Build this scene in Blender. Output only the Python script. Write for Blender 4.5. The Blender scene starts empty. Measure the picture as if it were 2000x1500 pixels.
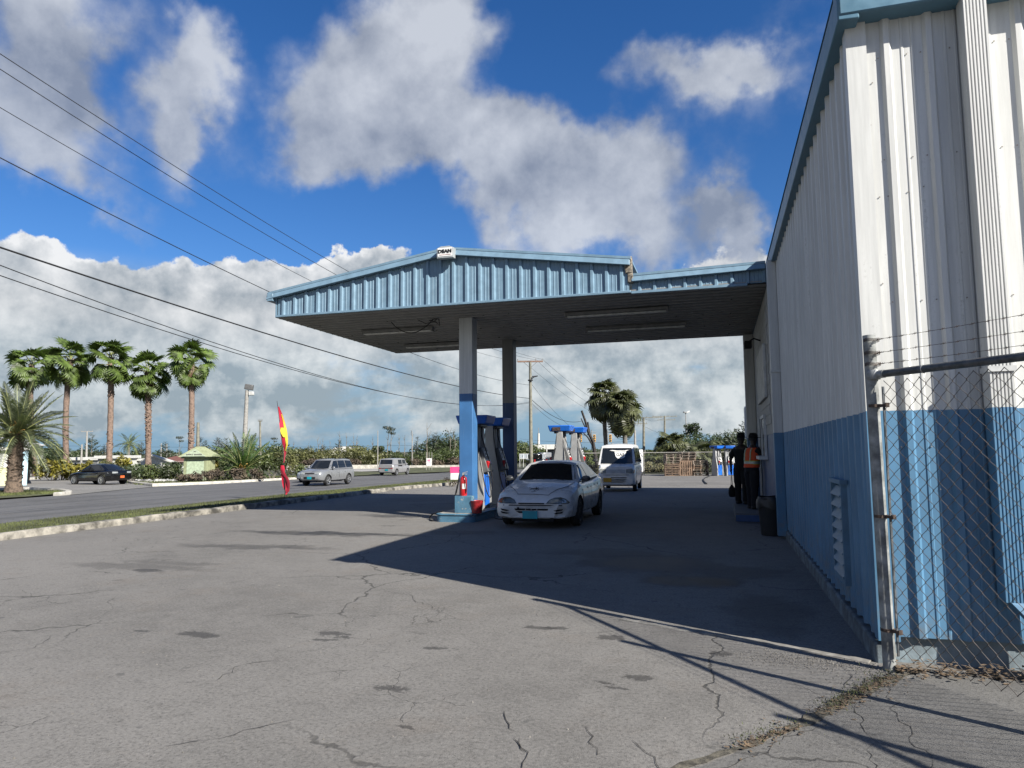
import bpy, bmesh, math, random
import numpy as np
from mathutils import Vector, Matrix
from mathutils.bvhtree import BVHTree
rnd = random.Random(7)
PI = math.pi
sc = bpy.context.scene
COL = sc.collection

# ------------------------------------------------------------------ camera
FPX, CX, CY, HC = 1387.0, 1000.0, 750.0, 1.62
YAW, PITCH, ROLL = math.radians(16.2425), math.radians(5.3545), 0.009
_f = np.array([-math.sin(YAW)*math.cos(PITCH), math.cos(YAW)*math.cos(PITCH), math.sin(PITCH)])
_r = np.array([math.cos(YAW), math.sin(YAW), 0.0])
_u = np.cross(_r, _f)
CR = math.cos(ROLL)*_r - math.sin(ROLL)*_u
CU = math.sin(ROLL)*_r + math.cos(ROLL)*_u
CF = _f
cam_d = bpy.data.cameras.new('camera')
cam_d.sensor_width = 36; cam_d.lens = 36*FPX/2000; cam_d.clip_start = 0.05; cam_d.clip_end = 6000
cam = bpy.data.objects.new('camera', cam_d); COL.objects.link(cam); sc.camera = cam
cam.matrix_world = Matrix(((CR[0], CU[0], -CF[0], 0), (CR[1], CU[1], -CF[1], 0), (CR[2], CU[2], -CF[2], HC), (0, 0, 0, 1)))

# ------------------------------------------------------------------ light and exposure
SUN_TRAVEL = Vector((-0.868, 0.495, 0)).normalized()
SUN_EL = math.radians(34.5)
sc.view_settings.view_transform = 'Standard'; sc.view_settings.look = 'None'
EXPO = 1.1
sc.view_settings.exposure = EXPO; sc.view_settings.gamma = 1; sc.view_settings.use_curve_mapping = False
sd = bpy.data.lights.new('sun', 'SUN'); sd.energy = 5.0; sd.angle = math.radians(0.5); sd.color = (1.0, 0.95, 0.86)
sun = bpy.data.objects.new('sun', sd); COL.objects.link(sun)
dvec = Vector((SUN_TRAVEL.x*math.cos(SUN_EL), SUN_TRAVEL.y*math.cos(SUN_EL), -math.sin(SUN_EL)))
sun.rotation_euler = dvec.to_track_quat('-Z', 'Y').to_euler()
sun.location = (20, -10, 30)
sc.cycles.max_bounces = 6; sc.cycles.diffuse_bounces = 3; sc.cycles.glossy_bounces = 3
sc.cycles.transparent_max_bounces = 12
sc.cycles.use_denoising = True
sc.cycles.sample_clamp_indirect = 6

# ------------------------------------------------------------------ node helper
class NT:
    def __init__(s, nt): s.nt = nt; s.n = nt.nodes; s.l = nt.links
    def new(s, t, **kw):
        nd = s.n.new(t)
        for k, v in kw.items(): setattr(nd, k, v)
        return nd
    def put(s, inp, v):
        if isinstance(v, bpy.types.NodeSocket): s.l.new(v, inp)
        elif v is not None: inp.default_value = v
    def m(s, op, a, b=None, c=None, clamp=False):
        nd = s.new('ShaderNodeMath', operation=op); nd.use_clamp = clamp
        s.put(nd.inputs[0], a)
        if b is not None: s.put(nd.inputs[1], b)
        if c is not None: s.put(nd.inputs[2], c)
        return nd.outputs[0]
    def v(s, op, a, b=None, sc_=None):
        nd = s.new('ShaderNodeVectorMath', operation=op)
        s.put(nd.inputs[0], a)
        if b is not None: s.put(nd.inputs[1], b)
        if sc_ is not None: s.put(nd.inputs['Scale'], sc_)
        return nd.outputs['Value'] if op in ('DOT_PRODUCT', 'LENGTH', 'DISTANCE') else nd.outputs[0]
    def noise(s, vec, scale, detail=4, rough=0.55, dist=0.0, color=False, lac=2.0):
        nd = s.new('ShaderNodeTexNoise')
        s.put(nd.inputs['Vector'], vec); nd.inputs['Scale'].default_value = scale
        nd.inputs['Detail'].default_value = detail; nd.inputs['Roughness'].default_value = rough
        nd.inputs['Distortion'].default_value = dist; nd.inputs['Lacunarity'].default_value = lac
        return nd.outputs['Color'] if color else nd.outputs[0]
    def voro(s, vec, scale, feature='F1', rand=1.0):
        nd = s.new('ShaderNodeTexVoronoi', feature=feature)
        s.put(nd.inputs['Vector'], vec); nd.inputs['Scale'].default_value = scale
        nd.inputs['Randomness'].default_value = rand
        return nd.outputs[0]
    def ramp(s, fac, lo, hi, a=0.0, b=1.0, smooth=True):
        nd = s.new('ShaderNodeMapRange'); nd.interpolation_type = 'SMOOTHSTEP' if smooth else 'LINEAR'
        s.put(nd.inputs[0], fac)
        for i, q in ((1, lo), (2, hi), (3, a), (4, b)): s.put(nd.inputs[i], q)
        return nd.outputs[0]
    def mix(s, fac, a, b, mode='MIX'):
        nd = s.new('ShaderNodeMix', data_type='RGBA', blend_type=mode)
        s.put(nd.inputs[0], fac)
        for i, q in ((6, a), (7, b)):
            if isinstance(q, (tuple, list)) and len(q) == 3: q = (*q, 1)
            s.put(nd.inputs[i], q)
        return nd.outputs[2]
    def sep(s, v):
        nd = s.new('ShaderNodeSeparateXYZ'); s.put(nd.inputs[0], v); return nd.outputs
    def comb(s, x, y, z):
        nd = s.new('ShaderNodeCombineXYZ')
        for i, q in enumerate((x, y, z)): s.put(nd.inputs[i], q)
        return nd.outputs[0]

def pxdir(px, py):
    d = (px-CX)/FPX*CR - (py-CY)/FPX*CU + CF
    return d/np.linalg.norm(d)

# ------------------------------------------------------------------ sky and clouds
W = bpy.data.worlds.new("World"); sc.world = W; W.use_nodes = True
t = NT(W.node_tree); t.n.clear()
D = t.new('ShaderNodeTexCoord').outputs['Generated']
sky = t.new('ShaderNodeTexSky', sky_type='NISHITA'); sky.sun_disc = False
sky.sun_elevation = SUN_EL
sky.sun_rotation = math.atan2(-SUN_TRAVEL.x, -SUN_TRAVEL.y)
sky.air_density = 1.0; sky.dust_density = 0.35; sky.ozone_density = 2.2
SKY_S = 0.05
hs = t.new('ShaderNodeHueSaturation'); hs.inputs['Saturation'].default_value = 1.3
t.l.new(sky.outputs[0], hs.inputs['Color'])
dz = t.sep(D)[2]
blue = t.mix(1.0, hs.outputs[0], (0.78, 0.91, 1.17), 'MULTIPLY')

# flat-layer coordinate for clouds: the direction with its height stretched towards the horizon
n1 = t.noise(D, 3.2, 5, 0.55, color=True)
w1 = t.v('SCALE', t.v('SUBTRACT', n1, (0.5, 0.5, 0.5)), sc_=0.34)
n1b = t.noise(D, 11.0, 6, 0.6, color=True)
w1b = t.v('SCALE', t.v('SUBTRACT', n1b, (0.5, 0.5, 0.5)), sc_=0.10)
Dw = t.v('ADD', t.v('ADD', D, w1), w1b)

def blobs(lst, dirv):
    """union of soft elliptical cloud masses; each one (px, py, rx, ry, angle, weight) around a sky direction"""
    acc = None
    for (px, py, rx, ry, ang, wt) in lst:
        c = pxdir(px, py)
        e1 = np.cross(c, np.array([0, 0, 1.0])); e1 /= np.linalg.norm(e1)
        e2 = np.cross(e1, c)
        a = math.radians(ang)
        t1 = (math.cos(a)*e1 + math.sin(a)*e2)/(rx/FPX)
        t2 = (-math.sin(a)*e1 + math.cos(a)*e2)/(ry/FPX)
        q1 = t.m('SUBTRACT', t.v('DOT_PRODUCT', dirv, tuple(t1)), float(c@t1))
        q2 = t.m('SUBTRACT', t.v('DOT_PRODUCT', dirv, tuple(t2)), float(c@t2))
        q = t.m('ADD', t.m('MULTIPLY', q1, q1), t.m('MULTIPLY', q2, q2))
        g = t.m('MULTIPLY', t.m('EXPONENT', t.m('MULTIPLY', q, -1.1)), wt)
        acc = g if acc is None else t.m('ADD', acc, g)
    return acc
front = t.ramp(t.v('DOT_PRODUCT', D, tuple(CF)), 0.15, 0.5)
K = 2**-EXPO/SKY_S
upper = [(800, 60, 130, 80, 0, 1.0), (740, 160, 150, 80, -15, 1.1), (860, 240, 190, 80, -15, 1.1), (980, 290, 180, 80, -20, 1.0),
         (1080, 390, 150, 80, -20, 0.9), (1190, 370, 150, 80, 0, 0.8), (1300, 310, 90, 50, 10, 0.75), (1130, 480, 150, 50, 0, 0.8), (1000, 400, 90, 60, 0, .6),
         (680, 240, 80, 70, 0, 0.9), (900, 20, 100, 50, 0, 0.7),
         (50, 30, 110, 100, 0, 1.0), (40, 170, 120, 85, 0, 1.0), (160, 150, 85, 60, 0, 0.85), (100, 290, 110, 45, 0, 0.75),
         (370, 40, 55, 80, 0, 0.85), (365, 150, 48, 80, 0, 0.85), (375, 215, 35, 40, 0, .5),
         (1330, 165, 95, 50, 10, 0.85), (1430, 140, 90, 40, 15, 0.55), (1390, 440, 110, 60, 20, 1.1), (1445, 400, 65, 50, 0, 0.9), (1520, 90, 60, 25, 25, .5)]
FU = blobs(upper, Dw)
cum = [(70, 500, 70, 45, 0, 1.1), (150, 540, 60, 40, 0, .9), (60, 580, 220, 80, 0, 1.3), (215, 510, 60, 40, 0, 1.0), (350, 490, 90, 50, 0, 1.1), (460, 540, 110, 50, 0, 1.0), (250, 580, 160, 50, 0, 1.0),
       (300, 640, 320, 80, 0, 1.3), (570, 560, 100, 50, 0, 1.0), (640, 540, 100, 50, 0, 1.0), (695, 500, 42, 40, 0, 0.95), (765, 505, 55, 30, 0, 0.85),
       (600, 650, 300, 80, 0, 1.2), (900, 640, 400, 80, 0, 1.1), (1340, 520, 60, 30, 10, 0.85), (1450, 500, 60, 40, 0, 0.8), (1300, 690, 400, 90, 0, 1.1),
       (800, 730, 500, 60, 0, 1.0), (200, 730, 500, 60, 0, 1.0), (1400, 740, 400, 50, 0, .9)]
FC = blobs(cum, t.v('ADD', D, t.v('ADD', t.v('SCALE', w1, sc_=0.55), w1b)))
fine = t.noise(D, 5.0, 9, 0.56)
fine2 = t.noise(D, 15.0, 9, 0.60)
fine_s = t.noise(t.v('ADD', D, (0.03, -0.03, 0.055)), 5.0, 9, 0.56)
fine2_s = t.noise(t.v('ADD', D, (0.006, -0.008, 0.016)), 15.0, 9, 0.60)
# clouds that go on all round the sky outside the frame
Ds = t.v('MULTIPLY', D, (1.0, 1.0, 2.4))
gen = t.noise(Ds, 2.3, 7, 0.55)
gen_up = t.ramp(gen, 0.52, 0.70)
outside = t.m('SUBTRACT', 1.0, front)
edgeU = t.m('ADD', FU, t.m('MULTIPLY', t.m('SUBTRACT', fine, 0.5), 1.9))
dU = t.m('MULTIPLY', t.ramp(edgeU, 0.22, 1.15), 0.93)
dU = t.m('MAXIMUM', t.m('MULTIPLY', dU, front), t.m('MULTIPLY', gen_up, outside))
edgeC = t.m('ADD', FC, t.m('MULTIPLY', t.m('SUBTRACT', fine2, 0.5), 1.1))
dC = t.m('MULTIPLY', t.ramp(edgeC, 0.50, 0.72), t.ramp(dz, 0.10, 0.19))
genC = t.m('MULTIPLY', t.ramp(t.m('ADD', gen, t.m('MULTIPLY', fine2, 0.2)), 0.56, 0.64), t.ramp(dz, 0.45, 0.20))
dC = t.m('MAXIMUM', t.m('MULTIPLY', dC, front), t.m('MULTIPLY', genC, outside))
# low deck towards the horizon
Dd = t.v('MULTIPLY', D, (1.0, 1.0, 2.3))
deckn = t.noise(Dd, 5.0, 8, 0.6, dist=0.2)
deck = t.m('MULTIPLY', t.ramp(deckn, t.ramp(dz, 0.0, 0.075, 0.50, 0.26), t.ramp(dz, 0.0, 0.075, 0.66, 0.44)), t.ramp(dz, 0.25, 0.17))
# relief: brighter where the cloud faces up towards the sun
rel1 = t.m('MULTIPLY', t.m('SUBTRACT', fine, fine_s), 3.2)
rel2 = t.m('MULTIPLY', t.m('SUBTRACT', fine2, fine2_s), 3.6)
soft = t.noise(Dd, 6.5, 8, 0.6)
broad = t.noise(D, 2.6, 4, 0.5)
litU = t.m('ADD', t.m('ADD', 0.42, t.m('MULTIPLY', rel1, 1.35)), t.m('ADD', t.m('MULTIPLY', t.m('SUBTRACT', broad, 0.5), 0.85), t.m('ADD', t.m('MULTIPLY', rel2, 0.35), t.m('MULTIPLY', t.m('SUBTRACT', fine, 0.5), 0.5))))
litU = t.m('ADD', litU, t.m('MULTIPLY', t.ramp(dz, 0.30, 0.55), 0.15))
litU = t.ramp(litU, -0.35, 1.25, smooth=False)
# tops of the heaps are lit, their depths are grey
top = t.ramp(edgeC, 0.62, 1.35)
mid = t.noise(D, 8.0, 9, 0.58); mid_s = t.noise(t.v('ADD', D, (0.012, -0.014, 0.03)), 8.0, 9, 0.58)
relm = t.m('MULTIPLY', t.m('SUBTRACT', mid, mid_s), 4.2)
litC = t.m('ADD', t.m('SUBTRACT', 1.0, t.m('MULTIPLY', top, 0.27)), t.m('ADD', relm, t.m('MULTIPLY', rel2, t.ramp(top, 0.0, 0.9, 1.0, 0.3))))
litC = t.m('MULTIPLY', litC, t.ramp(dz, 0.14, 0.30, 0.55, 1.0), clamp=True)
litD = t.m('ADD', t.m('ADD', t.ramp(dz, 0.04, 0.18, 0.34, 0.55), t.m('ADD', t.m('MULTIPLY', relm, 0.8), t.m('MULTIPLY', rel2, 0.6))), t.m('MULTIPLY', t.m('SUBTRACT', soft, 0.5), 2.6), clamp=True)
def k3(c): return (c[0]*K, c[1]*K, c[2]*K, 1)
colU = t.mix(litU, k3((0.27, 0.305, 0.375)), k3((0.68, 0.71, 0.76)))
colC = t.mix(litC, k3((0.30, 0.355, 0.41)), k3((0.90, 0.91, 0.92)))
colD = t.mix(litD, k3((0.33, 0.40, 0.45)), k3((0.74, 0.78, 0.79)))
hor = t.mix(t.ramp(dz, 0.26, 0.0), blue, k3((0.25, 0.41, 0.555)))
c = t.mix(t.m('MULTIPLY', deck, 0.93), hor, colD)
c = t.mix(t.m('MULTIPLY', dC, 0.97), c, colC)
c = t.mix(t.m('MULTIPLY', dU, 0.90), c, colU)
bg = t.new('ShaderNodeBackground'); t.put(bg.inputs[0], c); bg.inputs[1].default_value = SKY_S
t.l.new(bg.outputs[0], t.new('ShaderNodeOutputWorld').inputs[0])

# ------------------------------------------------------------------ terrain height and placing helpers
def clamp(x, a=0.0, b=1.0): return max(a, min(b, x))
def hgt(X, Y):
    A = clamp((-13.5-X)/6.6); B = clamp((Y-28)/32.0)
    return -(0.42*A + 0.55*B*(1-0.55*A))
def G(px, py, dz=0.0):
    """ground point seen in that direction"""
    d = (px-CX)/FPX*CR - (py-CY)/FPX*CU + CF
    z = 0.0
    for _ in range(25):
        s = (z+dz-HC)/d[2]; x, y = d[0]*s, d[1]*s; z = 0.5*z+0.5*hgt(x, y)
    return Vector((x, y, z+dz))
def at(px, Dp):
    """ground point at depth Dp in that column"""
    d = (px-CX)/FPX*CR - (880-CY)/FPX*CU + CF
    x, y = d[0]*Dp, d[1]*Dp
    return Vector((x, y, hgt(x, y)))
def P3(px, py, Dp):
    d = (px-CX)/FPX*CR - (py-CY)/FPX*CU + CF
    return Vector((d[0]*Dp, d[1]*Dp, HC+d[2]*Dp))
def PX(px, py, X):
    d = (px-CX)/FPX*CR - (py-CY)/FPX*CU + CF; s = X/d[0]
    return Vector((X, d[1]*s, HC+d[2]*s))
def PY(px, py, Y):
    d = (px-CX)/FPX*CR - (py-CY)/FPX*CU + CF; s = Y/d[1]
    return Vector((d[0]*s, Y, HC+d[2]*s))

# ------------------------------------------------------------------ object helpers
def tag(o, label=None, cat=None, group=None, kind=None):
    if label: o['label'] = label
    if cat: o['category'] = cat
    if group: o['group'] = group
    if kind: o['kind'] = kind
    return o
def empty(name, loc=(0, 0, 0), rz=0.0, label=None, cat=None, group=None):
    o = bpy.data.objects.new(name, None); COL.objects.link(o); o.location = loc; o.rotation_euler = (0, 0, rz)
    o.empty_display_size = 0.1
    return tag(o, label, cat, group)
def inst(name, me, parent=None, M=None, loc=None):
    o = bpy.data.objects.new(name, me); COL.objects.link(o)
    if parent is not None: o.parent = parent
    if M is not None: o.matrix_basis = M
    if loc is not None: o.location = loc
    return o
def copy_tree(o, parent=None):
    c_ = o.copy(); COL.objects.link(c_)
    if parent is not None: c_.parent = parent
    for ch in list(o.children): copy_tree(ch, c_)
    return c_
class MB:
    def __init__(s): s.v = []; s.f = []; s.mi = []
    def add(s, vs, fs, mi=0):
        b = len(s.v); s.v += [tuple(q) for q in vs]
        for f in fs: s.f.append(tuple(b+i for i in f)); s.mi.append(mi)
        return s
    def box(s, x0, x1, y0, y1, z0, z1, mi=0, M=None):
        vs = [Vector((x, y, z)) for z in (z0, z1) for y in (y0, y1) for x in (x0, x1)]
        if M is not None: vs = [M@q for q in vs]
        return s.add(vs, [(0, 2, 3, 1), (4, 5, 7, 6), (0, 1, 5, 4), (2, 6, 7, 3), (0, 4, 6, 2), (1, 3, 7, 5)], mi)
    def quad(s, a, b, c_, d, mi=0): return s.add([a, b, c_, d], [(0, 1, 2, 3)], mi)
    def prism(s, pts, a0, a1, axis='y', mi=0):
        """pts: outline in the two other axes (xz for y, yz for x, xy for z)"""
        n = len(pts)
        def mk(p, a): return {'y': (p[0], a, p[1]), 'x': (a, p[0], p[1]), 'z': (p[0], p[1], a)}[axis]
        vs = [mk(p, a0) for p in pts]+[mk(p, a1) for p in pts]
        fs = [tuple(range(n))[::-1], tuple(range(n, 2*n))]+[(i, (i+1) % n, n+(i+1) % n, n+i) for i in range(n)]
        return s.add(vs, fs, mi)
    def tube(s, pts, r, n=6, mi=0, cap=True):
        pts = [Vector(p) for p in pts]; k = len(pts)
        rs = r if isinstance(r, (list, tuple)) else [r]*k
        vs = []; prev = None
        for i, p in enumerate(pts):
            d = (pts[min(i+1, k-1)]-pts[max(i-1, 0)])
            d = d.normalized() if d.length > 1e-9 else Vector((0, 0, 1))
            if prev is None:
                a = d.orthogonal().normalized()
            else:
                a = prev-d*prev.dot(d); a = a.normalized() if a.length > 1e-6 else d.orthogonal().normalized()
            prev = a; b = d.cross(a)
            for j in range(n):
                an = 2*PI*j/n; vs.append(p+(a*math.cos(an)+b*math.sin(an))*rs[i])
        fs = [(i*n+j, i*n+(j+1) % n, (i+1)*n+(j+1) % n, (i+1)*n+j) for i in range(k-1) for j in range(n)]
        if cap and n > 2: fs += [tuple(range(n))[::-1], tuple((k-1)*n+j for j in range(n))]
        return s.add(vs, fs, mi)
    def lathe(s, prof, n=20, mi=0, M=None, caps=True):
        """prof: list of (radius, z)"""
        vs = []; k = len(prof)
        for (r, z) in prof:
            for j in range(n):
                a = 2*PI*j/n; q = Vector((r*math.cos(a), r*math.sin(a), z)); vs.append(M@q if M is not None else q)
        fs = [(i*n+j, i*n+(j+1) % n, (i+1)*n+(j+1) % n, (i+1)*n+j) for i in range(k-1) for j in range(n)]
        if caps: fs += [tuple(range(n))[::-1], tuple((k-1)*n+j for j in range(n))]
        return s.add(vs, fs, mi)
    def mesh(s, name, mats, smooth=None, recalc=False):
        me = bpy.data.meshes.new(name); me.from_pydata(s.v, [], s.f)
        if not isinstance(mats, (list, tuple)): mats = [mats]
        for m_ in mats: me.materials.append(m_)
        if len(mats) > 1: me.polygons.foreach_set('material_index', s.mi)
        if recalc:
            bm = bmesh.new(); bm.from_mesh(me); bmesh.ops.recalc_face_normals(bm, faces=bm.faces); bm.to_mesh(me); bm.free()
        if smooth is not None:
            me.polygons.foreach_set('use_smooth', [True]*len(me.polygons))
            me.set_sharp_from_angle(angle=math.radians(smooth))
        me.update(); return me
    def build(s, name, mats, parent=None, smooth=None, recalc=False, bevel=None, loc=None):
        o = inst(name, s.mesh(name, mats, smooth, recalc), parent, loc=loc)
        if bevel:
            b = o.modifiers.new('bevel', 'BEVEL'); b.width = bevel; b.segments = 2; b.limit_method = 'ANGLE'; b.angle_limit = math.radians(40)
            o.data.polygons.foreach_set('use_smooth', [True]*len(o.data.polygons)); o.data.set_sharp_from_angle(angle=math.radians(50))
        return o
def text_mesh(name, s, size, mat, extrude=0.004, bold=0.0, sx=1.0, align='CENTER', shear=0.0, space=1.0):
    cu = bpy.data.curves.new(name, 'FONT'); cu.body = s; cu.size = size; cu.extrude = extrude; cu.offset = bold
    cu.align_x = align; cu.align_y = 'CENTER'; cu.shear = shear; cu.space_character = space; cu.resolution_u = 3
    o = bpy.data.objects.new(name, cu); COL.objects.link(o)
    dg = bpy.context.evaluated_depsgraph_get(); dg.update()
    me = bpy.data.meshes.new_from_object(o.evaluated_get(dg)); bpy.data.objects.remove(o); bpy.data.curves.remove(cu)
    me.name = name
    if sx != 1.0: me.transform(Matrix.Diagonal((sx, 1, 1, 1)))
    me.materials.clear(); me.materials.append(mat)
    return me

# ------------------------------------------------------------------ materials
MATS = {}
def mat(name, col, rough=0.6, metal=0.0, var=0.12, scale=6.0, bump=0.0, bscale=40.0, dirt=0.0, dirtcol=(0.06, 0.055, 0.045),
        dscale=1.5, streak=False, spec=0.5, coat=0.0, chips=0.0, chipcol=(0.3, 0.28, 0.25), emit=None, objvar=0.0):
    if name in MATS: return MATS[name]
    col = tuple(x*0.86 for x in col)
    m_ = bpy.data.materials.new(name); m_.use_nodes = True; q = NT(m_.node_tree)
    b = q.n['Principled BSDF']
    geo = q.new('ShaderNodeNewGeometry').outputs['Position']
    n_ = q.noise(geo, scale, 5, 0.6)
    base = (*col, 1)
    dark = tuple(max(0, x*(1-var*1.6)) for x in col); lite = tuple(min(1, x*(1+var)) for x in col)
    cc = q.mix(q.ramp(n_, 0.3, 0.7), dark, lite)
    if objvar:
        oi = q.new('ShaderNodeObjectInfo').outputs['Random']
        cc = q.mix(1.0, cc, q.comb(q.ramp(oi, 0, 1, 1-objvar, 1+objvar, False), q.ramp(oi, 0, 1, 1-objvar, 1+objvar*.9, False), q.ramp(oi, 0, 1, 1-objvar, 1+objvar*.8, False)), 'MULTIPLY')
    if dirt:
        gv = q.v('MULTIPLY', geo, (1, 1, 0.12)) if streak else geo
        d_ = q.noise(gv, dscale, 8, 0.7)
        d2 = q.noise(geo, dscale*9, 5, 0.7)
        f_ = q.m('MULTIPLY', q.ramp(q.m('ADD', q.m('MULTIPLY', d_, 0.7), q.m('MULTIPLY', d2, 0.3)), 0.48, 0.72), dirt)
        cc = q.mix(f_, cc, dirtcol)
    if chips:
        ch = q.ramp(q.noise(geo, 9.0, 6, 0.7), 0.66-chips*0.1, 0.68-chips*0.1)
        cc = q.mix(ch, cc, chipcol)
    q.put(b.inputs['Base Color'], cc)
    b.inputs['Metallic'].default_value = metal
    q.put(b.inputs['Roughness'], q.ramp(n_, 0.2, 0.8, clamp(rough-0.08), clamp(rough+0.08)))
    b.inputs['Specular IOR Level'].default_value = spec
    if coat: b.inputs['Coat Weight'].default_value = coat; b.inputs['Coat Roughness'].default_value = 0.05
    if bump:
        bn = q.new('ShaderNodeBump'); bn.inputs['Strength'].default_value = bump; bn.inputs['Distance'].default_value = 0.01
        q.put(bn.inputs['Height'], q.noise(geo, bscale, 6, 0.65)); q.l.new(bn.outputs[0], b.inputs['Normal'])
    if emit: b.inputs['Emission Color'].default_value = (*emit, 1); b.inputs['Emission Strength'].default_value = 1
    MATS[name] = m_; return m_
def glass_dark(name, col=(0.012, 0.014, 0.016)):
    return mat(name, col, 0.06, 0, 0.0, spec=0.6)
white_c, blue_c = (0.53, 0.535, 0.52), (0.07, 0.172, 0.285)
def two_tone(name, z_split, cw=white_c, cb=blue_c, grime=0.5):
    m_ = bpy.data.materials.new(name); m_.use_nodes = True; q = NT(m_.node_tree); b = q.n['Principled BSDF']
    geo = q.new('ShaderNodeNewGeometry').outputs['Position']; z = q.sep(geo)[2]
    edge = q.m('ADD', z_split, q.m('MULTIPLY', q.m('SUBTRACT', q.noise(geo, 14, 3), 0.5), 0.012))
    isw = q.m('GREATER_THAN', z, edge)
    st = q.noise(q.v('MULTIPLY', geo, (6, 6, 0.35)), 2.2, 7, 0.68)
    blot = q.noise(geo, 1.1, 5, 0.6); spk = q.noise(geo, 42, 5, 0.75)
    wv = q.mix(q.ramp(st, 0.35, 0.7), tuple(x*0.84 for x in cw), tuple(min(1, x*1.06) for x in cw))
    bv = q.mix(q.ramp(blot, 0.3, 0.7), tuple(x*0.80 for x in cb), tuple(x*1.12 for x in cb))
    bv = q.mix(q.ramp(st, 0.58, 0.75, 0, 0.35), bv, (0.14, 0.24, 0.33))
    cc = q.mix(isw, bv, wv)
    g_ = q.m('MULTIPLY', q.ramp(q.m('ADD', q.m('MULTIPLY', st, 0.6), q.m('MULTIPLY', spk, 0.4)), 0.56, 0.70), grime)
    cc = q.mix(g_, cc, (0.13, 0.125, 0.11))
    mold = q.m('MULTIPLY', q.ramp(q.noise(geo, 7.0, 8, 0.78), 0.62, 0.70), q.m('MULTIPLY', isw, 0.45*grime+0.1))
    cc = q.mix(mold, cc, (0.16, 0.155, 0.14))
    foot = q.m('MULTIPLY', q.ramp(z, 0.75, 0.1), q.ramp(q.noise(geo, 5, 6, 0.7), 0.42, 0.66))
    cc = q.mix(q.m('MULTIPLY', foot, 0.55), cc, (0.15, 0.145, 0.13))
    q.put(b.inputs['Base Color'], cc); b.inputs['Roughness'].default_value = 0.5
    bn = q.new('ShaderNodeBump'); bn.inputs['Strength'].default_value = 0.12; bn.inputs['Distance'].default_value = 0.01
    q.put(bn.inputs['Height'], q.noise(geo, 3.5, 4, 0.5)); q.l.new(bn.outputs[0], b.inputs['Normal'])
    return m_
M_wall = two_tone('wall_paint', 1.90)
M_col = two_tone('column_paint', 2.97, (0.52, 0.53, 0.52), (0.04, 0.135, 0.31), 0.2)
M_blue_trim = mat('blue_trim', (0.085, 0.19, 0.27), 0.45, var=0.08, dirt=0.25, bump=0.05)
M_fascia = mat('fascia_blue', (0.165, 0.265, 0.35), 0.45, var=0.07, dirt=0.25, dscale=2.5, streak=True, dirtcol=(0.09, 0.13, 0.15))
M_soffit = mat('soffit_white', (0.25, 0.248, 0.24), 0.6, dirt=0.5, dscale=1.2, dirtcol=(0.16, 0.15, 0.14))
M_white = mat('white_paint', (0.6, 0.61, 0.6), 0.5, dirt=0.35, dirtcol=(0.25, 0.24, 0.21), streak=True)
M_conc = mat('concrete', (0.22, 0.215, 0.195), 0.9, var=0.2, dirt=0.6, bump=0.5, bscale=30, dirtcol=(0.1, 0.095, 0.08))
M_concb = mat('blue_washed_concrete', (0.20, 0.25, 0.28), 0.85, var=0.2, dirt=0.5, bump=0.4, chips=0.4)
M_galv = mat('galvanised_steel', (0.26, 0.27, 0.275), 0.5, 0.35, 0.25, 20, dirt=0.4, dscale=12, dirtcol=(0.12, 0.08, 0.05))
M_rail = mat('dark_pipe', (0.075, 0.085, 0.095), 0.55, 0.2, 0.3, 20, dirt=0.4, dscale=10, dirtcol=(0.16, 0.09, 0.05))
M_wire = mat('rusty_wire', (0.065, 0.055, 0.05), 0.6, 0.2, 0.5, 14)
M_black = mat('black_rubber', (0.012, 0.012, 0.013), 0.65)
M_dark = mat('dark_void', (0.01, 0.01, 0.011), 0.9)
M_glass = glass_dark('dark_glass')
M_rust = mat('rusty_metal', (0.075, 0.052, 0.04), 0.85, 0.1, 0.4, 15)
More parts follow.
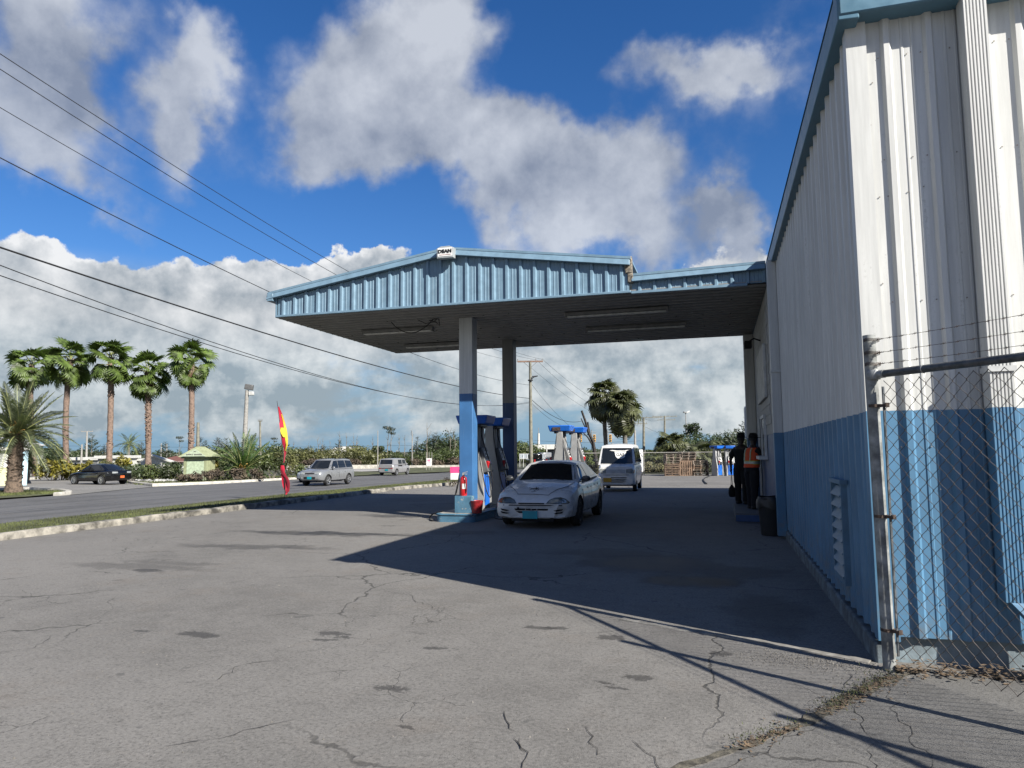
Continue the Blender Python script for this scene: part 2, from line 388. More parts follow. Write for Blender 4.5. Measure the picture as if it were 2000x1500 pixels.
# ================================================================== GROUND
def asphalt(name, base, crack=True, stains=(), tint=(1, 1, 1), tyre=None, patchy=1.0):
    m_ = bpy.data.materials.new(name); m_.use_nodes = True; q = NT(m_.node_tree); b = q.n['Principled BSDF']
    geo = q.new('ShaderNodeNewGeometry').outputs['Position']
    g2 = q.v('MULTIPLY', geo, (1, 1, 0))
    big = q.noise(g2, 0.22, 6, 0.6); mid = q.noise(g2, 1.7, 7, 0.68); fin = q.noise(g2, 38, 7, 0.85); grit = q.voro(g2, 120); med = q.noise(g2, 7.5, 8, 0.78)
    cc = q.mix(q.ramp(big, 0.33, 0.67), tuple(base*0.80*x for x in tint), tuple(base*1.20*x for x in tint))
    cc = q.mix(q.m('MULTIPLY', q.ramp(mid, 0.36, 0.66), 0.55*patchy), cc, tuple(base*1.22*x for x in tint))
    cc = q.mix(q.m('MULTIPLY', q.ramp(med, 0.50, 0.66), 0.55), cc, tuple(base*0.62*x for x in tint))
    cc = q.mix(q.m('MULTIPLY', q.ramp(med, 0.46, 0.34), 0.5), cc, tuple(base*1.32*x for x in tint))
    warm = q.noise(g2, 0.9, 6, 0.7)
    cc = q.mix(q.m('MULTIPLY', q.ramp(warm, 0.52, 0.70), 0.5), cc, (base*1.02, base*0.90, base*0.78))
    cc = q.mix(q.m('MULTIPLY', q.ramp(fin, 0.50, 0.62), 0.75), cc, tuple(base*0.38*x for x in tint))
    cc = q.mix(q.m('MULTIPLY', q.ramp(fin, 0.47, 0.34), 0.7), cc, tuple(base*1.7*x for x in tint))
    cc = q.mix(q.m('MULTIPLY', q.ramp(grit, 0.30, 0.0), 0.5), cc, tuple(min(1, base*1.7*x) for x in tint))
    wv = q.v('ADD', g2, q.v('SCALE', q.v('SUBTRACT', q.noise(g2, 0.9, 5, 0.6, color=True), (0.5, 0.5, 0.5)), sc_=0.75))
    if crack:
        ck = q.voro(wv, 0.42, 'DISTANCE_TO_EDGE')
        gate = q.ramp(q.noise(g2, 0.3, 3, 0.5), 0.47, 0.56)
        line = q.m('MULTIPLY', q.ramp(ck, 0.0065, 0.0015), gate)
        ck2 = q.voro(wv, 1.9, 'DISTANCE_TO_EDGE')
        line2 = q.m('MULTIPLY', q.ramp(ck2, 0.011, 0.003), q.ramp(q.noise(g2, 0.55, 3, 0.5), 0.55, 0.62))
        ln = q.m('MAXIMUM', line, q.m('MULTIPLY', line2, 0.7))
        cc = q.mix(q.m('MULTIPLY', ln, 0.75), cc, (0.03, 0.029, 0.027))
    if tyre:
        for (xc, wd, amt) in tyre:
            xx = q.sep(wv)[0]; 
            f_ = q.m('MULTIPLY', q.ramp(q.m('ABSOLUTE', q.m('SUBTRACT', xx, xc)), wd, wd*0.2), amt)
            f_ = q.m('MULTIPLY', f_, q.ramp(q.noise(q.v('MULTIPLY', g2, (1, 0.12, 1)), 2.0, 5, 0.6), 0.3, 0.65))
            cc = q.mix(f_, cc, tuple(base*0.35*x for x in tint))
    sp = q.ramp(q.noise(g2, 3.1, 3, 0.5), 0.70, 0.73)
    cc = q.mix(q.m('MULTIPLY', sp, 0.5), cc, tuple(base*0.35 for x in tint))
    wsm = q.v('ADD', g2, q.v('SCALE', q.v('SUBTRACT', q.noise(g2, 5, 7, 0.75, color=True), (0.5, 0.5, 0.5)), sc_=0.34))
    wlg = q.v('ADD', g2, q.v('SCALE', q.v('SUBTRACT', q.noise(g2, 1.6, 5, 0.65, color=True), (0.5, 0.5, 0.5)), sc_=1.2))
    rf = None
    for (x, y, rx, ry, amt, soft) in stains:
        src = wlg if soft else wsm
        s_ = q.sep(src)
        dx = q.m('DIVIDE', q.m('SUBTRACT', s_[0], x), rx); dy = q.m('DIVIDE', q.m('SUBTRACT', s_[1], y), ry)
        r2 = q.m('ADD', q.m('MULTIPLY', dx, dx), q.m('MULTIPLY', dy, dy))
        mk = q.m('MULTIPLY', q.ramp(r2, 1.0, 0.15 if soft else 0.6), amt)
        if soft: mk = q.m('MULTIPLY', mk, q.ramp(mid, 0.35, 0.6, 0.6, 1.0))
        cc = q.mix(mk, cc, (0.025, 0.023, 0.021))
        rf = mk if rf is None else q.m('MAXIMUM', rf, mk)
    q.put(b.inputs['Base Color'], cc)
    q.put(b.inputs['Roughness'], q.ramp(rf, 0, 1, 0.92, 0.6) if rf is not None else 0.92)
    b.inputs['Specular IOR Level'].default_value = 0.3
    bn = q.new('ShaderNodeBump'); bn.inputs['Strength'].default_value = 0.6; bn.inputs['Distance'].default_value = 0.005
    hh = q.m('ADD', q.m('MULTIPLY', fin, 1.0), q.m('MULTIPLY', grit, 0.5))
    if crack: hh = q.m('SUBTRACT', hh, q.m('MULTIPLY', ln, 1.5))
    q.put(bn.inputs['Height'], hh); q.l.new(bn.outputs[0], b.inputs['Normal'])
    return m_
def gp(px, py): p = G(px, py); return p.x, p.y
st = []
for (px, py, rx, ry) in [(1052, 1227, .17, .07), (1085, 1227, .13, .06), (650, 1238, .2, .07), (632, 1250, .14, .05), (668, 1246, .1, .05), (1246, 1323, .13, .06),
                         (1204, 1344, .1, .045), (1178, 1333, .07, .035), (791, 1423, .08, .035), (1404, 1276, .1, .07), (1190, 1245, .14, .08),
                         (850, 1265, .12, .04), (390, 1240, .25, .1), (760, 1345, .16, .06), (270, 1233, .1, .04), (290, 1114, .3, .12)]:
    x, y = gp(px, py); st.append((x, y, rx, ry, 0.62, False))
for (px, py, rx, ry, a) in [(640, 1042, 2.6, .40, .95), (500, 1068, 1.8, .35, .6), (800, 1008, 1.8, .45, .85), (250, 1108, 1.6, .3, .4), (900, 1040, .9, .5, .5), (1345, 1135, .8, .6, 1.0),
                            (1270, 1100, 1.2, 1.0, .8), (1500, 1200, .5, 1.2, .5), (1180, 1080, 1.1, .5, .55), (640, 965, 1.6, 1.5, .5), (820, 975, 1.5, 1.5, .5), (1300, 1000, 1.5, 2.0, .45),
                            (330, 1100, 1.1, .25, .4), (1460, 1120, .6, .6, .5)]:
    x, y = gp(px, py); st.append((x, y, rx, ry, a, True))
M_fore = asphalt('forecourt_asphalt', 0.138, stains=st, tint=(1.03, 0.985, 0.92))
M_apron = asphalt('apron_concrete', 0.11, stains=(), tint=(1.0, 0.97, 0.92), patchy=1.3)
M_road = asphalt('road_asphalt', 0.098, crack=False, tint=(1, 1, 1.02), tyre=[(-22.4, .55, .5), (-24.3, .5, .45), (-27.2, .55, .4), (-29.3, .5, .4), (-25.8, .25, .3)])
M_drive = asphalt('driveway_asphalt', 0.17, crack=False, tint=(1.0, 0.97, 0.92))
M_land = mat('dry_land', (0.055, 0.06, 0.03), 0.95, var=0.35, scale=0.12, dirt=0.7, dscale=0.25, dirtcol=(0.09, 0.075, 0.05))
M_turf = mat('turf', (0.065, 0.072, 0.026), 0.95, var=0.35, scale=1.2, dirt=0.6, dscale=0.8, dirtcol=(0.085, 0.08, 0.035), bump=0.6, bscale=25)
M_blade = mat('grass_blade', (0.078, 0.092, 0.026), 0.8, var=0.5, scale=0.9)
M_kerb = mat('weathered_kerb', (0.23, 0.215, 0.185), 0.9, var=0.5, scale=3, dirt=1.0, dscale=7, dirtcol=(0.045, 0.042, 0.035), bump=0.8, bscale=18)
M_kerbw = mat('white_kerb', (0.46, 0.44, 0.39), 0.9, var=0.2, scale=3, dirt=0.4, dscale=1)
M_crack = mat('crack_dark', (0.03, 0.028, 0.026), 0.95)

def grid_sheet(name, xs, ys, off, m_, kind='structure', jitter=0):
    mb = MB(); n = len(xs)
    vs = [(x, y, hgt(x, y)+off+(rnd.uniform(-jitter, jitter) if jitter else 0)) for y in ys for x in xs]
    fs = [(j*n+i, j*n+i+1, (j+1)*n+i+1, (j+1)*n+i) for j in range(len(ys)-1) for i in range(n-1)]
    mb.add(vs, fs); o = mb.build(name, m_); tag(o, kind=kind); return o
def poly_sheet(name, pts, off, m_, cuts=3, kind='structure'):
    bm = bmesh.new(); vs = [bm.verts.new((p[0], p[1], 0)) for p in pts]; bm.faces.new(vs)
    bmesh.ops.triangulate(bm, faces=bm.faces[:])
    for _ in range(cuts): bmesh.ops.subdivide_edges(bm, edges=[e for e in bm.edges if e.calc_length() > 1.5], cuts=1, use_grid_fill=False); bmesh.ops.triangulate(bm, faces=bm.faces[:])
    for v in bm.verts: v.co.z = hgt(v.co.x, v.co.y)+off
    bmesh.ops.recalc_face_normals(bm, faces=bm.faces)
    if sum(f.normal.z for f in bm.faces) < 0: bmesh.ops.reverse_faces(bm, faces=bm.faces[:])
    me = bpy.data.meshes.new(name); bm.to_mesh(me); bm.free(); me.materials.append(m_)
    o = inst(name, me); tag(o, kind=kind); return o
def lin(a, b, n): return [a+(b-a)*i/(n-1) for i in range(n)]
grid_sheet('ground', [-3000, -600, -150, -60]+lin(-40, -13.5, 12)+[-5, 0, 20, 80, 600, 3000], [-3000, -200, -30, 0, 14]+lin(28, 60, 9)+[90, 150, 300, 900, 3000], -0.07, M_land)
grid_sheet('forecourt', [-13.42, -8, -4, 0, 4, 12, 30], [-30, -10, 0, 10, 20]+lin(28, 60, 9)+[63.5], 0.0, M_fore)
grid_sheet('verge', [-20.3, -18, -15.8, -13.5], [-30, -10, 5, 10, 15, 20, 25]+lin(28, 60, 9), 0.05, M_turf)
fe = [(-700, 1045), (-200, 993), (0, 976), (137, 966), (225, 957), (300, 950), (420, 945), (590, 935), (700, 930), (800, 926), (900, 921.5), (1015, 917), (1075, 913)]
far_edge = [gp(*p) for p in fe]
road_pts = [(-20.2, -30), (-20.2, 28), (-20.2, 44), (-20.2, 60), (-17, 100), (-14, 150)]+far_edge[::-1]+[(far_edge[0][0]-1, -30)]
poly_sheet('road', road_pts, -0.01, M_road, 4)
drv = [gp(*p) for p in [(20, 962), (60, 955.5), (137, 964), (137, 967), (225, 958), (300, 951), (240, 942), (200, 933), (150, 931), (70, 930), (10, 940), (-120, 950)]]
poly_sheet('driveway', drv, 0.012, M_drive, 4)
fv = [gp(*p) for p in [(-300, 975), (-60, 962), (30, 957.5), (120, 960.5), (134, 964.5), (60, 971), (0, 975), (-200, 992), (-500, 1022)]]
poly_sheet('far_verge', fv, 0.045, M_turf, 4)
fv2 = [gp(*p) for p in [(245, 939), (300, 948), (420, 943.5), (590, 934), (700, 929.5), (745, 928), (740, 922), (640, 921), (560, 930), (420, 934), (300, 934)]]
poly_sheet('far_verge', fv2, 0.045, M_turf, 4)
fv3 = [gp(*p) for p in [(795, 925), (900, 921), (1000, 916.5), (1000, 908), (900, 910.5), (800, 914.5)]]
poly_sheet('far_verge', fv3, 0.045, M_turf, 4)
M_pale = asphalt('pale_concrete', 0.27, crack=False, tint=(1.0, 0.97, 0.92))
pv = [gp(*p) for p in [(590, 925), (745, 920), (800, 913.5), (900, 910), (900, 907.5), (760, 909.5), (600, 913), (560, 920)]]
poly_sheet('pavement', pv, 0.02, M_pale, 4)
poly_sheet('apron', [gp(*p) for p in [(1812, 1316), (1745, 1332), (1660, 1375), (1560, 1424), (1400, 1486), (1180, 1575), (1500, 2300), (2600, 2300), (2500, 1380), (2100, 1330)]], 0.003, M_apron, 2)
def kerb_run(name, pts, w, h0, m_, lab=None, jit=0.02, step=0.5, sink=0.1):
    """kerb as a bevelled strip along a polyline with an uneven, chipped edge"""
    P = [Vector((p[0], p[1], 0)) for p in pts]; out = []
    for a, b in zip(P[:-1], P[1:]):
        n = max(1, int((b-a).length/step))
        out += [a+(b-a)*i/n for i in range(n)]
    out.append(P[-1]); vs = []; fs = []
    for i, p in enumerate(out):
        d = (out[min(i+1, len(out)-1)]-out[max(i-1, 0)]).normalized(); s = Vector((d.y, -d.x, 0))
        zg = hgt(p.x, p.y); j = lambda: rnd.uniform(-jit, jit)
        for (u, z) in ((-w/2, -sink), (-w/2, h0*0.8+j()*.6), (-w/2+0.03+j()*.4, h0+j()*.5), (w/2-0.03+j()*.5, h0+j()*.5), (w/2+j()*.4, h0*0.75+j()), (w/2+.01+j()*.4, -sink)):
            vs.append(p+s*u+Vector((0, 0, zg+z)))
    for i in range(len(out)-1):
        for k in range(5): fs.append((i*6+k, (i+1)*6+k, (i+1)*6+k+1, i*6+k+1))
    n = len(out)-1; fs += [(0, 1, 2, 3, 4, 5), tuple(n*6+k for k in (5, 4, 3, 2, 1, 0))]
    mb = MB(); mb.add(vs, fs); o = mb.build(name, m_, smooth=50, recalc=True); tag(o, kind='structure'); return o
kerb_run('kerb', [(-13.3, -8), (-13.3, 20), (-13.25, 36), (-13.1, 52), (-14.2, 56.5), (-17, 58)], 0.2, 0.14, M_kerb, jit=0.025, step=0.35)
kerb_run('far_kerb', [gp(*p) for p in [(205, 932), (240, 940.5), (262, 945), (300, 949), (420, 944.5), (520, 939), (590, 935)]], 0.35, 0.16, M_kerbw, jit=0.012)
kerb_run('far_kerb', [gp(*p) for p in [(-60, 960), (60, 956.5), (118, 960), (134, 963.5), (132, 966), (110, 968)]], 0.3, 0.16, M_kerbw, jit=0.012)
kerb_run('far_kerb', [gp(*p) for p in [(30, 938.5), (70, 936.5), (76, 934)]], 0.3, 0.2, M_kerbw, jit=0.012)
kerb_run('far_kerb', [gp(*p) for p in [(62, 929), (130, 930), (200, 927), (240, 925)]], 0.3, 0.2, M_kerbw, jit=0.012)

def grass_mass(name, n, samp, hmin, hmax, w, m_, label=None):
    vs = []; fs = []
    for i in range(n):
        x, y = samp(); z = hgt(x, y)+0.04; a = rnd.uniform(0, PI); h_ = rnd.uniform(hmin, hmax)*(1+0.003*y); ww = w*(1+0.03*max(0, y-12))
        dx, dy = math.cos(a)*ww, math.sin(a)*ww; lx, ly = rnd.uniform(-.5, .5)*h_, rnd.uniform(-.5, .5)*h_
        vs += [(x-dx, y-dy, z), (x+dx, y+dy, z), (x+lx, y+ly, z+h_)]; fs.append((3*i, 3*i+1, 3*i+2))
    me = bpy.data.meshes.new(name); me.from_pydata(vs, [], fs); me.materials.append(m_)
    o = inst(name, me); tag(o, label, 'grass', kind='stuff'); return o
def samp_verge():
    y = 8+rnd.random()**1.5*50
    return rnd.uniform(-20.2, -13.42), y
grass_mass('grass', 52000, samp_verge, 0.03, 0.075, 0.008, M_blade, 'short green grass along the verge between kerb and road')
def samp_poly(px0, px1, y0f, y1f):
    def f():
        px = rnd.uniform(px0, px1); return gp(px, rnd.uniform(y0f(px), y1f(px)))
    return f
grass_mass('grass', 9000, samp_poly(262, 590, lambda x: 934.5-(x-262)*.01, lambda x: 948-max(0, x-300)*.048), 0.05, 0.12, 0.02, M_blade, 'strip of lawn in front of the green kiosk beyond the road')
grass_mass('grass', 3000, samp_poly(-40, 125, lambda x: 960.5, lambda x: 971-x*.05), 0.04, 0.1, 0.015, M_blade, 'patch of lawn under the feathery palm at the road')

# weedy joint, rubble and cracks in the near asphalt
def ribbon(name, pix, w, m_, off=0.004, jit=6, kind='structure', sub=8, wj=0.6):
    P = [G(*p) for p in pix]; pts = []
    for a, b in zip(P[:-1], P[1:]):
        L = (b-a).length; n = max(2, int(L/0.06))
        n = min(n, 60)
        for i in range(n): pts.append(a+(b-a)*i/n)
    pts.append(P[-1]); vs = []; fs = []; o1 = 0
    for i, p in enumerate(pts):
        d = (pts[min(i+1, len(pts)-1)]-pts[max(i-1, 0)]).normalized(); s = Vector((d.y, -d.x, 0))
        o1 = o1*0.8+rnd.uniform(-1, 1)*jit*0.004; ww = w*rnd.uniform(1-wj, 1+wj)*0.5*(min(1, 2.2*math.sin(PI*(i+.3)/len(pts))+.05) if name == 'crack' else 1)
        q_ = p+s*o1; q_.z = hgt(q_.x, q_.y)+off
        vs += [q_-s*ww, q_+s*ww]
    for i in range(len(pts)-1): fs.append((2*i, 2*i+1, 2*i+3, 2*i+2))
    mb = MB(); mb.add(vs, fs); o = mb.build(name, m_); tag(o, kind=kind); return o
M_soil = mat('joint_soil', (0.10, 0.09, 0.068), 0.95, var=0.4, scale=20, bump=1.0, bscale=60)
ribbon('joint', [(1190, 1560), (1390, 1480), (1540, 1430), (1640, 1372), (1760, 1322), (1800, 1310)], 0.045, M_soil, 0.006, 3)
ribbon('joint', [(1560, 1418), (1600, 1398), (1655, 1362), (1745, 1322)], 0.08, M_soil, 0.008, 3)
for pl in [[(1705, 1300), (1722, 1340), (1745, 1372), (1752, 1395), (1775, 1420), (1790, 1452), (1812, 1468), (1835, 1530)],
           [(1652, 1378), (1672, 1400), (1690, 1432), (1705, 1450), (1715, 1478), (1740, 1520)],
           [(985, 1390), (975, 1425), (990, 1445), (1035, 1472)], [(1240, 1445), (1255, 1470), (1275, 1480), (1290, 1530)],
           [(1005, 1440), (1020, 1462), (1040, 1500)], [(1150, 1420), (1160, 1450), (1180, 1475)], [(1010, 1188), (1060, 1194), (1050, 1205)],
           [(1630, 1345), (1640, 1330), (1632, 1300)], [(215, 1150), (330, 1139), (345, 1135)], [(565, 1285), (480, 1300), (420, 1330), (350, 1338)],
           [(690, 1005), (900, 1008)], [(1290, 1150), (1330, 1125)], [(1390, 1500), (1560, 1440), (1620, 1410)],
           [(100, 1240), (60, 1265), (-40, 1280)], [(600, 1400), (520, 1412), (430, 1440), (330, 1450)],
           [(30, 1188), (120, 1180), (190, 1168)], [(830, 1060), (930, 1040), (985, 1032)], [(740, 1150), (800, 1163), (860, 1190), (850, 1215)]]:
    ribbon('crack', pl, 0.0040, M_crack, 0.0052, 9, wj=.9)
kr = kerb_run('concrete_sill', [tuple(G(1215, 1210).xy), tuple(G(1480, 1253).xy), tuple(G(1700, 1293).xy)], 0.09, 0.012, mat('pale_sill', (0.22, 0.21, 0.19), 0.9, var=0.25, scale=8), jit=0.006, step=0.1, sink=0.02)
def samp_joint():
    a, b = (G(1600, 1398), G(1745, 1322)) if rnd.random() < 0.72 else (G(1430, 1465), G(1560, 1422))
    t_ = rnd.random(); p = a+(b-a)*t_; w = 0.035 if rnd.random() < .8 else .09
    return p.x+rnd.gauss(0, w), p.y+rnd.gauss(0, w)
M_weed = mat('weed_green', (0.06, 0.072, 0.022), 0.85, var=0.6, scale=12)
M_dry = mat('dry_leaf', (0.15, 0.105, 0.065), 0.9, var=0.5, scale=18)
def litter_mass(name, n, samp, sz, m_, label, zup=0.0):
    vs = []; fs = []
    for i in range(n):
        x, y = samp(); z = hgt(x, y)+0.006+rnd.random()**2*zup; s = sz*rnd.uniform(.5, 1.4)
        R_ = Matrix.Rotation(rnd.uniform(0, 6.3), 3, 'Z')@Matrix.Rotation(rnd.uniform(-1.0, 1.0), 3, 'X')
        for (a, b) in ((-1, -.45), (1, -.35), (.8, .45), (-.7, .4)):
            q_ = R_@Vector((a*s, b*s, 0)); vs.append((x+q_.x, y+q_.y, z+abs(q_.z)))
        fs.append((4*i, 4*i+1, 4*i+2, 4*i+3))
    me = bpy.data.meshes.new(name); me.from_pydata(vs, [], fs); me.materials.append(m_)
    return tag(inst(name, me), label, 'litter', kind='stuff')
grass_mass('weeds', 1000, samp_joint, 0.004, 0.020, 0.003, M_weed, 'low green weeds growing in the joint in front of the fence post')
def samp_wallfoot():
    x = 1.15+rnd.random()**1.2*3.0; return x, 5.95-abs(rnd.gauss(0, .09))
litter_mass('dry_leaves', 900, samp_wallfoot, 0.022, M_dry, 'dry brown leaves heaped along the foot of the lit wall', 0.08)
litter_mass('dry_leaves', 500, samp_joint, 0.014, M_dry, 'dry leaf scraps caught in the asphalt joint', 0.01)
def stones(name, n, samp, smin, smax, m_, label):
    mb = MB()
    for i in range(n):
        x, y = samp(); s = rnd.uniform(smin, smax); z = hgt(x, y)
        ring = [(x+math.cos(k*1.2566+i)*s*rnd.uniform(.6, 1.1), y+math.sin(k*1.2566+i)*s*rnd.uniform(.6, 1.1)) for k in range(5)]
        vs = [(a, b, z-0.005) for a, b in ring]+[(x+(a-x)*.6, y+(b-y)*.6, z+s*rnd.uniform(.4, .8)) for a, b in ring]
        mb.add(vs, [(5, 6, 7, 8, 9)]+[(k, (k+1) % 5, 5+(k+1) % 5, 5+k) for k in range(5)])
    return tag(mb.build(name, m_), label, 'gravel', kind='stuff')
M_stone = mat('rubble_stone', (0.17, 0.16, 0.145), 0.9, var=0.3, scale=15)
stones('gravel', 1300, lambda: (0.62+rnd.gauss(0, .30), 6.0+rnd.gauss(0, .12)), 0.002, 0.009, M_stone, 'crumbled pale rubble at the foot of the fence post')
stones('gravel', 1100, lambda: (rnd.uniform(-9, 1.5), rnd.uniform(2.6, 12)), 0.003, 0.010, M_stone, 'loose grit scattered over the asphalt')

# ================================================================== WAREHOUSE
XW, YG, YE = 1.13, 6.09, 28.6
wh = empty('warehouse', (XW, YG, 0), label='tall metal warehouse with ribbed walls painted white above and blue below', cat='building')
def rel(M_=None): return Matrix.Translation((-XW, -YG, 0))
def bld(mb, name, mats, parent=wh, origin=(XW, YG, 0), **kw):
    mb.v = [(x-origin[0], y-origin[1], z-origin[2]) for (x, y, z) in mb.v]
    return mb.build(name, mats, parent, **kw)
def rib_profile(width=0.915, pitch=0.305, first=0.1525, depth=0.032, base=0.042, top=0.02, minor=True):
    pr = [(0, 0)]; n = int(round(width/pitch))
    for k in range(n):
        c_ = first+k*pitch
        if minor:
            for off in (-0.10, -0.065): pass
        pr += [(c_-base, 0), (c_-top, depth), (c_+top, depth), (c_+base, 0)]
        if minor:
            for mo in (0.115, 0.19):
                mc = c_+mo
                if mc+0.014 < width: pr += [(mc-0.013, 0), (mc-0.007, 0.006), (mc+0.007, 0.006), (mc+0.013, 0)]
    pr.append((width, 0)); return pr
def panel_mesh(name, zfun0, zfun1, m_, width=0.915, **kw):
    """sheet in the local XZ plane, ribs towards -Y, ends following zfun(u)"""
    pr = rib_profile(width, **kw); vs = []
    for (u, h) in pr: vs.append((u, -h, zfun0(u)))
    for (u, h) in pr: vs.append((u, -h, zfun1(u)))
    n = len(pr); mb = MB(); mb.add(vs, [(i, i+1, n+i+1, n+i) for i in range(n-1)])
    return mb.mesh(name, m_)
side_me = panel_mesh('wall_panel', lambda u: 0.17, lambda u: 5.2, M_wall)
gab_me = panel_mesh('wall_panel', lambda u: 0.20, lambda u: 5.2, M_wall)
# side wall faces -X : local x -> world -Y direction reversed so that ribs face -X
for k in range(25):
    y1 = YG+0.09+(k+1)*0.915
    if k == 24: pass
    M_ = Matrix.Translation((-0.0, y1-YG, 0))@Matrix.Rotation(-PI/2, 4, 'Z')
    inst('wall_panel', side_me, wh, M=M_)
for k in range(12):
    M_ = Matrix.Translation((0.11+k*0.915, 0, 0)); inst('wall_panel', gab_me, wh, M=M_)
mb = MB(); mb.box(XW+.02, XW+10.9, YG+.06, YE-.1, 0.0, 5.1); bld(mb, 'inner_wall', M_dark)
mb = MB()
mb.add([(XW-.012, YG+.10, .17), (XW-.036, YG+.10, .17), (XW-.036, YG-.036, .17), (XW+.115, YG-.036, .17), (XW+.115, YG-.012, .17), (XW-.012, YG-.012, .17)]+
       [(XW-.012, YG+.10, 5.2), (XW-.036, YG+.10, 5.2), (XW-.036, YG-.036, 5.2), (XW+.115, YG-.036, 5.2), (XW+.115, YG-.012, 5.2), (XW-.012, YG-.012, 5.2)],
       [(i, (i+1) % 6, 6+(i+1) % 6, 6+i) for i in range(6)]+[(0, 1, 2, 3, 4, 5)])
bld(mb, 'corner_trim', M_wall, recalc=True)
# foundation
mb = MB(); mb.box(XW+.03, XW+11, YG+.05, YE, -0.1, 0.28); bld(mb, 'foundation', M_concb, bevel=0.01)
mb = MB(); mb.box(XW-.06, XW+.03, YG-.01, YE, -0.1, 0.15); bld(mb, 'kerb_base', mat('dirty_blue_concrete', (.12, .15, .17), .9, var=.35, dirt=.8, dscale=2, bump=.6), bevel=0.02)
# eave and rake trims (blue)
def side_trim(z0a, z0b, ya, yb, h=0.26, out=0.11):
    m2 = MB(); x0, x1 = XW-out, XW+.05
    m2.add([(x0, ya, z0a), (x1, ya, z0a), (x1, ya, z0a+h), (x0, ya, z0a+h), (x0, yb, z0b), (x1, yb, z0b), (x1, yb, z0b+h), (x0, yb, z0b+h)],
           [(0, 1, 2, 3), (7, 6, 5, 4), (0, 3, 7, 4), (1, 5, 6, 2), (3, 2, 6, 7), (0, 4, 5, 1)])
    return m2
bld(side_trim(5.02, 5.06, YG-.18, 14.0), 'rake_trim', M_blue_trim, bevel=0.012, recalc=True)
bld(side_trim(5.06, 5.20, 14.0, 22.4), 'rake_trim', M_blue_trim, bevel=0.012, recalc=True)
bld(side_trim(4.90, 4.15, 22.42, 28.75, 0.3), 'rake_trim', M_blue_trim, bevel=0.012, recalc=True)
mb = MB(); mb.box(XW-.10, XW+11, YG-.19, YG+.05, 5.06, 5.34); bld(mb, 'eave_trim', M_blue_trim, bevel=0.014)
mb = MB(); mb.box(XW-.11, XW+11, YG-.24, YG-.192, 5.28, 5.35); bld(mb, 'gutter_lip', M_blue_trim, bevel=0.01)
mb = MB(); mb.add([(XW-.1, YG-.1, 5.35), (XW+11, YG-.1, 5.35), (XW+11, YE, 5.5), (XW-.1, YE-6, 5.5)], [(0, 1, 2, 3)]); mb.box(XW+.06, XW+11, YG+.07, 22, 5.11, 5.3)
bld(mb, 'roof', M_blue_trim)
# fluted downpipe on the lit wall and its kicked-out shoe
def fluted(x0, x1, y0, y1, z0, z1, n=7):
    m2 = MB(); pts = [(x0, y1), (x0, y0+.012)]
    w = (x1-x0)/n
    for k in range(n): pts += [(x0+w*k+w*.15, y0), (x0+w*k+w*.7, y0), (x0+w*k+w*.85, y0+.012)]
    pts += [(x1, y0+.012), (x1, y1)]
    m2.prism(pts, z0, z1, 'z'); return m2
bld(fluted(1.895, 2.055, 5.90, 6.05, 0.52, 5.2), 'downpipe', M_wall, recalc=True)
mb = MB(); mb.box(1.885, 2.065, 5.888, 6.06, 2.16, 2.20); bld(mb, 'pipe_strap', M_white)
mb = MB()
mb.add([(1.93, 5.9, .52), (2.08, 5.9, .52), (2.08, 6.04, .52), (1.93, 6.04, .52), (2.10, 5.78, .30), (2.30, 5.80, .36), (2.30, 5.95, .36), (2.10, 5.95, .30), (2.2, 5.7, .18), (2.42, 5.72, .22), (2.42, 5.88, .24), (2.2, 5.86, .2)],
       [(0, 1, 5, 4), (1, 2, 6, 5), (2, 3, 7, 6), (3, 0, 4, 7), (4, 5, 9, 8), (5, 6, 10, 9), (6, 7, 11, 10), (7, 4, 8, 11)])
bld(mb, 'pipe_shoe', M_wall, recalc=True)
mb = MB()
scr = [(1.2825+.305*i+dx, z) for i in range(10) for z in (.45, 1.62, 2.75, 3.9, 4.75) for dx in (-.05, .05)]
for (x, z) in scr+[(1.28, 4.55), (1.285, 3.6), (1.345, 3.6), (1.49, 3.62), (1.27, 2.9), (1.25, 4.2), (1.6, 3.65), (2.3, 4.7), (2.32, 4.1), (2.33, 3.6), (1.27, 1.3), (1.58, 1.3), (1.36, .6), (1.2, 2.2)]:
    mb.lathe([(0.005, 0), (0.005, 0.005), (0.002, 0.007)], 8, M=Matrix.Translation((x, YG-.004, z))@Matrix.Rotation(PI/2, 4, 'X'))
bld(mb, 'screw_heads', mat('screw', (0.25, 0.22, 0.2), 0.6))
# louvred vent low on the side wall
vent = MB(); vent.box(XW-.075, XW-.02, 7.22, 7.27, .36, 1.28); vent.box(XW-.075, XW-.02, 7.83, 7.88, .36, 1.28)
vent.box(XW-.075, XW-.02, 7.27, 7.83, .36, .41); vent.box(XW-.085, XW-.02, 7.20, 7.90, 1.28, 1.32)
vent_o = bld(vent, 'vent', mat('vent_paint', (0.09, 0.19, 0.29), 0.55, dirt=0.4))
lou = MB(); lou.add([(-.02, 0, .0), (-.02, .56, .0), (.03, .56, .085), (.03, 0, .085), (-.026, 0, .004), (-.026, .56, .004), (.024, .56, .09), (.024, 0, .09)],
                    [(0, 1, 2, 3), (7, 6, 5, 4), (0, 4, 5, 1), (0, 3, 7, 4), (1, 5, 6, 2)])
lou_me = lou.mesh('louvre', mat('louvre_paint', (0.09, 0.18, 0.27), 0.5, dirt=0.3))
for k in range(8): inst('louvre', lou_me, vent_o, loc=(XW-.06-XW, 7.27-YG, .42+.106*k))
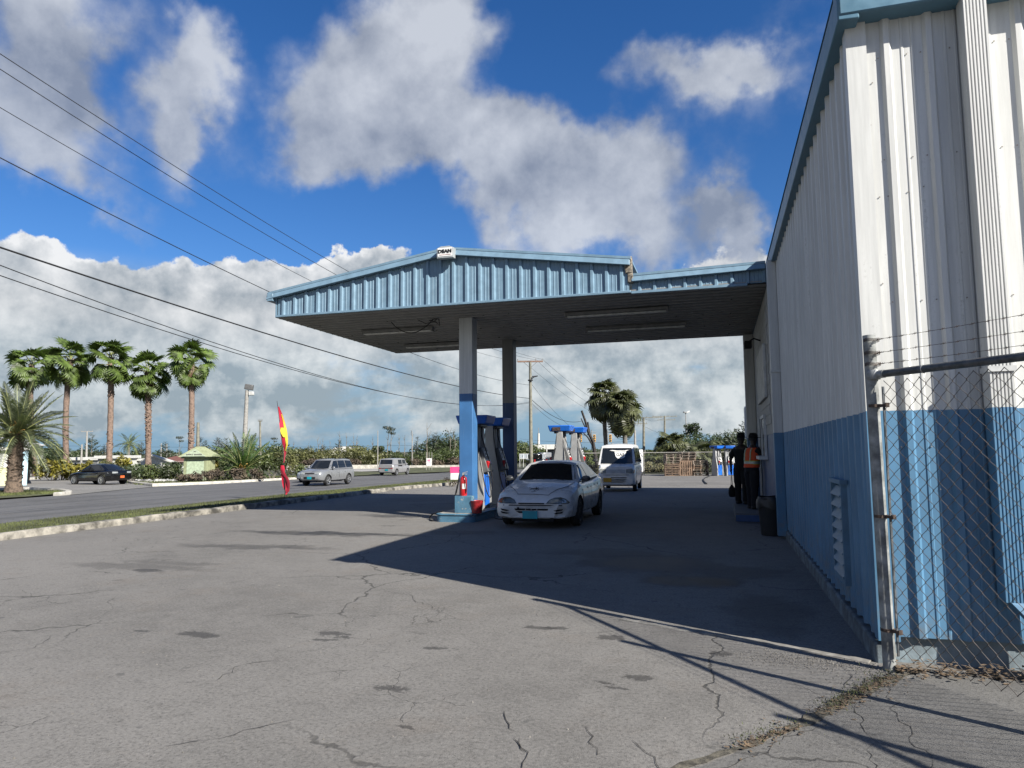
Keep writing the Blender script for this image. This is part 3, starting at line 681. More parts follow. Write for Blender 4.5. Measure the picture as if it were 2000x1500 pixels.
# wall under and beyond the canopy
M_block = mat('painted_block', (0.40, 0.40, 0.38), 0.75, dirt=0.7, dscale=1.5, dirtcol=(0.22, 0.19, 0.15))
mb = MB(); mb.box(XW-.16, XW+.0, 14.35, 22.2, 1.9, 4.75); bld(mb, 'block_wall', M_block)
mb = MB(); mb.box(XW-.155, XW+.0, 14.35, 22.2, 0.0, 1.897); bld(mb, 'block_wall_base', mat('deep_blue_paint', (0.02, 0.07, 0.19), 0.5, dirt=0.3))
blk = MB().box(-.012, 0, 0, .385, 0, .185).mesh('block', M_block)
for r in range(13):
    for k in range(9):
        y = 14.6+k*.395+(0.2 if r % 2 else 0)
        if y > 17.6 and r < 9: continue
        inst('block', blk, wh, loc=(-.162, y-YG, 2.1+r*.195))
def dpipe(xa, y0, y1, z1, x0=None):
    m2 = MB(); xo = XW-.03 if x0 is None else x0
    m2.box(xa, xo, y0, y1, 0.05, z1); return m2
bld(dpipe(XW-.19, 13.72, 13.92, 5.1), 'downpipe', M_wall, bevel=0.008)
mb = MB(); mb.box(XW-.2, XW, 13.70, 13.94, 3.0, 3.04); bld(mb, 'pipe_joint', M_white)
bld(dpipe(XW-.42, 20.4, 20.75, 4.75, XW-.165), 'corner_post', M_wall, bevel=0.01)
bld(dpipe(XW-.2, 23.6, 23.75, 4.5), 'downpipe', M_wall, bevel=0.008)
wf = MB(); wf.box(XW-.22, XW-.165, 16.2, 16.27, 1.45, 2.35); wf.box(XW-.22, XW-.165, 17.33, 17.4, 1.45, 2.35); wf.box(XW-.22, XW-.165, 16.27, 17.33, 2.28, 2.35); wf.box(XW-.34, XW-.16, 16.1, 17.5, 1.38, 1.45)
wfo = bld(wf, 'window', M_white)
bld(MB().box(XW-.2, XW-.17, 16.27, 17.33, 1.45, 2.28), 'pane', M_glass, wfo)
bd = bld(MB().box(XW-.235, XW-.175, 15.2, 17.9, 2.65, 3.75), 'wall_board', mat('board_white', (0.55, 0.55, 0.52), 0.7, dirt=0.8, dscale=2.5, dirtcol=(0.2, 0.18, 0.15)), bevel=0.01)
M_letter = mat('letter_grey', (0.08, 0.07, 0.07), 0.7)
bld(MB().box(XW-.26, XW+.0, 26.3, 27.2, 1.95, 3.1), 'electric_box', M_white, bevel=0.02)
bld(MB().box(XW-.06, XW-.033, 24.5, 26.0, 2.5, 3.55), 'pale_rect', mat('rect_white', (0.75, 0.76, 0.76), 0.5), bevel=0.01)  # thin rectangle, whiter than the wall behind it
bld(MB().box(XW-.18, XW-.158, 18.6, 19.5, 0.2, 2.35), 'side_door', mat('door_grey', (0.20, 0.22, 0.24), 0.5, dirt=0.4))
lamp = empty('wall_lamp', (XW-.165, 16.9, 4.05), label='small floodlight on a bent arm high on the wall under the canopy', cat='lamp')
m2 = MB(); m2.tube([(0, 0, 0), (-.15, 0, .06), (-.25, 0, .0)], .018, 6); m2.build('arm', M_dark, lamp)
m2 = MB(); m2.box(-.36, -.2, -.13, .13, -.16, .0); m2.build('lamp_head', M_dark, lamp, bevel=0.02)

# ================================================================== CANOPY
YF, YB, ZS = 14.35, 20.95, 4.80
cn = empty('canopy', (-5.7, 17.6, 0), label='pale blue gabled metal canopy on two square columns over the pump island', cat='canopy')
def cb(mb, name, mats, parent=cn, **kw): return bld(mb, name, mats, parent, origin=(-5.7, 17.6, 0), **kw)
PKX, PKZ, LX, LZ, RX, RZ = -5.62, 5.93, -10.05, 5.24, -1.62, 5.37
def roofz(x): return LZ+(PKZ-LZ)*(x-LX)/(PKX-LX) if x < PKX else PKZ+(RZ-PKZ)*(x-PKX)/(RX-PKX)
FX0, FW = -9.93, 0.9178
for k in range(9):
    x0 = FX0+k*FW
    me = panel_mesh('fascia_panel', lambda u: ZS+.03, lambda u, x0=x0: roofz(x0+u)-.02, M_fascia, width=FW, pitch=FW/3, first=FW/6, depth=0.04, base=0.05, top=0.026)
    inst('fascia_panel', me, cn, M=Matrix.Translation((x0+5.7, YF-17.6, 0)))
for k in range(3):
    x0 = -1.62+k*.9
    me = panel_mesh('fascia_panel', lambda u: ZS+.03, lambda u: 5.15, M_fascia, width=.9, pitch=.3, first=.15, depth=0.036, base=0.045, top=0.022)
    inst('fascia_panel', me, cn, M=Matrix.Translation((x0+5.7, YF+.06-17.6, 0)))
def beam(a, b, h, dpt, y0):
    """sloped trim between two (x,z) points, h high, from y0-dpt to y0"""
    m2 = MB(); (xa, za), (xb, zb) = a, b
    m2.add([(xa, y0-dpt, za), (xb, y0-dpt, zb), (xb, y0, zb), (xa, y0, za), (xa, y0-dpt+.05, za+h), (xb, y0-dpt+.05, zb+h), (xb, y0, zb+h), (xa, y0, za+h)],
           [(3, 2, 1, 0), (4, 5, 6, 7), (0, 1, 5, 4), (2, 3, 7, 6), (0, 4, 7, 3), (1, 2, 6, 5)])
    return m2
cb(beam((-10.18, LZ-.02), (PKX, PKZ-.02), 0.17, 0.15, YF+.02), 'rake_trim', M_fascia, recalc=True, bevel=0.012)
cb(beam((PKX, PKZ-.02), (RX-.02, RZ-.02), 0.17, 0.15, YF+.02), 'rake_trim', M_fascia, recalc=True, bevel=0.012)
cb(beam((RX, 5.02), (XW-.17, 5.08), 0.15, 0.12, YF+.06), 'rake_trim', M_fascia, recalc=True, bevel=0.012)
cb(MB().box(-9.95, -1.64, YF-.055, YF+.03, ZS-.005, ZS+.045), 'bottom_trim', M_fascia, bevel=0.006)
cb(MB().box(-1.635, 0.62, YF-.0, YF+.08, ZS-.02, ZS+.035), 'bottom_trim', M_fascia, bevel=0.006)
cb(MB().box(-1.75, -1.60, YF-.05, YF+.1, 5.2, 5.55).box(-1.70, -1.58, YF-.04, YF+.08, 5.0, 5.2), 'broken_trim', mat('torn_trim', (0.22, 0.19, 0.15), 0.8, var=.5, scale=20), bevel=.02)
# roof planes
def slab(pts, th=0.05):
    m2 = MB(); n = len(pts); m2.add(pts+[(x, y, z-th) for x, y, z in pts], [tuple(range(n)), tuple(range(n, 2*n))[::-1]]+[(i, (i+1) % n, n+(i+1) % n, n+i) for i in range(n)]); return m2
cb(slab([(-10.15, YF-.1, LZ+.16), (PKX, YF-.1, PKZ+.16), (PKX, YB+.1, PKZ+.16), (-10.15, YB+.1, LZ+.16)]), 'roof', M_fascia, recalc=True)
cb(slab([(PKX, YF-.1, PKZ+.16), (RX, YF-.1, RZ+.16), (RX, YB+.1, RZ+.16), (PKX, YB+.1, PKZ+.16)]), 'roof', M_fascia, recalc=True)
cb(slab([(RX, YF-.03, 5.19), (XW-.17, YF-.03, 5.24), (XW-.17, YB, 5.24), (RX, YB, 5.19)]), 'roof', M_fascia, recalc=True)
cb(MB().box(-10.0, -9.96, YF, YB, ZS, 5.3), 'side_fascia', M_fascia)
cb(MB().box(-10.16, -10.0, YF-.12, YB+.1, 5.18, 5.36), 'gutter', M_fascia, bevel=.01)
mb = MB(); mb.add([(-9.95, YB, ZS), (-9.95, YB, LZ), (PKX, YB, PKZ), (RX, YB, RZ), (RX, YB, 5.15), (XW, YB, 5.15), (XW, YB, ZS)], [(0, 1, 2, 3, 4, 5, 6)])
cb(mb, 'rear_fascia', M_fascia)
cb(MB().box(-9.94, XW-.17, YF+.05, YB-.02, ZS+.05, ZS+.07), 'soffit_light_block', M_soffit)  # backing plate added above the soffit to stop light slits between the sheets
# soffit sheets: long panels parallel to the front, ribs hanging down
nS = 22; pw = (YB-YF-.02)/nS
def soff(x0, x1, zz, name):
    for k in range(nS):
        y0 = YF+.02+k*pw; m2 = MB()
        pr = [(0, 0), (.07, 0), (.085, -.02), (.115, -.02), (.13, 0), (pw-.012, 0), (pw-.008, .01), (pw, .01)]
        n = len(pr); vs = [(x0, y0+a, zz+b) for a, b in pr]+[(x1, y0+a, zz+b) for a, b in pr]
        m2.add(vs, [(i, i+1, n+i+1, n+i) for i in range(n-1)]); cb(m2, name, M_soffit)
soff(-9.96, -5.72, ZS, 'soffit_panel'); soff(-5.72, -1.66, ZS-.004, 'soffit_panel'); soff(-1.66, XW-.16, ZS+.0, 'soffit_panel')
mb = MB(); 
for y in (YF+1.3, YF+2.9, YF+4.5, YF+6.0):
    x = -9.6
    while x < .8:
        mb.box(x, x+.035, y+rnd.uniform(-.02, .02), y+.035, ZS-.016, ZS-.004); x += .62
cb(mb, 'soffit_bolts', M_dark)
M_col2 = two_tone('column_paint_shaded', 2.97, (0.19, 0.19, 0.185), (0.02, 0.06, 0.16), 0.2)  # rear column's copy of the paint, darkened so its colour carries the canopy shade
# columns
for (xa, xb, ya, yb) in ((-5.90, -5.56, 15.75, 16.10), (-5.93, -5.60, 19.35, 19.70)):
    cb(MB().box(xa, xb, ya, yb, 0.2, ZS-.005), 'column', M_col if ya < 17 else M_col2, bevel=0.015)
# strip lights and loose cable
def strip_light(x0, x1, y, lab):
    e = empty('strip_light', ((x0+x1)/2, y, ZS-.02), label=lab, cat='light fitting', group='strip lights under the canopy'); L = (x1-x0)/2
    MB().box(-L, L, -.09, .09, -.07, 0).build('housing', M_soffit, e, bevel=.01)
    m3 = MB(); m3.tube([(-L+.05, -.045, -.095), (L-.05, -.045, -.095)], .019, 8); m3.tube([(-L+.05, .045, -.095), (L-.05, .045, -.095)], .019, 8)
    m3.build('tube', mat('fluorescent_tube', (0.7, 0.7, 0.66), 0.3), e, smooth=60)
    for s in (-1, 1): MB().box(-.02, .02, -.08, .08, -.12, -.07).build('end_cap', M_soffit, e, loc=(s*(L-.03), 0, 0))
strip_light(-3.35, -1.0, 15.95, 'long strip light under the canopy, nearest the fascia')
strip_light(-3.25, -.7, 18.1, 'long strip light under the canopy, between the other one and the far edge')
strip_light(-8.9, -6.9, 16.6, 'strip light in the left bay of the canopy behind the loose cable')
strip_light(-8.9, -6.9, 19.2, 'strip light in the left bay of the canopy near its far edge')
cab = MB(); pts = []
for i in range(17):
    u = i/16; pts.append((-7.6+u*1.25, 15.6, ZS-.03-.30*math.sin(PI*min(1, u*1.15))**.8))
pts += [(-6.33, 15.6, ZS-.2), (-6.42, 15.6, ZS-.1), (-6.6, 15.6, ZS-.05)]
cab.tube(pts, .012, 6); cab.tube([(-6.9, 15.6, ZS-.02), (-6.7, 15.6, ZS-.12), (-6.5, 15.6, ZS-.1), (-6.38, 15.6, ZS-.02)], .009, 6)
tag(cab.build('loose_cable', M_black, smooth=60), 'loose black cable hanging in a loop under the canopy', 'cable')
# sign box on the ridge
sg = empty('sign_box', (PKX+.02, YF-.16, PKZ-.13), label='small white sign box reading DEAN at the canopy peak', cat='sign')
m3 = MB(); m3.prism([(-.19, 0), (.19, 0), (.20, .22), (.1, .265), (-.1, .265), (-.2, .22)], -.09, .05, 'y'); m3.build('box', mat('sign_grey', (0.33, 0.36, 0.37), .6, dirt=.4), sg, bevel=.008)
MB().box(-.17, .17, -.097, -.09, .035, .225).build('sign_face', mat('sign_white', (0.8, 0.8, 0.78), .5), sg, bevel=.003)
tm = text_mesh('lettering', 'DEAN', .105, mat('sign_black', (0.01, .01, .01), .5), extrude=.002, bold=.006, sx=1.12)
inst('lettering', tm, sg, M=Matrix.Translation((0, -.101, .145))@Matrix.Rotation(PI/2, 4, 'X'))
MB().box(-.13, .0, -.101, -.097, .065, .078).box(.015, .14, -.101, -.097, .065, .078).build('small_print', mat('small_print', (0.45, .3, .28), .6), sg)

# ================================================================== FENCE at the right
FA = Vector((1.13, 5.90, 0)); FD = Vector((0.615, -0.788, 0)).normalized()
fn = empty('chain_link_fence', FA, math.atan2(FD.y, FD.x), 'rusty chain-link fence topped with barbed wire in front of the lit wall', 'fence')
L_ = 7.4
for k, s in enumerate((0, 1.85, 3.7, 5.55, 7.4)):
    m3 = MB(); zt = 2.47
    m3.tube([(s, 0, -.05), (s-.02*(k == 0), 0, zt)], .045 if k == 0 else .036, 14)
    m3.build('post', M_galv if k else mat('mossy_post', (0.24, 0.25, 0.245), .75, .05, .35, 8, dirt=.55, dscale=5, dirtcol=(.08, .085, .08)), fn, smooth=60)
m3 = MB(); m3.tube([(.03, 0, 2.165), (L_, 0, 2.175)], .028, 12); m3.build('top_rail', M_rail, fn, smooth=60)
m3 = MB(); m3.tube([(.02, 0, 2.165), (.10, 0, 2.165)], .031, 12); m3.lathe([(.05, 2.13), (.053, 2.14), (.053, 2.19), (.05, 2.2)], 14); m3.build('rail_cap', M_galv, fn, smooth=50)
m3 = MB(); m3.box(.075, .083, -.01, .01, .12, 2.07); m3.build('tension_bar', M_rail, fn)
for z in (.28, 1.1, 1.92):
    m3 = MB(); m3.lathe([(.047, z), (.05, z), (.05, z+.022), (.047, z+.022)], 14); m3.box(.04, .115, -.012, .012, z, z+.02); m3.box(.10, .112, -.018, .018, z-.005, z+.028); m3.build('brace_band', M_rust, fn)
# mesh: zigzag wires, each leaning over its neighbour at the knuckles
pw_, ph_ = .050, .106; nz = int(2.06/(ph_/2))
m3 = MB(); ncol = int((L_-.08)/pw_)
rows = [.10+i*ph_/2 for i in range(nz+1)]
def bulge(x, z):
    return 0.05*math.sin(x*1.3)*max(0, 1-z/.9)+.012*math.sin(x*3+z*4)
for c_ in range(ncol):
    x0 = .085+c_*pw_; pts = []
    for i, z in enumerate(rows):
        dx = pw_*((i+c_) % 2)*1.06-pw_*.03; zz = z+(-.06*min(1, (c_*pw_)/2.0)*max(0, 1-z/.5))
        xx = x0+dx+rnd.uniform(-.002, .002)
        pts.append((xx, (.003 if (i+c_) % 2 else -.003)+bulge(xx, z), zz))
    m3.tube(pts, .0027, 4, cap=False)
mo = m3.build('wire_mesh', M_wire, fn); tag(mo, kind='stuff')
for k in range(9):
    x = .42+k*.72
    m4 = MB(); m4.tube([(x+.004*math.cos(a)*0, .03*math.cos(a), 2.165+.03*math.sin(a)) for a in lin(0, 2*PI, 11)]+[(x, 0, 2.10), (x+.005, .01, 2.07)], .0022, 4); m4.build('tie_wire', mat('bright_wire', (.55, .55, .55), .4, .6), fn)
for bi, (z0, zz) in enumerate(((2.43, 2.47), (2.33, 2.36), (2.245, 2.265))):
    m4 = MB(); pts = [(.0+L_*i/60, rnd.uniform(-.004, .004), z0+(zz-z0)*i/60-.012*math.sin(PI*((i*7.4/60) % 1.85)/1.85)) for i in range(61)]
    m4.tube(pts, .0020, 4)
    for lp in range(5): m4.tube([(.0+.055*math.cos(a), .055*math.sin(a), z0+lp*.005-.01+.004*math.sin(3*a)) for a in lin(0, 2*PI, 13)], .0016, 4)
    m4.tube([(.05+.004*i, .006*math.cos(i*1.5), z0+.006*math.sin(i*1.5)) for i in range(14)], .0022, 4)
    m4.build('barbed_wire', M_rust, fn)
    m5 = MB(); x = .16
    while x < L_:
        i = int(x/L_*60); z = pts[i][2]
        for a in (.6, 2.2): m5.tube([(x-.014*math.cos(a), -.012, z-.014*math.sin(a)), (x+.014*math.cos(a), .012, z+.014*math.sin(a))], .0013, 4)
        m5.tube([(x-.006, .003, z), (x+.006, .003, z)], .0034, 5)
        x += .105
    m5.build('barbs', M_rust, fn)
# ================================================================== PUMP ISLAND
M_isl = mat('island_blue', (0.07, 0.175, 0.26), 0.6, var=0.15, dirt=0.45, dscale=3, bump=0.3, chips=0.55, chipcol=(0.3, 0.29, 0.26))
M_isltop = mat('island_top', (0.3, 0.285, 0.25), 0.85, dirt=0.6, dscale=2)
def rounded(x0, x1, y0, y1, r, n=6):
    pts = []
    for (cx, cy, a0) in ((x1-r, y0+r, -PI/2), (x1-r, y1-r, 0), (x0+r, y1-r, PI/2), (x0+r, y0+r, PI)):
        for i in range(n+1): a = a0+PI/2*i/n; pts.append((cx+r*math.cos(a), cy+r*math.sin(a)))
    return pts
def island(x0, x1, y0, y1, lab):
    e = empty('pump_island', ((x0+x1)/2, (y0+y1)/2, 0), label=lab, cat='kerb island')
    w, l = (x1-x0)/2, (y1-y0)/2
    m2 = MB(); m2.prism(rounded(-w, w, -l, l, .14), -.05, .15, 'z'); m2.prism(rounded(-w-.02, w+.02, -l-.02, l+.02, .15), .150, .19, 'z')
    m2.build('kerb_edge', M_isl, e, bevel=0.012)
    MB().prism(rounded(-w+.05, w-.05, -l+.05, l-.05, .1), .18, .20, 'z').build('top_slab', M_isltop, e)
island(-6.36, -5.42, 15.42, 20.6, 'raised blue island with chipped edge under the near pumps and columns')
island(-5.95, -5.0, 24.0, 29.2, 'raised island under the far pair of pumps behind the white sedan')
M_clad = mat('pump_cladding', (0.38, 0.385, 0.385), 0.45, .2, var=0.06, dirt=0.3, dscale=3)
M_pblue = mat('pump_blue', (0.012, 0.13, 0.55), 0.35, var=0.1, dirt=0.15)
M_pdark = mat('pump_dark', (0.035, 0.037, 0.04), 0.4)
M_pmid = mat('pump_grey', (0.11, 0.115, 0.12), 0.5, dirt=0.3)
M_pwhite = mat('pump_white', (0.68, 0.68, 0.66), 0.5, dirt=.2)
M_red = mat('nozzle_red', (0.45, 0.012, 0.018), 0.35)
def pump(old=False):
    e = empty('fuel_pump', (0, 0, 0))
    m2 = MB(); m2.prism([(-.31, 0), (.31, 0), (.30, .75), (.23, 1.18), (.13, 1.65), (.11, 2.18), (-.11, 2.18), (-.13, 1.65), (-.23, 1.18), (-.30, .75)], -.34, -.24, 'y')
    m2.prism([(-.31, 0), (.31, 0), (.30, .75), (.23, 1.18), (.13, 1.65), (.11, 2.18), (-.11, 2.18), (-.13, 1.65), (-.23, 1.18), (-.30, .75)], .24, .34, 'y')
    m2.build('side_cladding', M_clad, e, bevel=0.01)
    MB().box(-.275, .275, -.245, .245, .02, .95).box(-.17, .17, -.23, .23, .95, 1.35).build('cabinet', M_pmid, e)
    m2 = MB(); m2.box(-.07, .07, -.2, -.06, 1.3, 2.2).box(-.07, .07, .06, .2, 1.3, 2.2); m2.build('mast', M_clad, e, bevel=.01)
    m2 = MB(); top = [(-.44, -.40), (.44, -.40), (.44, .40), (-.44, .40)]; bot = [(-.37, -.36), (.37, -.36), (.37, .36), (-.37, .36)]
    m2.add([(x, y, 2.17) for x, y in bot]+[(x, y, 2.40) for x, y in top], [(3, 2, 1, 0), (4, 5, 6, 7)]+[(i, (i+1) % 4, 4+(i+1) % 4, 4+i) for i in range(4)])
    m2.build('valance', M_pblue, e, bevel=.03)
    MB().box(-.22, .22, -.30, .30, 2.10, 2.172).build('valance_frame', M_pdark, e, bevel=.02)
    MB().box(-.25, .05, -.405, -.385, 2.2, 2.33).build('worn_patch', M_rust, e)
    for s in (-1, 1):
        m2 = MB(); m2.box(0, .014, -.225, .225, .08, .88); d = m2.build('lower_door', M_pblue, e, bevel=.006, loc=(s*.283-.007, 0, 0))
        MB().box(-.01, .024, -.04, .04, .80, .83).build('latch', M_pdark, d)
        R_ = Matrix.Translation((s*.235, 0, 1.22))@Matrix.Rotation(-s*.30, 4, 'Y')
        m2 = MB(); m2.box(-.09, .09, -.225, .225, -.31, .34, M=R_); h_ = m2.build('display_head', M_pmid, e, bevel=.02)
        x0, x1 = (.092, .1) if s > 0 else (-.1, -.092)
        MB().box(x0, x1, -.17, .17, -.10, .22, M=R_).build('display_face', M_pwhite, h_)
        MB().box(x0+.009*s, x1+.006*s, -.12, .12, .02, .10, M=R_).box(x0+.009*s, x1+.006*s, -.12, .05, .125, .19, M=R_).build('screen', M_pdark, h_)
        MB().box(x0, x1, -.15, .15, -.28, -.14, M=R_).build('grade_buttons', M_pdark, h_)
        # nozzle in its boot at the -Y end of the head, hose from the mast
        R2 = Matrix.Translation((s*.345, -.17, 1.05))
        m2 = MB(); m2.box(-.045, .045, -.035, .035, -.02, .17, M=R2@Matrix.Rotation(s*.25, 4, 'Y')); nz_ = m2.build('nozzle', M_red, e, bevel=.018)
        m2 = MB(); m2.tube([R2@Vector((s*.0, 0, 0)), R2@Vector((s*.03, 0, -.12)), R2@Vector((s*.06, 0, -.22))], [.02, .015, .012], 8); m2.build('nozzle_spout', M_galv, nz_, smooth=60)
        m2 = MB(); hp = [(s*.11, -.30, 2.12), (s*.13, -.33, 1.9), (s*.20, -.37, 1.45), (s*.29, -.42, 1.0), (s*.37, -.42, .62), (s*.44, -.38, .38), (s*.48, -.30, .30), (s*.47, -.22, .42), (s*.43, -.18, .66), (s*.41, -.17, .84)]
        m2.tube(smooth_path(hp, 4), .014, 8); m2.build('hose', M_black, e, smooth=60)
        if s > 0:
            m2 = MB(); hp = [(.11, .1, 2.12), (.16, -.05, 1.9), (.30, -.15, 1.55), (.42, -.1, 1.1), (.44, .0, .7), (.42, .08, .5)]
            m2.tube(smooth_path(hp, 4), .013, 8); m2.build('hose', M_black, e, smooth=60)
    return e
def smooth_path(pts, n):
    P = [Vector(p) for p in pts]; out = []
    for i in range(len(P)-1):
        p0, p1, p2, p3 = P[max(i-1, 0)], P[i], P[i+1], P[min(i+2, len(P)-1)]
        for k in range(n):
            u = k/n; out.append(0.5*((2*p1)+(p2-p0)*u+(2*p0-5*p1+4*p2-p3)*u*u+(3*p1-p0-3*p2+p3)*u**3))
    out.append(P[-1]); return out
pm = pump(); grp = 'fuel pumps on the forecourt'
def place_pump(src, loc, rz, lab, first=False, sc_=1.0, g=grp):
    e = src if first else copy_tree(src); e.location = loc; e.rotation_euler = (0, 0, rz); e.scale = (sc_, sc_, sc_); tag(e, lab, 'fuel pump', g); return e
place_pump(pm, (-5.90, 16.98, .2), 0, 'fuel pump directly behind the front column, its red nozzle by the sedan', True, .96)
place_pump(pm, (-5.93, 18.45, .2), 0, 'blue-topped fuel pump in the shade just in front of the second column', sc_=.96)
place_pump(pm, (-5.50, 25.2, .2), 0, 'far-island fuel pump nearer the camera, with worn brown patch on its top', sc_=.96)
place_pump(pm, (-5.45, 27.6, .2), 0, 'fuel pump at the far end of the far island, partly behind its twin', sc_=.96)
def pylow(px, Dp): return at(px, Dp)
pp = at(1400, 57); place_pump(pm, pp, -.75, 'discarded fuel pump beside the pallets with faded grey end on its blue top', sc_=1.0, g='discarded pumps by the back fence')
pp = at(1424, 57); place_pump(pm, pp, -1.30, 'discarded fuel pump with white display frame, right of the other discarded one', sc_=1.0, g='discarded pumps by the back fence')
MB().box(-.21, .21, -.09, .09, 0, .39).build('plinth_box', M_isl, loc=(-5.72, 15.62, .2), bevel=.008); tag(COL.objects[-1] if False else bpy.data.objects['plinth_box'], 'blue painted block standing in front of the column foot', 'block')
ex = empty('fire_extinguisher', (-5.745, 15.62, .59), label='red fire extinguisher standing on the blue block', cat='fire extinguisher')
m2 = MB(); m2.lathe([(.0, 0), (.078, .0), (.085, .02), (.085, .36), (.07, .42), (.03, .45), (.026, .47)], 18); m2.build('cylinder', mat('extinguisher_red', (0.40, 0.012, 0.015), .3, coat=.5), ex, smooth=45)
m2 = MB(); m2.box(-.02, .02, -.02, .02, .46, .50).box(-.02, .09, -.014, .014, -.007, .007, M=Matrix.Translation((0, 0, .505))@Matrix.Rotation(.1, 4, 'Y')).box(-.02, .10, -.014, .014, -.007, .007, M=Matrix.Translation((0, 0, .525))@Matrix.Rotation(-.25, 4, 'Y')); m2.build('valve_handle', mat('handle_grey', (.4, .4, .38), .5), ex)
m2 = MB(); m2.tube(smooth_path([(.02, -.03, .48), (.06, -.08, .44), (.09, -.09, .3), (.095, -.07, .16), (.09, -.06, .08)], 4), [.011]*16+[.018], 6); m2.build('hose', M_black, ex, smooth=60)
m2 = MB(); m2.add([(.0855*math.cos(a), .0855*math.sin(a), z) for z in (.16, .28) for a in lin(-1.6, -.5, 7)], [(i, i+1, 8+i, 7+i) for i in range(6)]); m2.build('label_sticker', M_pwhite, ex)
bk = empty('bucket', (-5.42, 15.62, .2), label='battered red bucket beside the blue block on the island', cat='bucket')
m2 = MB(); m2.lathe([(.0, 0), (.115, 0), (.118, .02), (.15, .27), (.156, .28), (.15, .285), (.142, .27), (.11, .03), (0, .03)], 22, caps=False); m2.build('pail', mat('bucket_red', (0.28, 0.012, 0.016), .5, var=.25, scale=14, dirt=.3), bk, smooth=40)
m2 = MB(); m2.tube([(.15*math.cos(a), .02+.03*math.sin(a), .27+.03+.02*math.sin(a)) for a in lin(0, PI, 9)], .004, 5); m2.build('bail', M_galv, bk)
m2 = MB(); m2.tube(smooth_path([(-6.30, 15.75, .22), (-6.6, 15.85, .14), (-6.75, 16.0, .02), (-6.55, 15.6, .02), (-6.45, 15.5, .02)], 5), .018, 7)
tag(m2.build('hose_piece', M_black, smooth=60), 'black hose lying over the left edge of the near island', 'hose')
m2 = MB(); m2.tube(smooth_path([(-5.45, 17.2, .22), (-5.3, 16.6, .03), (-5.1, 16.2, .02), (-4.9, 16.1, .02)], 5), .013, 7)
tag(m2.build('hose_piece', M_black, smooth=60), 'thin hose trailing off the right side of the near island by the sedan', 'hose')

# ================================================================== VEHICLES
def loft(stations, n=26):
    """stations: (x, hw, zb, zt, crown) ; returns closed body MB, smooth"""
    st_ = sorted(stations); xs = [s[0] for s in st_]
    X_ = []
    for i in range(len(st_)-1):
        m_ = max(1, int(round((xs[i+1]-xs[i])/(xs[-1]-xs[0])*n)))
        X_ += [xs[i]+(xs[i+1]-xs[i])*k/m_ for k in range(m_)]
    X_.append(xs[-1]); rows = []
    for x in X_:
        row = [float(np.interp(x, xs, [s[j] for s in st_])) for j in range(1, 5)]
        hw, zb, zt, cr = row; H_ = zt-zb
        half = [(hw*.80, zb), (hw*.95, zb+.06*H_+.01), (hw*.99, zb+.22*H_), (hw, zb+.45*H_), (hw*.985, zb+.70*H_), (hw*.95, zb+.88*H_), (hw*.87, zb+.97*H_), (hw*.72, zt+cr*.35), (hw*.35, zt+cr*.85)]
        ring = [(x, 0, zb)]+[(x, -a, b) for a, b in half]+[(x, 0, zt+cr)]+[(x, a, b) for a, b in half[::-1]]
        rows.append(ring)
    m2 = MB(); k = len(rows[0]); vs = [p for r in rows for p in r]
    fs = [(i*k+j, i*k+(j+1) % k, (i+1)*k+(j+1) % k, (i+1)*k+j) for i in range(len(rows)-1) for j in range(k)]
    fs += [tuple(range(k))[::-1], tuple((len(rows)-1)*k+j for j in range(k))]
    m2.add(vs, fs); return m2
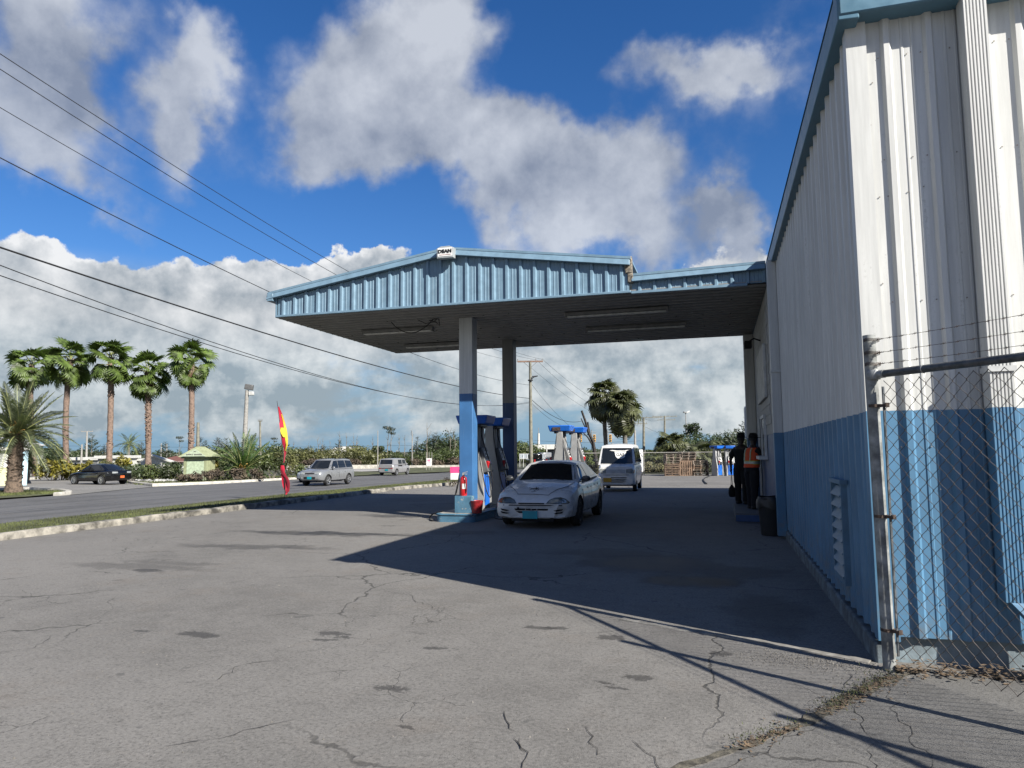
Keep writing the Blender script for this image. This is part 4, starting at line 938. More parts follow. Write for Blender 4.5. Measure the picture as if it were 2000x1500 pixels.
def cabin_mesh(c):
    """closed greenhouse from a few rings: c has xa,xb,xc,xd (front base, roof front, roof rear, rear base), zb, zr, hb, hr, bow"""
    ny = 8; rows = []
    def line(x, hw, z, bow, crown=0): return [(x-bow*(2*j/ny-1)**2*(1 if x > 0 else -1), hw*(2*j/ny-1), z+crown*(1-(2*j/ny-1)**2)) for j in range(ny+1)]
    prof = []
    nf = 6
    for i in range(nf+1):
        u = i/nf; bl = math.sin(u*PI/2)
        prof.append((c['xa']+(c['xb']-c['xa'])*u, c['hb']+(c['hr']-c['hb'])*u, c['zb']+(c['zr']-c['zb'])*(u*.86+.14*bl), c['bow']*(1-.5*u), .035*u))
    nr = 8
    for i in range(1, nr):
        u = i/nr; x = c['xb']+(c['xc']-c['xb'])*u
        prof.append((x, c['hr'], c['zr']+c.get('arch', .03)*math.sin(PI*u)+(c.get('zrr', c['zr'])-c['zr'])*u, c['bow']*.5*(1-2*u), .035))
    zrr = c.get('zrr', c['zr'])
    for i in range(nf+1):
        u = 1-i/nf; bl = math.sin(u*PI/2)
        prof.append((c['xd']+(c['xc']-c['xd'])*u, c['hbr' if 'hbr' in c else 'hb']+(c['hr']-c['hb'])*u, c['zbr' if 'zbr' in c else 'zb']+(zrr-c['zbr' if 'zbr' in c else 'zb'])*(u*.86+.14*bl), -c['bow']*(1-.5*u), .035*u))
    vs = []; fs = []; w_ = ny+1
    for (x, hw, z, bow, cr) in prof:
        for j in range(w_):
            s = 2*j/ny-1; vs.append((x-bow*s*s, hw*s*(1-.0*abs(s)), z+cr*(1-s*s)-(0.02 if abs(s) > .99 else 0)))
    n = len(prof)
    for i in range(n-1):
        for j in range(ny): fs.append((i*w_+j, i*w_+j+1, (i+1)*w_+j+1, (i+1)*w_+j))
    # sides: fan between the outline and a base line
    b0 = len(vs); zf = min(c['zb'], c.get('zbr', c['zb']))-.12
    for i in range(n):
        for s in (0, ny):
            x, y, z = vs[i*w_+s]; t_ = i/(n-1); xb_ = prof[0][0]+(prof[-1][0]-prof[0][0])*t_
            hb_ = c['hb']+(c.get('hbr', c['hb'])-c['hb'])*t_
            vs.append((xb_-(prof[0][3]*(1-2*t_)), hb_*(-1 if s == 0 else 1)*1.0, zf+(c['zb']-zf)+(c.get('zbr', c['zb'])-c['zb'])*t_-.005))
    for i in range(n-1):
        fs.append((i*w_, (i+1)*w_, b0+2*(i+1), b0+2*i)); fs.append((i*w_+ny, b0+2*i+1, b0+2*(i+1)+1, (i+1)*w_+ny))
    m2 = MB(); m2.add(vs, fs); return m2
def project(bvh, pts2, frm, off, name, m_, parent, cuts=3, mirror=False, base=None):
    """panel following the body surface: outline pts2 seen from side frm (+x,-x,+y,-y,+z)"""
    out = None
    for sgn in ((1, -1) if mirror else (1,)):
        bm = bmesh.new(); vs = []
        for (a, b) in pts2:
            if frm in ('+x', '-x'): co = (0, a*sgn, b)
            elif frm in ('+y', '-y'): co = (a, 0, b)
            else: co = (a, b*sgn, 0)
            vs.append(bm.verts.new(co))
        bm.faces.new(vs); bmesh.ops.triangulate(bm, faces=bm.faces[:])
        for _ in range(cuts):
            bmesh.ops.subdivide_edges(bm, edges=[e for e in bm.edges if e.calc_length() > .09], cuts=1); bmesh.ops.triangulate(bm, faces=bm.faces[:])
        side = frm
        if mirror and frm in ('+y', '-y'): side = '+y' if sgn > 0 else '-y'
        d = {'+x': Vector((-1, 0, 0)), '-x': Vector((1, 0, 0)), '+y': Vector((0, -1, 0)), '-y': Vector((0, 1, 0)), '+z': Vector((0, 0, -1))}[side]
        ok = True; last = None; dead = []
        for v in bm.verts:
            h, n, i_, ds = bvh.ray_cast(v.co-d*8, d)
            if h is None: dead.append(v); continue
            if n.dot(d) > 0: n = -n
            v.co = h-d*off+n*off*.4
        if dead: bmesh.ops.delete(bm, geom=dead, context='VERTS')
        if not bm.faces: bm.free(); continue
        bm.normal_update()
        for f in bm.faces:
            if f.normal.dot(d) > 0: f.normal_flip()
        me = bpy.data.meshes.new(name); bm.to_mesh(me); bm.free(); me.materials.append(m_)
        me.polygons.foreach_set('use_smooth', [True]*len(me.polygons))
        out = inst(name, me, parent)
    return out
def bvh_of(*mbs):
    vs = []; fs = []
    for m2 in mbs: b = len(vs); vs += [Vector(v) for v in m2.v]; fs += [tuple(b+i for i in f) for f in m2.f]
    return BVHTree.FromPolygons(vs, fs)
M_rim = mat('rim_alloy', (0.42, 0.43, 0.44), .35, .7)
M_rimd = mat('rim_dark', (0.03, 0.03, 0.032), .5)
M_tyre = mat('tyre', (0.016, 0.016, 0.017), .85)
M_seam = mat('seam', (0.006, .006, .007), .9)
M_lamp = mat('lamp_glass', (0.36, 0.38, 0.37), .12, .3, spec=.9)
M_lampd = mat('lamp_smoked', (0.09, 0.095, 0.085), .12, .2, spec=.9)
M_tail = mat('tail_red', (0.25, 0.012, 0.012), .15)
M_amber = mat('amber_lens', (0.4, 0.08, 0.01), .2)
M_plate = mat('teal_plate', (0.0, 0.26, 0.32), .5)
M_platey = mat('yellow_plate', (0.55, 0.30, 0.02), .5)
def arches(mb, wheels, r, hw, mats):
    """cut wheel wells out of a closed body"""
    me = mb.mesh('body', mats, recalc=True)
    o = bpy.data.objects.new('tmp', me); COL.objects.link(o); cut = []
    for (x, s) in wheels:
        c_ = MB(); pts = [(x+(r+.06)*math.cos(a), r+(r+.06)*math.sin(a)) for a in lin(0, 2*PI, 33)[:-1]]
        c_.prism(pts, s*(hw-.24), s*(hw+.3), 'y')
        mm = c_.mesh('cut', [mats[-1]], recalc=True); co = bpy.data.objects.new('cut', mm); COL.objects.link(co); cut.append(co)
        b = o.modifiers.new('b', 'BOOLEAN'); b.object = co; b.operation = 'DIFFERENCE'; b.solver = 'EXACT'; b.material_mode = 'TRANSFER'
    dg = bpy.context.evaluated_depsgraph_get(); dg.update()
    me2 = bpy.data.meshes.new_from_object(o.evaluated_get(dg)); me2.name = 'body'
    bpy.data.objects.remove(o)
    for c_ in cut: bpy.data.objects.remove(c_)
    me2.polygons.foreach_set('use_smooth', [True]*len(me2.polygons)); me2.set_sharp_from_angle(angle=math.radians(32))
    return me2
def wheel(parent, x, y, r, wd, rimm, spokes=6, rw=None):
    s = 1 if y > 0 else -1
    m2 = MB(); R_ = Matrix.Translation((x, y, r))@Matrix.Rotation(PI/2*-s, 4, 'X')
    rr = r*.66
    m2.lathe([(rr, -wd/2), (r*.93, -wd/2), (r, -wd/2+.03), (r, wd/2-.03), (r*.93, wd/2), (rr, wd/2-.01), (rr-.01, wd/2-.05), (rr-.01, -wd/2)], 28, M=R_, caps=False)
    w_ = m2.build('wheel', M_tyre, parent, smooth=35, recalc=True)
    m3 = MB(); m3.lathe([(0, wd/2-.06), (rr-.005, wd/2-.06)], 24, M=R_, caps=False); m3.build('brake_void', M_rimd, w_)
    m3 = MB(); m3.lathe([(rr-.03, wd/2-.03), (rr, wd/2-.012), (rr+.008, wd/2-.0), (rr-.01, wd/2+.002), (rr-.035, wd/2-.015)], 26, M=R_, caps=False)
    m3.lathe([(0, wd/2-.005), (.055, wd/2-.01), (.065, wd/2-.03), (.0, wd/2-.03)], 14, M=R_, caps=False)
    for k in range(spokes):
        A_ = R_@Matrix.Rotation(2*PI*k/spokes, 4, 'Z'); sw = .5*PI*rr/spokes*.62
        m3.box(.03, rr-.02, -sw*.6, sw*.6, wd/2-.035, wd/2-.012, M=A_)
    m3.build('rim', rimm, w_, recalc=True)
    return w_
def finish_car(e, me_body, cab, paint):
    b = inst('body', me_body, e); c_ = cab.build('cabin', paint, e, smooth=38, recalc=True); return b, c_
def plate(e, loc, rz, m_, s='', ms=None, wd=.32, ht=.16):
    p = MB().box(-.004, .004, -wd/2, wd/2, -ht/2, ht/2).build('licence_plate', m_, e, bevel=.003)
    p.location = loc; p.rotation_euler = (0, 0, rz)
    if s:
        inst('plate_lettering', text_mesh('plate_lettering', s, .10, ms, .0006, .001), p, M=Matrix.Translation((.0055, 0, -.005))@Matrix.Rotation(PI/2, 4, 'Z')@Matrix.Rotation(PI/2, 4, 'X'))
def side_set(bv, e, doors, wins, glassm, paint, handles=True):
    for (pts) in doors:
        cx_ = sum(p[0] for p in pts)/len(pts); cz_ = sum(p[1] for p in pts)/len(pts)
        for s in ('+y', '-y'):
            project(bv, [(cx_+(x-cx_)*1.0+(.012 if x > cx_ else -.012), z+(.012 if z > cz_ else -.012)) for x, z in pts], s, .002, 'door_gap', M_seam, e, 2)
            dd = project(bv, pts, s, .006, 'door', paint, e, 2)
            if dd and handles:
                xr = min(p[0] for p in pts)+.12; zt_ = max(p[1] for p in pts)-.12
                project(bv, [(xr, zt_), (xr+.16, zt_), (xr+.16, zt_-.03), (xr, zt_-.03)], s, .03, 'handle', paint if paint.name != 'white_car' else M_pdark, dd, 1)
    for pts in wins:
        for s in ('+y', '-y'): project(bv, pts, s, .012, 'side_window', glassm, e, 2)
def mirrors(e, x, y, z, m_):
    for s in (-1, 1):
        mm = MB(); mm.lathe([(0, -.05), (.055, -.045), (.075, 0), (.06, .05), (0, .06)], 10, M=Matrix.Translation((x, s*(y+.09), z))@Matrix.Rotation(PI/2, 4, 'Y')@Matrix.Diagonal((.9, 1.35, .8, 1)))
        mm.tube([(x, s*(y-.04), z-.03), (x, s*(y+.05), z-.03)], .02, 6); mm.build('wing_mirror', m_, e, smooth=60)

# ---- white sedan with dented bumper
P_w = mat('white_car', (0.60, 0.60, 0.595), .28, var=.05, scale=2, coat=.5, dirt=.22, dscale=2.5, dirtcol=(.22, .21, .2))
P_wb = mat('white_bumper', (0.54, 0.54, 0.535), .4, var=.08, scale=5, dirt=.45, dscale=4, dirtcol=(.16, .15, .14))
car = empty('sedan', (-3.79, 16.62, 0), -PI/2, 'scuffed white sedan with a dented front bumper stopped in the canopy shade', 'car')
stn = [(-2.28, .60, .36, .78, .02), (-2.20, .76, .30, .90, .03), (-2.0, .83, .25, .96, .03), (-1.5, .855, .22, .99, .02), (-.6, .86, .20, .93, .02), (.6, .86, .20, .92, .03), (1.0, .86, .20, .93, .05),
       (1.5, .855, .20, .86, .05), (1.9, .835, .20, .76, .05), (2.08, .80, .21, .68, .045), (2.2, .73, .22, .60, .03), (2.27, .60, .24, .53, .02)]
bd_ = loft(stn, 40); r = .30
# dent in the front right (image right, car's left) corner of the bumper
nv = []
for (x, y, z) in bd_.v:
    dd = math.exp(-(((y-.58)/.16)**2+((z-.34)/.10)**2)) if x > 1.85 else 0
    d2 = math.exp(-(((y-.74)/.07)**2+((z-.42)/.06)**2)) if x > 1.85 else 0
    nv.append((x-.13*dd, y-.05*dd+.03*d2, z+.02*dd))
bd_.v = nv
cb_ = cabin_mesh(dict(xa=1.10, xb=.36, xc=-.90, xd=-1.62, zb=.93, zbr=.98, zr=1.33, hb=.77, hr=.56, bow=.16, arch=.02))
bv = bvh_of(bd_, cb_)
me = arches(bd_, [(1.33, 1), (1.33, -1), (-1.31, 1), (-1.31, -1)], r, .86, [P_w, M_dark]); finish_car(car, me, cb_, P_w)
for x in (1.33, -1.31):
    for s in (-1, 1): wheel(car, x, s*.755, r, .19, mat('steel_wheel_black', (.02, .02, .02), .6), 8)
project(bv, [(-.61, .955), (.61, .955), (.475, 1.285), (.25, 1.315), (-.25, 1.315), (-.475, 1.285)], '+x', .012, 'windscreen', M_glass, car, 3)
project(bv, [(-.55, 1.01), (.55, 1.01), (.44, 1.29), (-.44, 1.29)], '-x', .012, 'rear_window', M_glass, car, 3)
side_set(bv, car, [[(.98, .90), (.98, .30), (.0, .28), (-.06, .91)], [(-.08, .91), (-.02, .28), (-.78, .28), (-1.0, .5), (-1.02, .93)]],
         [[(.90, .975), (.42, 1.27), (.02, 1.29), (-.0, .975)], [(-.05, .975), (-.03, 1.29), (-.70, 1.27), (-1.12, 1.02)]], M_glass, P_w)
project(bv, [(-.80, .50), (.80, .50), (.80, .475), (-.80, .475)], '+x', .004, 'bumper_crease', M_seam, car, 3)
bmp = project(bv, [(-.82, .48), (.82, .48), (.80, .27), (.62, .225), (-.62, .225), (-.80, .27)], '+x', .012, 'front_bumper', P_wb, car, 3)
for s in (1, -1):
    hl = project(bv, [(s*.31, .525), (s*.37, .60), (s*.48, .645), (s*.60, .65), (s*.70, .62), (s*.78, .55), (s*.76, .525)], '+x', .008, 'headlight', M_lampd, car, 3)
    project(bv, [(s*.34, .538), (s*.39, .59), (s*.48, .63), (s*.56, .632), (s*.57, .538)], '+x', .012, 'headlight_lens', mat('lamp_lens', (.2, .2, .17), .1, .4, spec=1), hl, 3)
    project(bv, [(s*.64, .54), (s*.64, .62), (s*.70, .598), (s*.755, .548)], '+x', .013, 'indicator', M_amber if s < 0 else M_lamp, hl, 2)
    for z in (.40, .345):
        project(bv, [(s*.46, z-.012), (s*.66, z+.014+.01), (s*.63, z-.012-.004), (s*.52, z-.030)], '+x', .028, 'bumper_slot', M_seam, car, 2)
for z, w1_, w2_ in ((.405, .36, .34), (.35, .33, .26)):
    project(bv, [(-w1_, z+.02), (w1_, z+.02), (w2_, z-.02), (-w2_, z-.02)], '+x', .024, 'grille_slot', M_seam, car, 3)
for y in (-.12, 0, .12): project(bv, [(y-.006, .425), (y+.006, .425), (y+.006, .33), (y-.006, .33)], '+x', .028, 'grille_bar', P_wb, car, 1)
project(bv, [(-.28, .54), (.28, .54), (.27, .515), (-.27, .515)], '+x', .009, 'bonnet_lip_gap', M_seam, car, 3)
project(bv, [(2.103, -.333), (2.123, .333), (1.62, .648), (1.077, .692), (1.077, -.692), (1.62, -.648)], '+z', .006, 'bonnet_gap', M_seam, car, 3)
hood = project(bv, [(2.10, -.33), (2.12, .33), (1.62, .645), (1.08, .69), (1.08, -.69), (1.62, -.645)], '+z', .010, 'bonnet', P_w, car, 4)
def scrib(pts, w_=.012):
    for a, b in zip(pts[:-1], pts[1:]):
        d = Vector((b[0]-a[0], b[1]-a[1])); n = Vector((-d.y, d.x)).normalized()*w_/2
        project(bv, [(a[0]+n.x, a[1]+n.y), (b[0]+n.x, b[1]+n.y), (b[0]-n.x, b[1]-n.y), (a[0]-n.x, a[1]-n.y)], '+z', .014, 'bonnet_scrawl', M_seam, car, 1)
scrib([(1.86, -.15), (1.96, -.02), (1.90, .05), (1.99, .10)]); scrib([(1.94, -.10), (1.93, .17)]); scrib([(2.02, .0), (1.86, .06)]); scrib([(1.98, -.12), (1.90, .0), (2.0, .07)]); scrib([(1.82, .0), (1.95, .04)])
scrib([(1.80+.0, -.1), (1.74, .02), (1.78, .14), (1.88, .19)], .004); scrib([(2.05, -.06), (2.03, .05)], .01)
plate(car, (2.315, .0-.02, .30), 0, M_plate)
mirrors(car, .83, .80, .99, M_pdark)
project(bv, [(-.30+0, .38), (-.30, .44), (-.27, .46), (-.25, .42)], '+x', .024, 'bumper_tear', M_seam, car, 1)
for s in (1, -1): project(bv, [(s*.42, .66), (s*.74, .66), (s*.72, .80), (s*.42, .82)], '-x', .008, 'tail_light', M_tail, car, 2)
m2 = MB(); m2.tube([(.80, -.1, 1.0), (.62, .02, 1.12)], .006, 5)
m2 = MB(); m2.box(2.0, 2.2, -.45, .45, .16, .24); m2.build('under_tray', M_dark, car)
m2 = MB(); m2.tube([(1.13, .45, .965), (1.03, .1, .985)], .009, 6).tube([(1.13, -.25, .968), (1.05, -.60, .975)], .009, 6); m2.build('wiper', M_black, car)

# ---- small white van
P_v = mat('white_van', (0.66, 0.66, 0.65), .3, var=.04, coat=.4, dirt=.15)
van = empty('van', (-3.95, 29.35, hgt(-3.95, 29)), -PI/2+.03, 'small boxy white van with GAS written in its windscreen behind the sedan', 'van')
stn = [(-1.68, .70, .30, 1.05, .0), (-1.6, .735, .24, 1.10, .0), (-.8, .74, .22, 1.10, .0), (.9, .74, .22, 1.10, 0), (1.35, .735, .22, 1.10, 0), (1.50, .72, .24, 1.06, 0), (1.64, .69, .26, .98, 0), (1.70, .64, .30, .74, 0)]
bd_ = loft(stn, 26)
cb_ = cabin_mesh(dict(xa=1.46, xb=1.02, xc=-1.50, xd=-1.66, zb=1.06, zr=1.80, hb=.725, hr=.615, bow=.07, arch=.05))
bv = bvh_of(bd_, cb_)
me = arches(bd_, [(1.0, 1), (1.0, -1), (-1.15, 1), (-1.15, -1)], .27, .74, [P_v, M_dark]); finish_car(van, me, cb_, P_v)
for x in (1.0, -1.15):
    for s in (-1, 1): wheel(van, x, s*.655, .27, .16, M_rim, 8)
project(bv, [(-.62, 1.10), (.62, 1.10), (.56, 1.70), (-.56, 1.70)], '+x', .012, 'windscreen', M_glass, van, 3)
side_set(bv, van, [[(.98, 1.02), (1.32, .5), (.72, .28), (.10, .28), (.08, 1.04)], [(.02, 1.04), (.04, .28), (-.75, .28), (-.85, 1.04)]],
         [[(1.22, 1.13), (.98, 1.66), (.15, 1.70), (.12, 1.13)], [(.02, 1.13), (.0, 1.70), (-.80, 1.70), (-.82, 1.13)], [(-.92, 1.13), (-.9, 1.68), (-1.42, 1.66), (-1.5, 1.13)]], M_glass, P_v)
for s in (1, -1):
    hl = project(bv, [(s*.38, .72), (s*.38, .88), (s*.60, .90), (s*.66, .84), (s*.64, .72)], '+x', .008, 'headlight', M_lamp, van, 2)
    project(bv, [(s*.66, .73), (s*.67, .86), (s*.70, .84), (s*.69, .73)], '+x', .010, 'indicator', M_amber, hl, 1)
project(bv, [(-.36, .73), (.36, .73), (.36, .87), (-.36, .87)], '+x', .006, 'nose_panel', mat('van_grey', (.42, .44, .45), .4), van, 2)
for z in (.56, .50, .44, .39): project(bv, [(-.20, z+.014), (.40, z+.014), (.40-(.56-z), z-.012), (-.20, z-.012)], '+x', .008, 'grille_slot', M_seam, van, 1)
project(bv, [(-.64, .67), (.64, .67), (.64, .655), (-.64, .655)], '+x', .006, 'bumper_line', M_seam, van, 2)
plate(van, (1.725, -.34, .47), 0, M_platey)
mirrors(van, 1.28, .76, 1.22, M_pdark)
sh = project(bv, [(-.10, 1.56), (.36, 1.56), (.30, 1.34), (.22, 1.29), (.04, 1.29), (-.04, 1.36)], '+x', .017, 'windscreen_sign', mat('sign_paper', (.75, .75, .72), .6), van, 2)
gx = bv.ray_cast(Vector((8, .13, 1.44)), Vector((-1, 0, 0)))[0]
tm = text_mesh('lettering', 'GAS', .20, mat('letter_dark', (.03, .03, .035), .6), .001, .003, .85)
inst('lettering', tm, sh, M=Matrix.Translation((gx.x+.031, .13, 1.44))@Matrix.Rotation(-.52, 4, 'Y')@Matrix.Rotation(PI/2, 4, 'Z')@Matrix.Rotation(PI/2, 4, 'X'))
project(bv, [(-.30, 1.60), (-.10, 1.57), (.36, 1.58), (.46, 1.62), (.3, 1.60), (.0, 1.60), (-.2, 1.62)], '+x', .018, 'windscreen_decor', mat('sign_paper', (.75, .75, .72), .6), van, 2)
m2 = MB(); m2.tube([(1.52, .35, 1.09), (1.50, -.1, 1.11)], .009, 6).tube([(1.52, -.15, 1.09), (1.5, -.55, 1.11)], .009, 6); m2.build('wiper', M_black, van)

# ---- road cars
def suv(e, paint):
    stn = [(-2.16, .66, .42, 1.0, .0), (-2.08, .80, .36, 1.09, .0), (-1.6, .86, .32, 1.10, 0), (-.5, .87, .30, 1.08, 0), (.6, .87, .30, 1.07, .02), (1.0, .87, .30, 1.06, .05), (1.6, .85, .30, 1.02, .05), (2.0, .81, .34, .95, .03), (2.14, .74, .38, .86, .02), (2.2, .62, .44, .76, 0)]
    b_ = loft(stn, 30); c_ = cabin_mesh(dict(xa=1.16, xb=.52, xc=-1.78, xd=-2.08, zb=1.06, zbr=1.08, zr=1.655, hb=.80, hr=.64, bow=.12, arch=.025))
    v = bvh_of(b_, c_); me = arches(b_, [(1.35, 1), (1.35, -1), (-1.27, 1), (-1.27, -1)], .345, .87, [paint, M_dark]); finish_car(e, me, c_, paint)
    for x in (1.35, -1.27):
        for s in (-1, 1): wheel(e, x, s*.755, .345, .21, M_rim, 5)
    project(v, [(-.66, 1.10), (.66, 1.10), (.56, 1.61), (-.56, 1.61)], '+x', .012, 'windscreen', M_glass, e, 3)
    project(v, [(-.66, 1.10), (.66, 1.10), (.54, 1.54), (-.54, 1.54)], '-x', .012, 'rear_window', M_glass, e, 3)
    side_set(v, e, [[(.95, .98), (.98, .36), (.02, .34), (-.02, .99)], [(-.05, .99), (.0, .34), (-.80, .34), (-.92, .6), (-.95, 1.0)]],
             [[(.94, 1.11), (.50, 1.58), (.04, 1.60), (.02, 1.12)], [(-.04, 1.12), (-.04, 1.60), (-.86, 1.60), (-.96, 1.13)], [(-1.04, 1.13), (-.96, 1.60), (-1.70, 1.57), (-1.88, 1.15)]], M_glass, paint)
    for s in (1, -1):
        project(v, [(s*.36, .76), (s*.38, .87), (s*.70, .92), (s*.74, .80), (s*.6, .75)], '+x', .01, 'headlight', M_lamp, e, 2)
        project(v, [(s*.48, .50), (s*.48, .57), (s*.60, .57), (s*.60, .50)], '+x', .01, 'fog_light', M_lamp, e, 1)
        project(v, [(s*.74, .8), (s*.74, 1.4), (s*.62, 1.45), (s*.66, .8)], '-x', .01, 'tail_light', M_tail, e, 2)
    project(v, [(-.32, .77), (.32, .77), (.34, .85), (-.34, .85)], '+x', .008, 'grille', M_seam, e, 2)
    project(v, [(-.40, .46), (.40, .46), (.42, .60), (-.42, .60)], '+x', .008, 'lower_grille', M_seam, e, 2)
    for y in (-.57, .57):
        m3 = MB(); m3.tube([(.2, y, 1.66), (.1, y, 1.71), (-1.4, y, 1.72), (-1.5, y, 1.67)], .018, 6); m3.build('roof_rail', M_pdark, e)
    m3 = MB(); m3.lathe([(0, -.04), (.06, 0), (.0, .06)], 8, M=Matrix.Translation((1.9, -.68, 1.0))); m3.tube([(1.9, -.66, .86), (1.9, -.68, 1.0)], .012, 5); m3.build('fender_mirror', paint, e)
    mirrors(e, .84, .84, 1.16, paint); plate(e, (2.235, 0, .53), 0, M_plate)
    return v
P_s = mat('silver_paint', (0.30, 0.31, 0.32), .3, .45, .04, coat=.5)
P_s2 = mat('silver_van_paint', (0.33, 0.33, 0.335), .35, .35, .04, coat=.4)
P_b = mat('black_paint', (0.005, 0.005, 0.006), .15, 0, .0, coat=.25)
P_g = mat('grey_paint', (0.20, 0.22, 0.25), .3, .4, .04, coat=.5)
ps = (at(612, 43.6)+at(661, 44.2))/2; ps.z = hgt(ps.x, ps.y)
dirr = Vector((G(632, 946).x-G(680, 942).x, G(632, 946).y-G(680, 942).y)); ang = math.atan2(dirr.y, dirr.x)
s1 = empty('suv', at(641, 47.3), -PI/2, 'silver compact off-roader with teal plate driving along the road toward the left', 'car'); suv(s1, P_s)
def sedan(e, paint, dark=True):
    stn = [(-2.42, .64, .40, .88, .0), (-2.34, .80, .32, 1.0, .02), (-1.9, .89, .28, 1.03, .02), (-.6, .92, .25, .95, .02), (.8, .92, .24, .92, .03), (1.5, .90, .24, .86, .05), (2.0, .85, .25, .76, .04), (2.28, .74, .28, .64, .02), (2.40, .58, .32, .54, 0)]
    b_ = loft(stn, 30); c_ = cabin_mesh(dict(xa=1.15, xb=.30, xc=-.95, xd=-1.95, zb=.93, zbr=1.01, zr=1.42, hb=.80, hr=.58, bow=.15, arch=.02))
    v = bvh_of(b_, c_); me = arches(b_, [(1.45, 1), (1.45, -1), (-1.42, 1), (-1.42, -1)], .34, .92, [paint, M_dark]); finish_car(e, me, c_, paint)
    for x in (1.45, -1.42):
        for s in (-1, 1): wheel(e, x, s*.80, .34, .22, M_rim, 9)
    project(v, [(-.64, .96), (.64, .96), (.5, 1.37), (-.5, 1.37)], '+x', .012, 'windscreen', M_glass, e, 3)
    project(v, [(-.62, 1.05), (.62, 1.05), (.5, 1.38), (-.5, 1.38)], '-x', .012, 'rear_window', M_glass, e, 3)
    side_set(v, e, [[(1.0, .90), (1.0, .32), (.0, .30), (-.05, .93)], [(-.08, .93), (-.02, .30), (-.85, .30), (-1.05, .55), (-1.1, .97)]],
             [[(.92, .98), (.38, 1.36), (.02, 1.38), (-.0, .99)], [(-.05, .99), (-.03, 1.38), (-.80, 1.36), (-1.35, 1.06)]], M_glass, paint)
    for s in (1, -1):
        project(v, [(s*.40, .62), (s*.45, .70), (s*.78, .73), (s*.80, .66), (s*.6, .60)], '+x', .01, 'headlight', M_lamp, e, 2)
        project(v, [(s*.35, .82), (s*.35, .92), (s*.85, .93), (s*.84, .80)], '-x', .01, 'tail_light', M_tail if not dark else M_lamp, e, 2)
    project(v, [(-.30, .42), (.30, .42), (.32, .56), (-.32, .56)], '+x', .008, 'grille', M_seam, e, 2)
    mirrors(e, .80, .86, 1.0, paint)
    return v
gA, gB = G(158, 944), G(203, 943); a2 = math.atan2(gA.y-gB.y, gA.x-gB.x)
s2 = empty('sedan', at(196, 51), math.atan2(CR[1]*-.909+.418*CF[1], CR[0]*-.909+.418*CF[0]), 'glossy black sedan with orange plate leaving by the driveway', 'car'); sedan(s2, P_b)
plate(s2, (-2.44, 0, .56), PI, mat('orange_plate', (.6, .12, .03), .5))
s3 = empty('hatchback', at(630, 54), -PI/2, 'grey-blue car mostly hidden behind the silver off-roader', 'car'); sedan(s3, P_g, False)
# boxy silver wagon seen from behind
def boxy(e, paint):
    stn = [(-1.95, .72, .36, 1.02, .0), (-1.88, .82, .28, 1.06, 0), (-1.2, .85, .24, 1.06, 0), (.8, .85, .24, 1.0, .02), (1.4, .84, .26, .98, .04), (1.8, .79, .28, .90, .03), (1.95, .66, .32, .78, .02)]
    b_ = loft(stn, 26); c_ = cabin_mesh(dict(xa=1.25, xb=.75, xc=-1.72, xd=-1.9, zb=1.0, zbr=1.04, zr=1.60, hb=.80, hr=.70, bow=.08, arch=.02))
    v = bvh_of(b_, c_); me = arches(b_, [(1.25, 1), (1.25, -1), (-1.25, 1), (-1.25, -1)], .31, .85, [paint, M_dark]); finish_car(e, me, c_, paint)
    for x in (1.25, -1.25):
        for s in (-1, 1): wheel(e, x, s*.75, .31, .19, M_rim, 7)
    project(v, [(-.64, 1.10), (.64, 1.10), (.60, 1.52), (-.60, 1.52)], '-x', .012, 'rear_window', M_glass, e, 3)
    project(v, [(-.66, 1.05), (.66, 1.05), (.6, 1.52), (-.6, 1.52)], '+x', .012, 'windscreen', M_glass, e, 3)
    side_set(v, e, [[(.95, .98), (.95, .32), (.05, .30), (.02, 1.0)], [(-.03, 1.0), (.0, .30), (-.82, .30), (-.88, 1.02)]],
             [[(.85, 1.10), (.72, 1.48), (.12, 1.50), (.10, 1.10)], [(-.06, 1.10), (-.05, 1.50), (-.80, 1.50), (-.82, 1.10)]], M_glass, paint)
    for s in (1, -1): project(v, [(s*.50, .66), (s*.50, .74), (s*.74, .74), (s*.74, .66)], '-x', .01, 'tail_light', M_tail, e, 2)
    project(v, [(-.5, .67), (.5, .67), (.5, .73), (-.5, .73)], '-x', .008, 'tail_strip', mat('brown_trim', (.08, .03, .03), .4), e, 2)
    mirrors(e, .75, .84, 1.08, paint); plate(e, (-1.98, -.1, .55), PI, M_plate)
s4 = empty('boxy_wagon', at(771, 70), PI/2, 'boxy silver wagon seen from behind, farther up the road', 'car'); boxy(s4, P_s2)
# far pickups beyond the verge
pk = empty('pickup', at(1047, 92), PI/2+.5, 'dark pickup truck with red tail lights parked far behind the utility pole', 'truck')
MB().box(-2.3, 2.3, -.9, .9, .5, 1.15).box(-.2, 1.2, -.82, .82, 1.15, 1.85).build('body', P_b, pk, bevel=.12)
MB().box(-2.32, -2.29, -.88, -.66, .75, 1.15).box(-2.32, -2.29, .66, .88, .75, 1.15).build('tail_light', M_tail, pk)
for x in (-1.4, 1.5):
    for s in (-1, 1): wheel(pk, x, s*.8, .38, .24, M_rim, 6)
pk = empty('pickup', at(1068, 110), PI/2+.9, 'pale grey pickup far away right of the dark one', 'truck')
MB().box(-2.3, 2.3, -.9, .9, .5, 1.2).box(-.2, 1.2, -.82, .82, 1.2, 1.95).build('body', P_s, pk, bevel=.12)
for x in (-1.4, 1.5):
    for s in (-1, 1): wheel(pk, x, s*.8, .38, .24, M_rim, 6)
pk = empty('hatchback', at(1078, 112), PI/2+.9, 'small red car far away beyond the far pumps', 'car')
P_r = mat('red_paint', (0.35, 0.02, 0.02), .3, coat=.5)
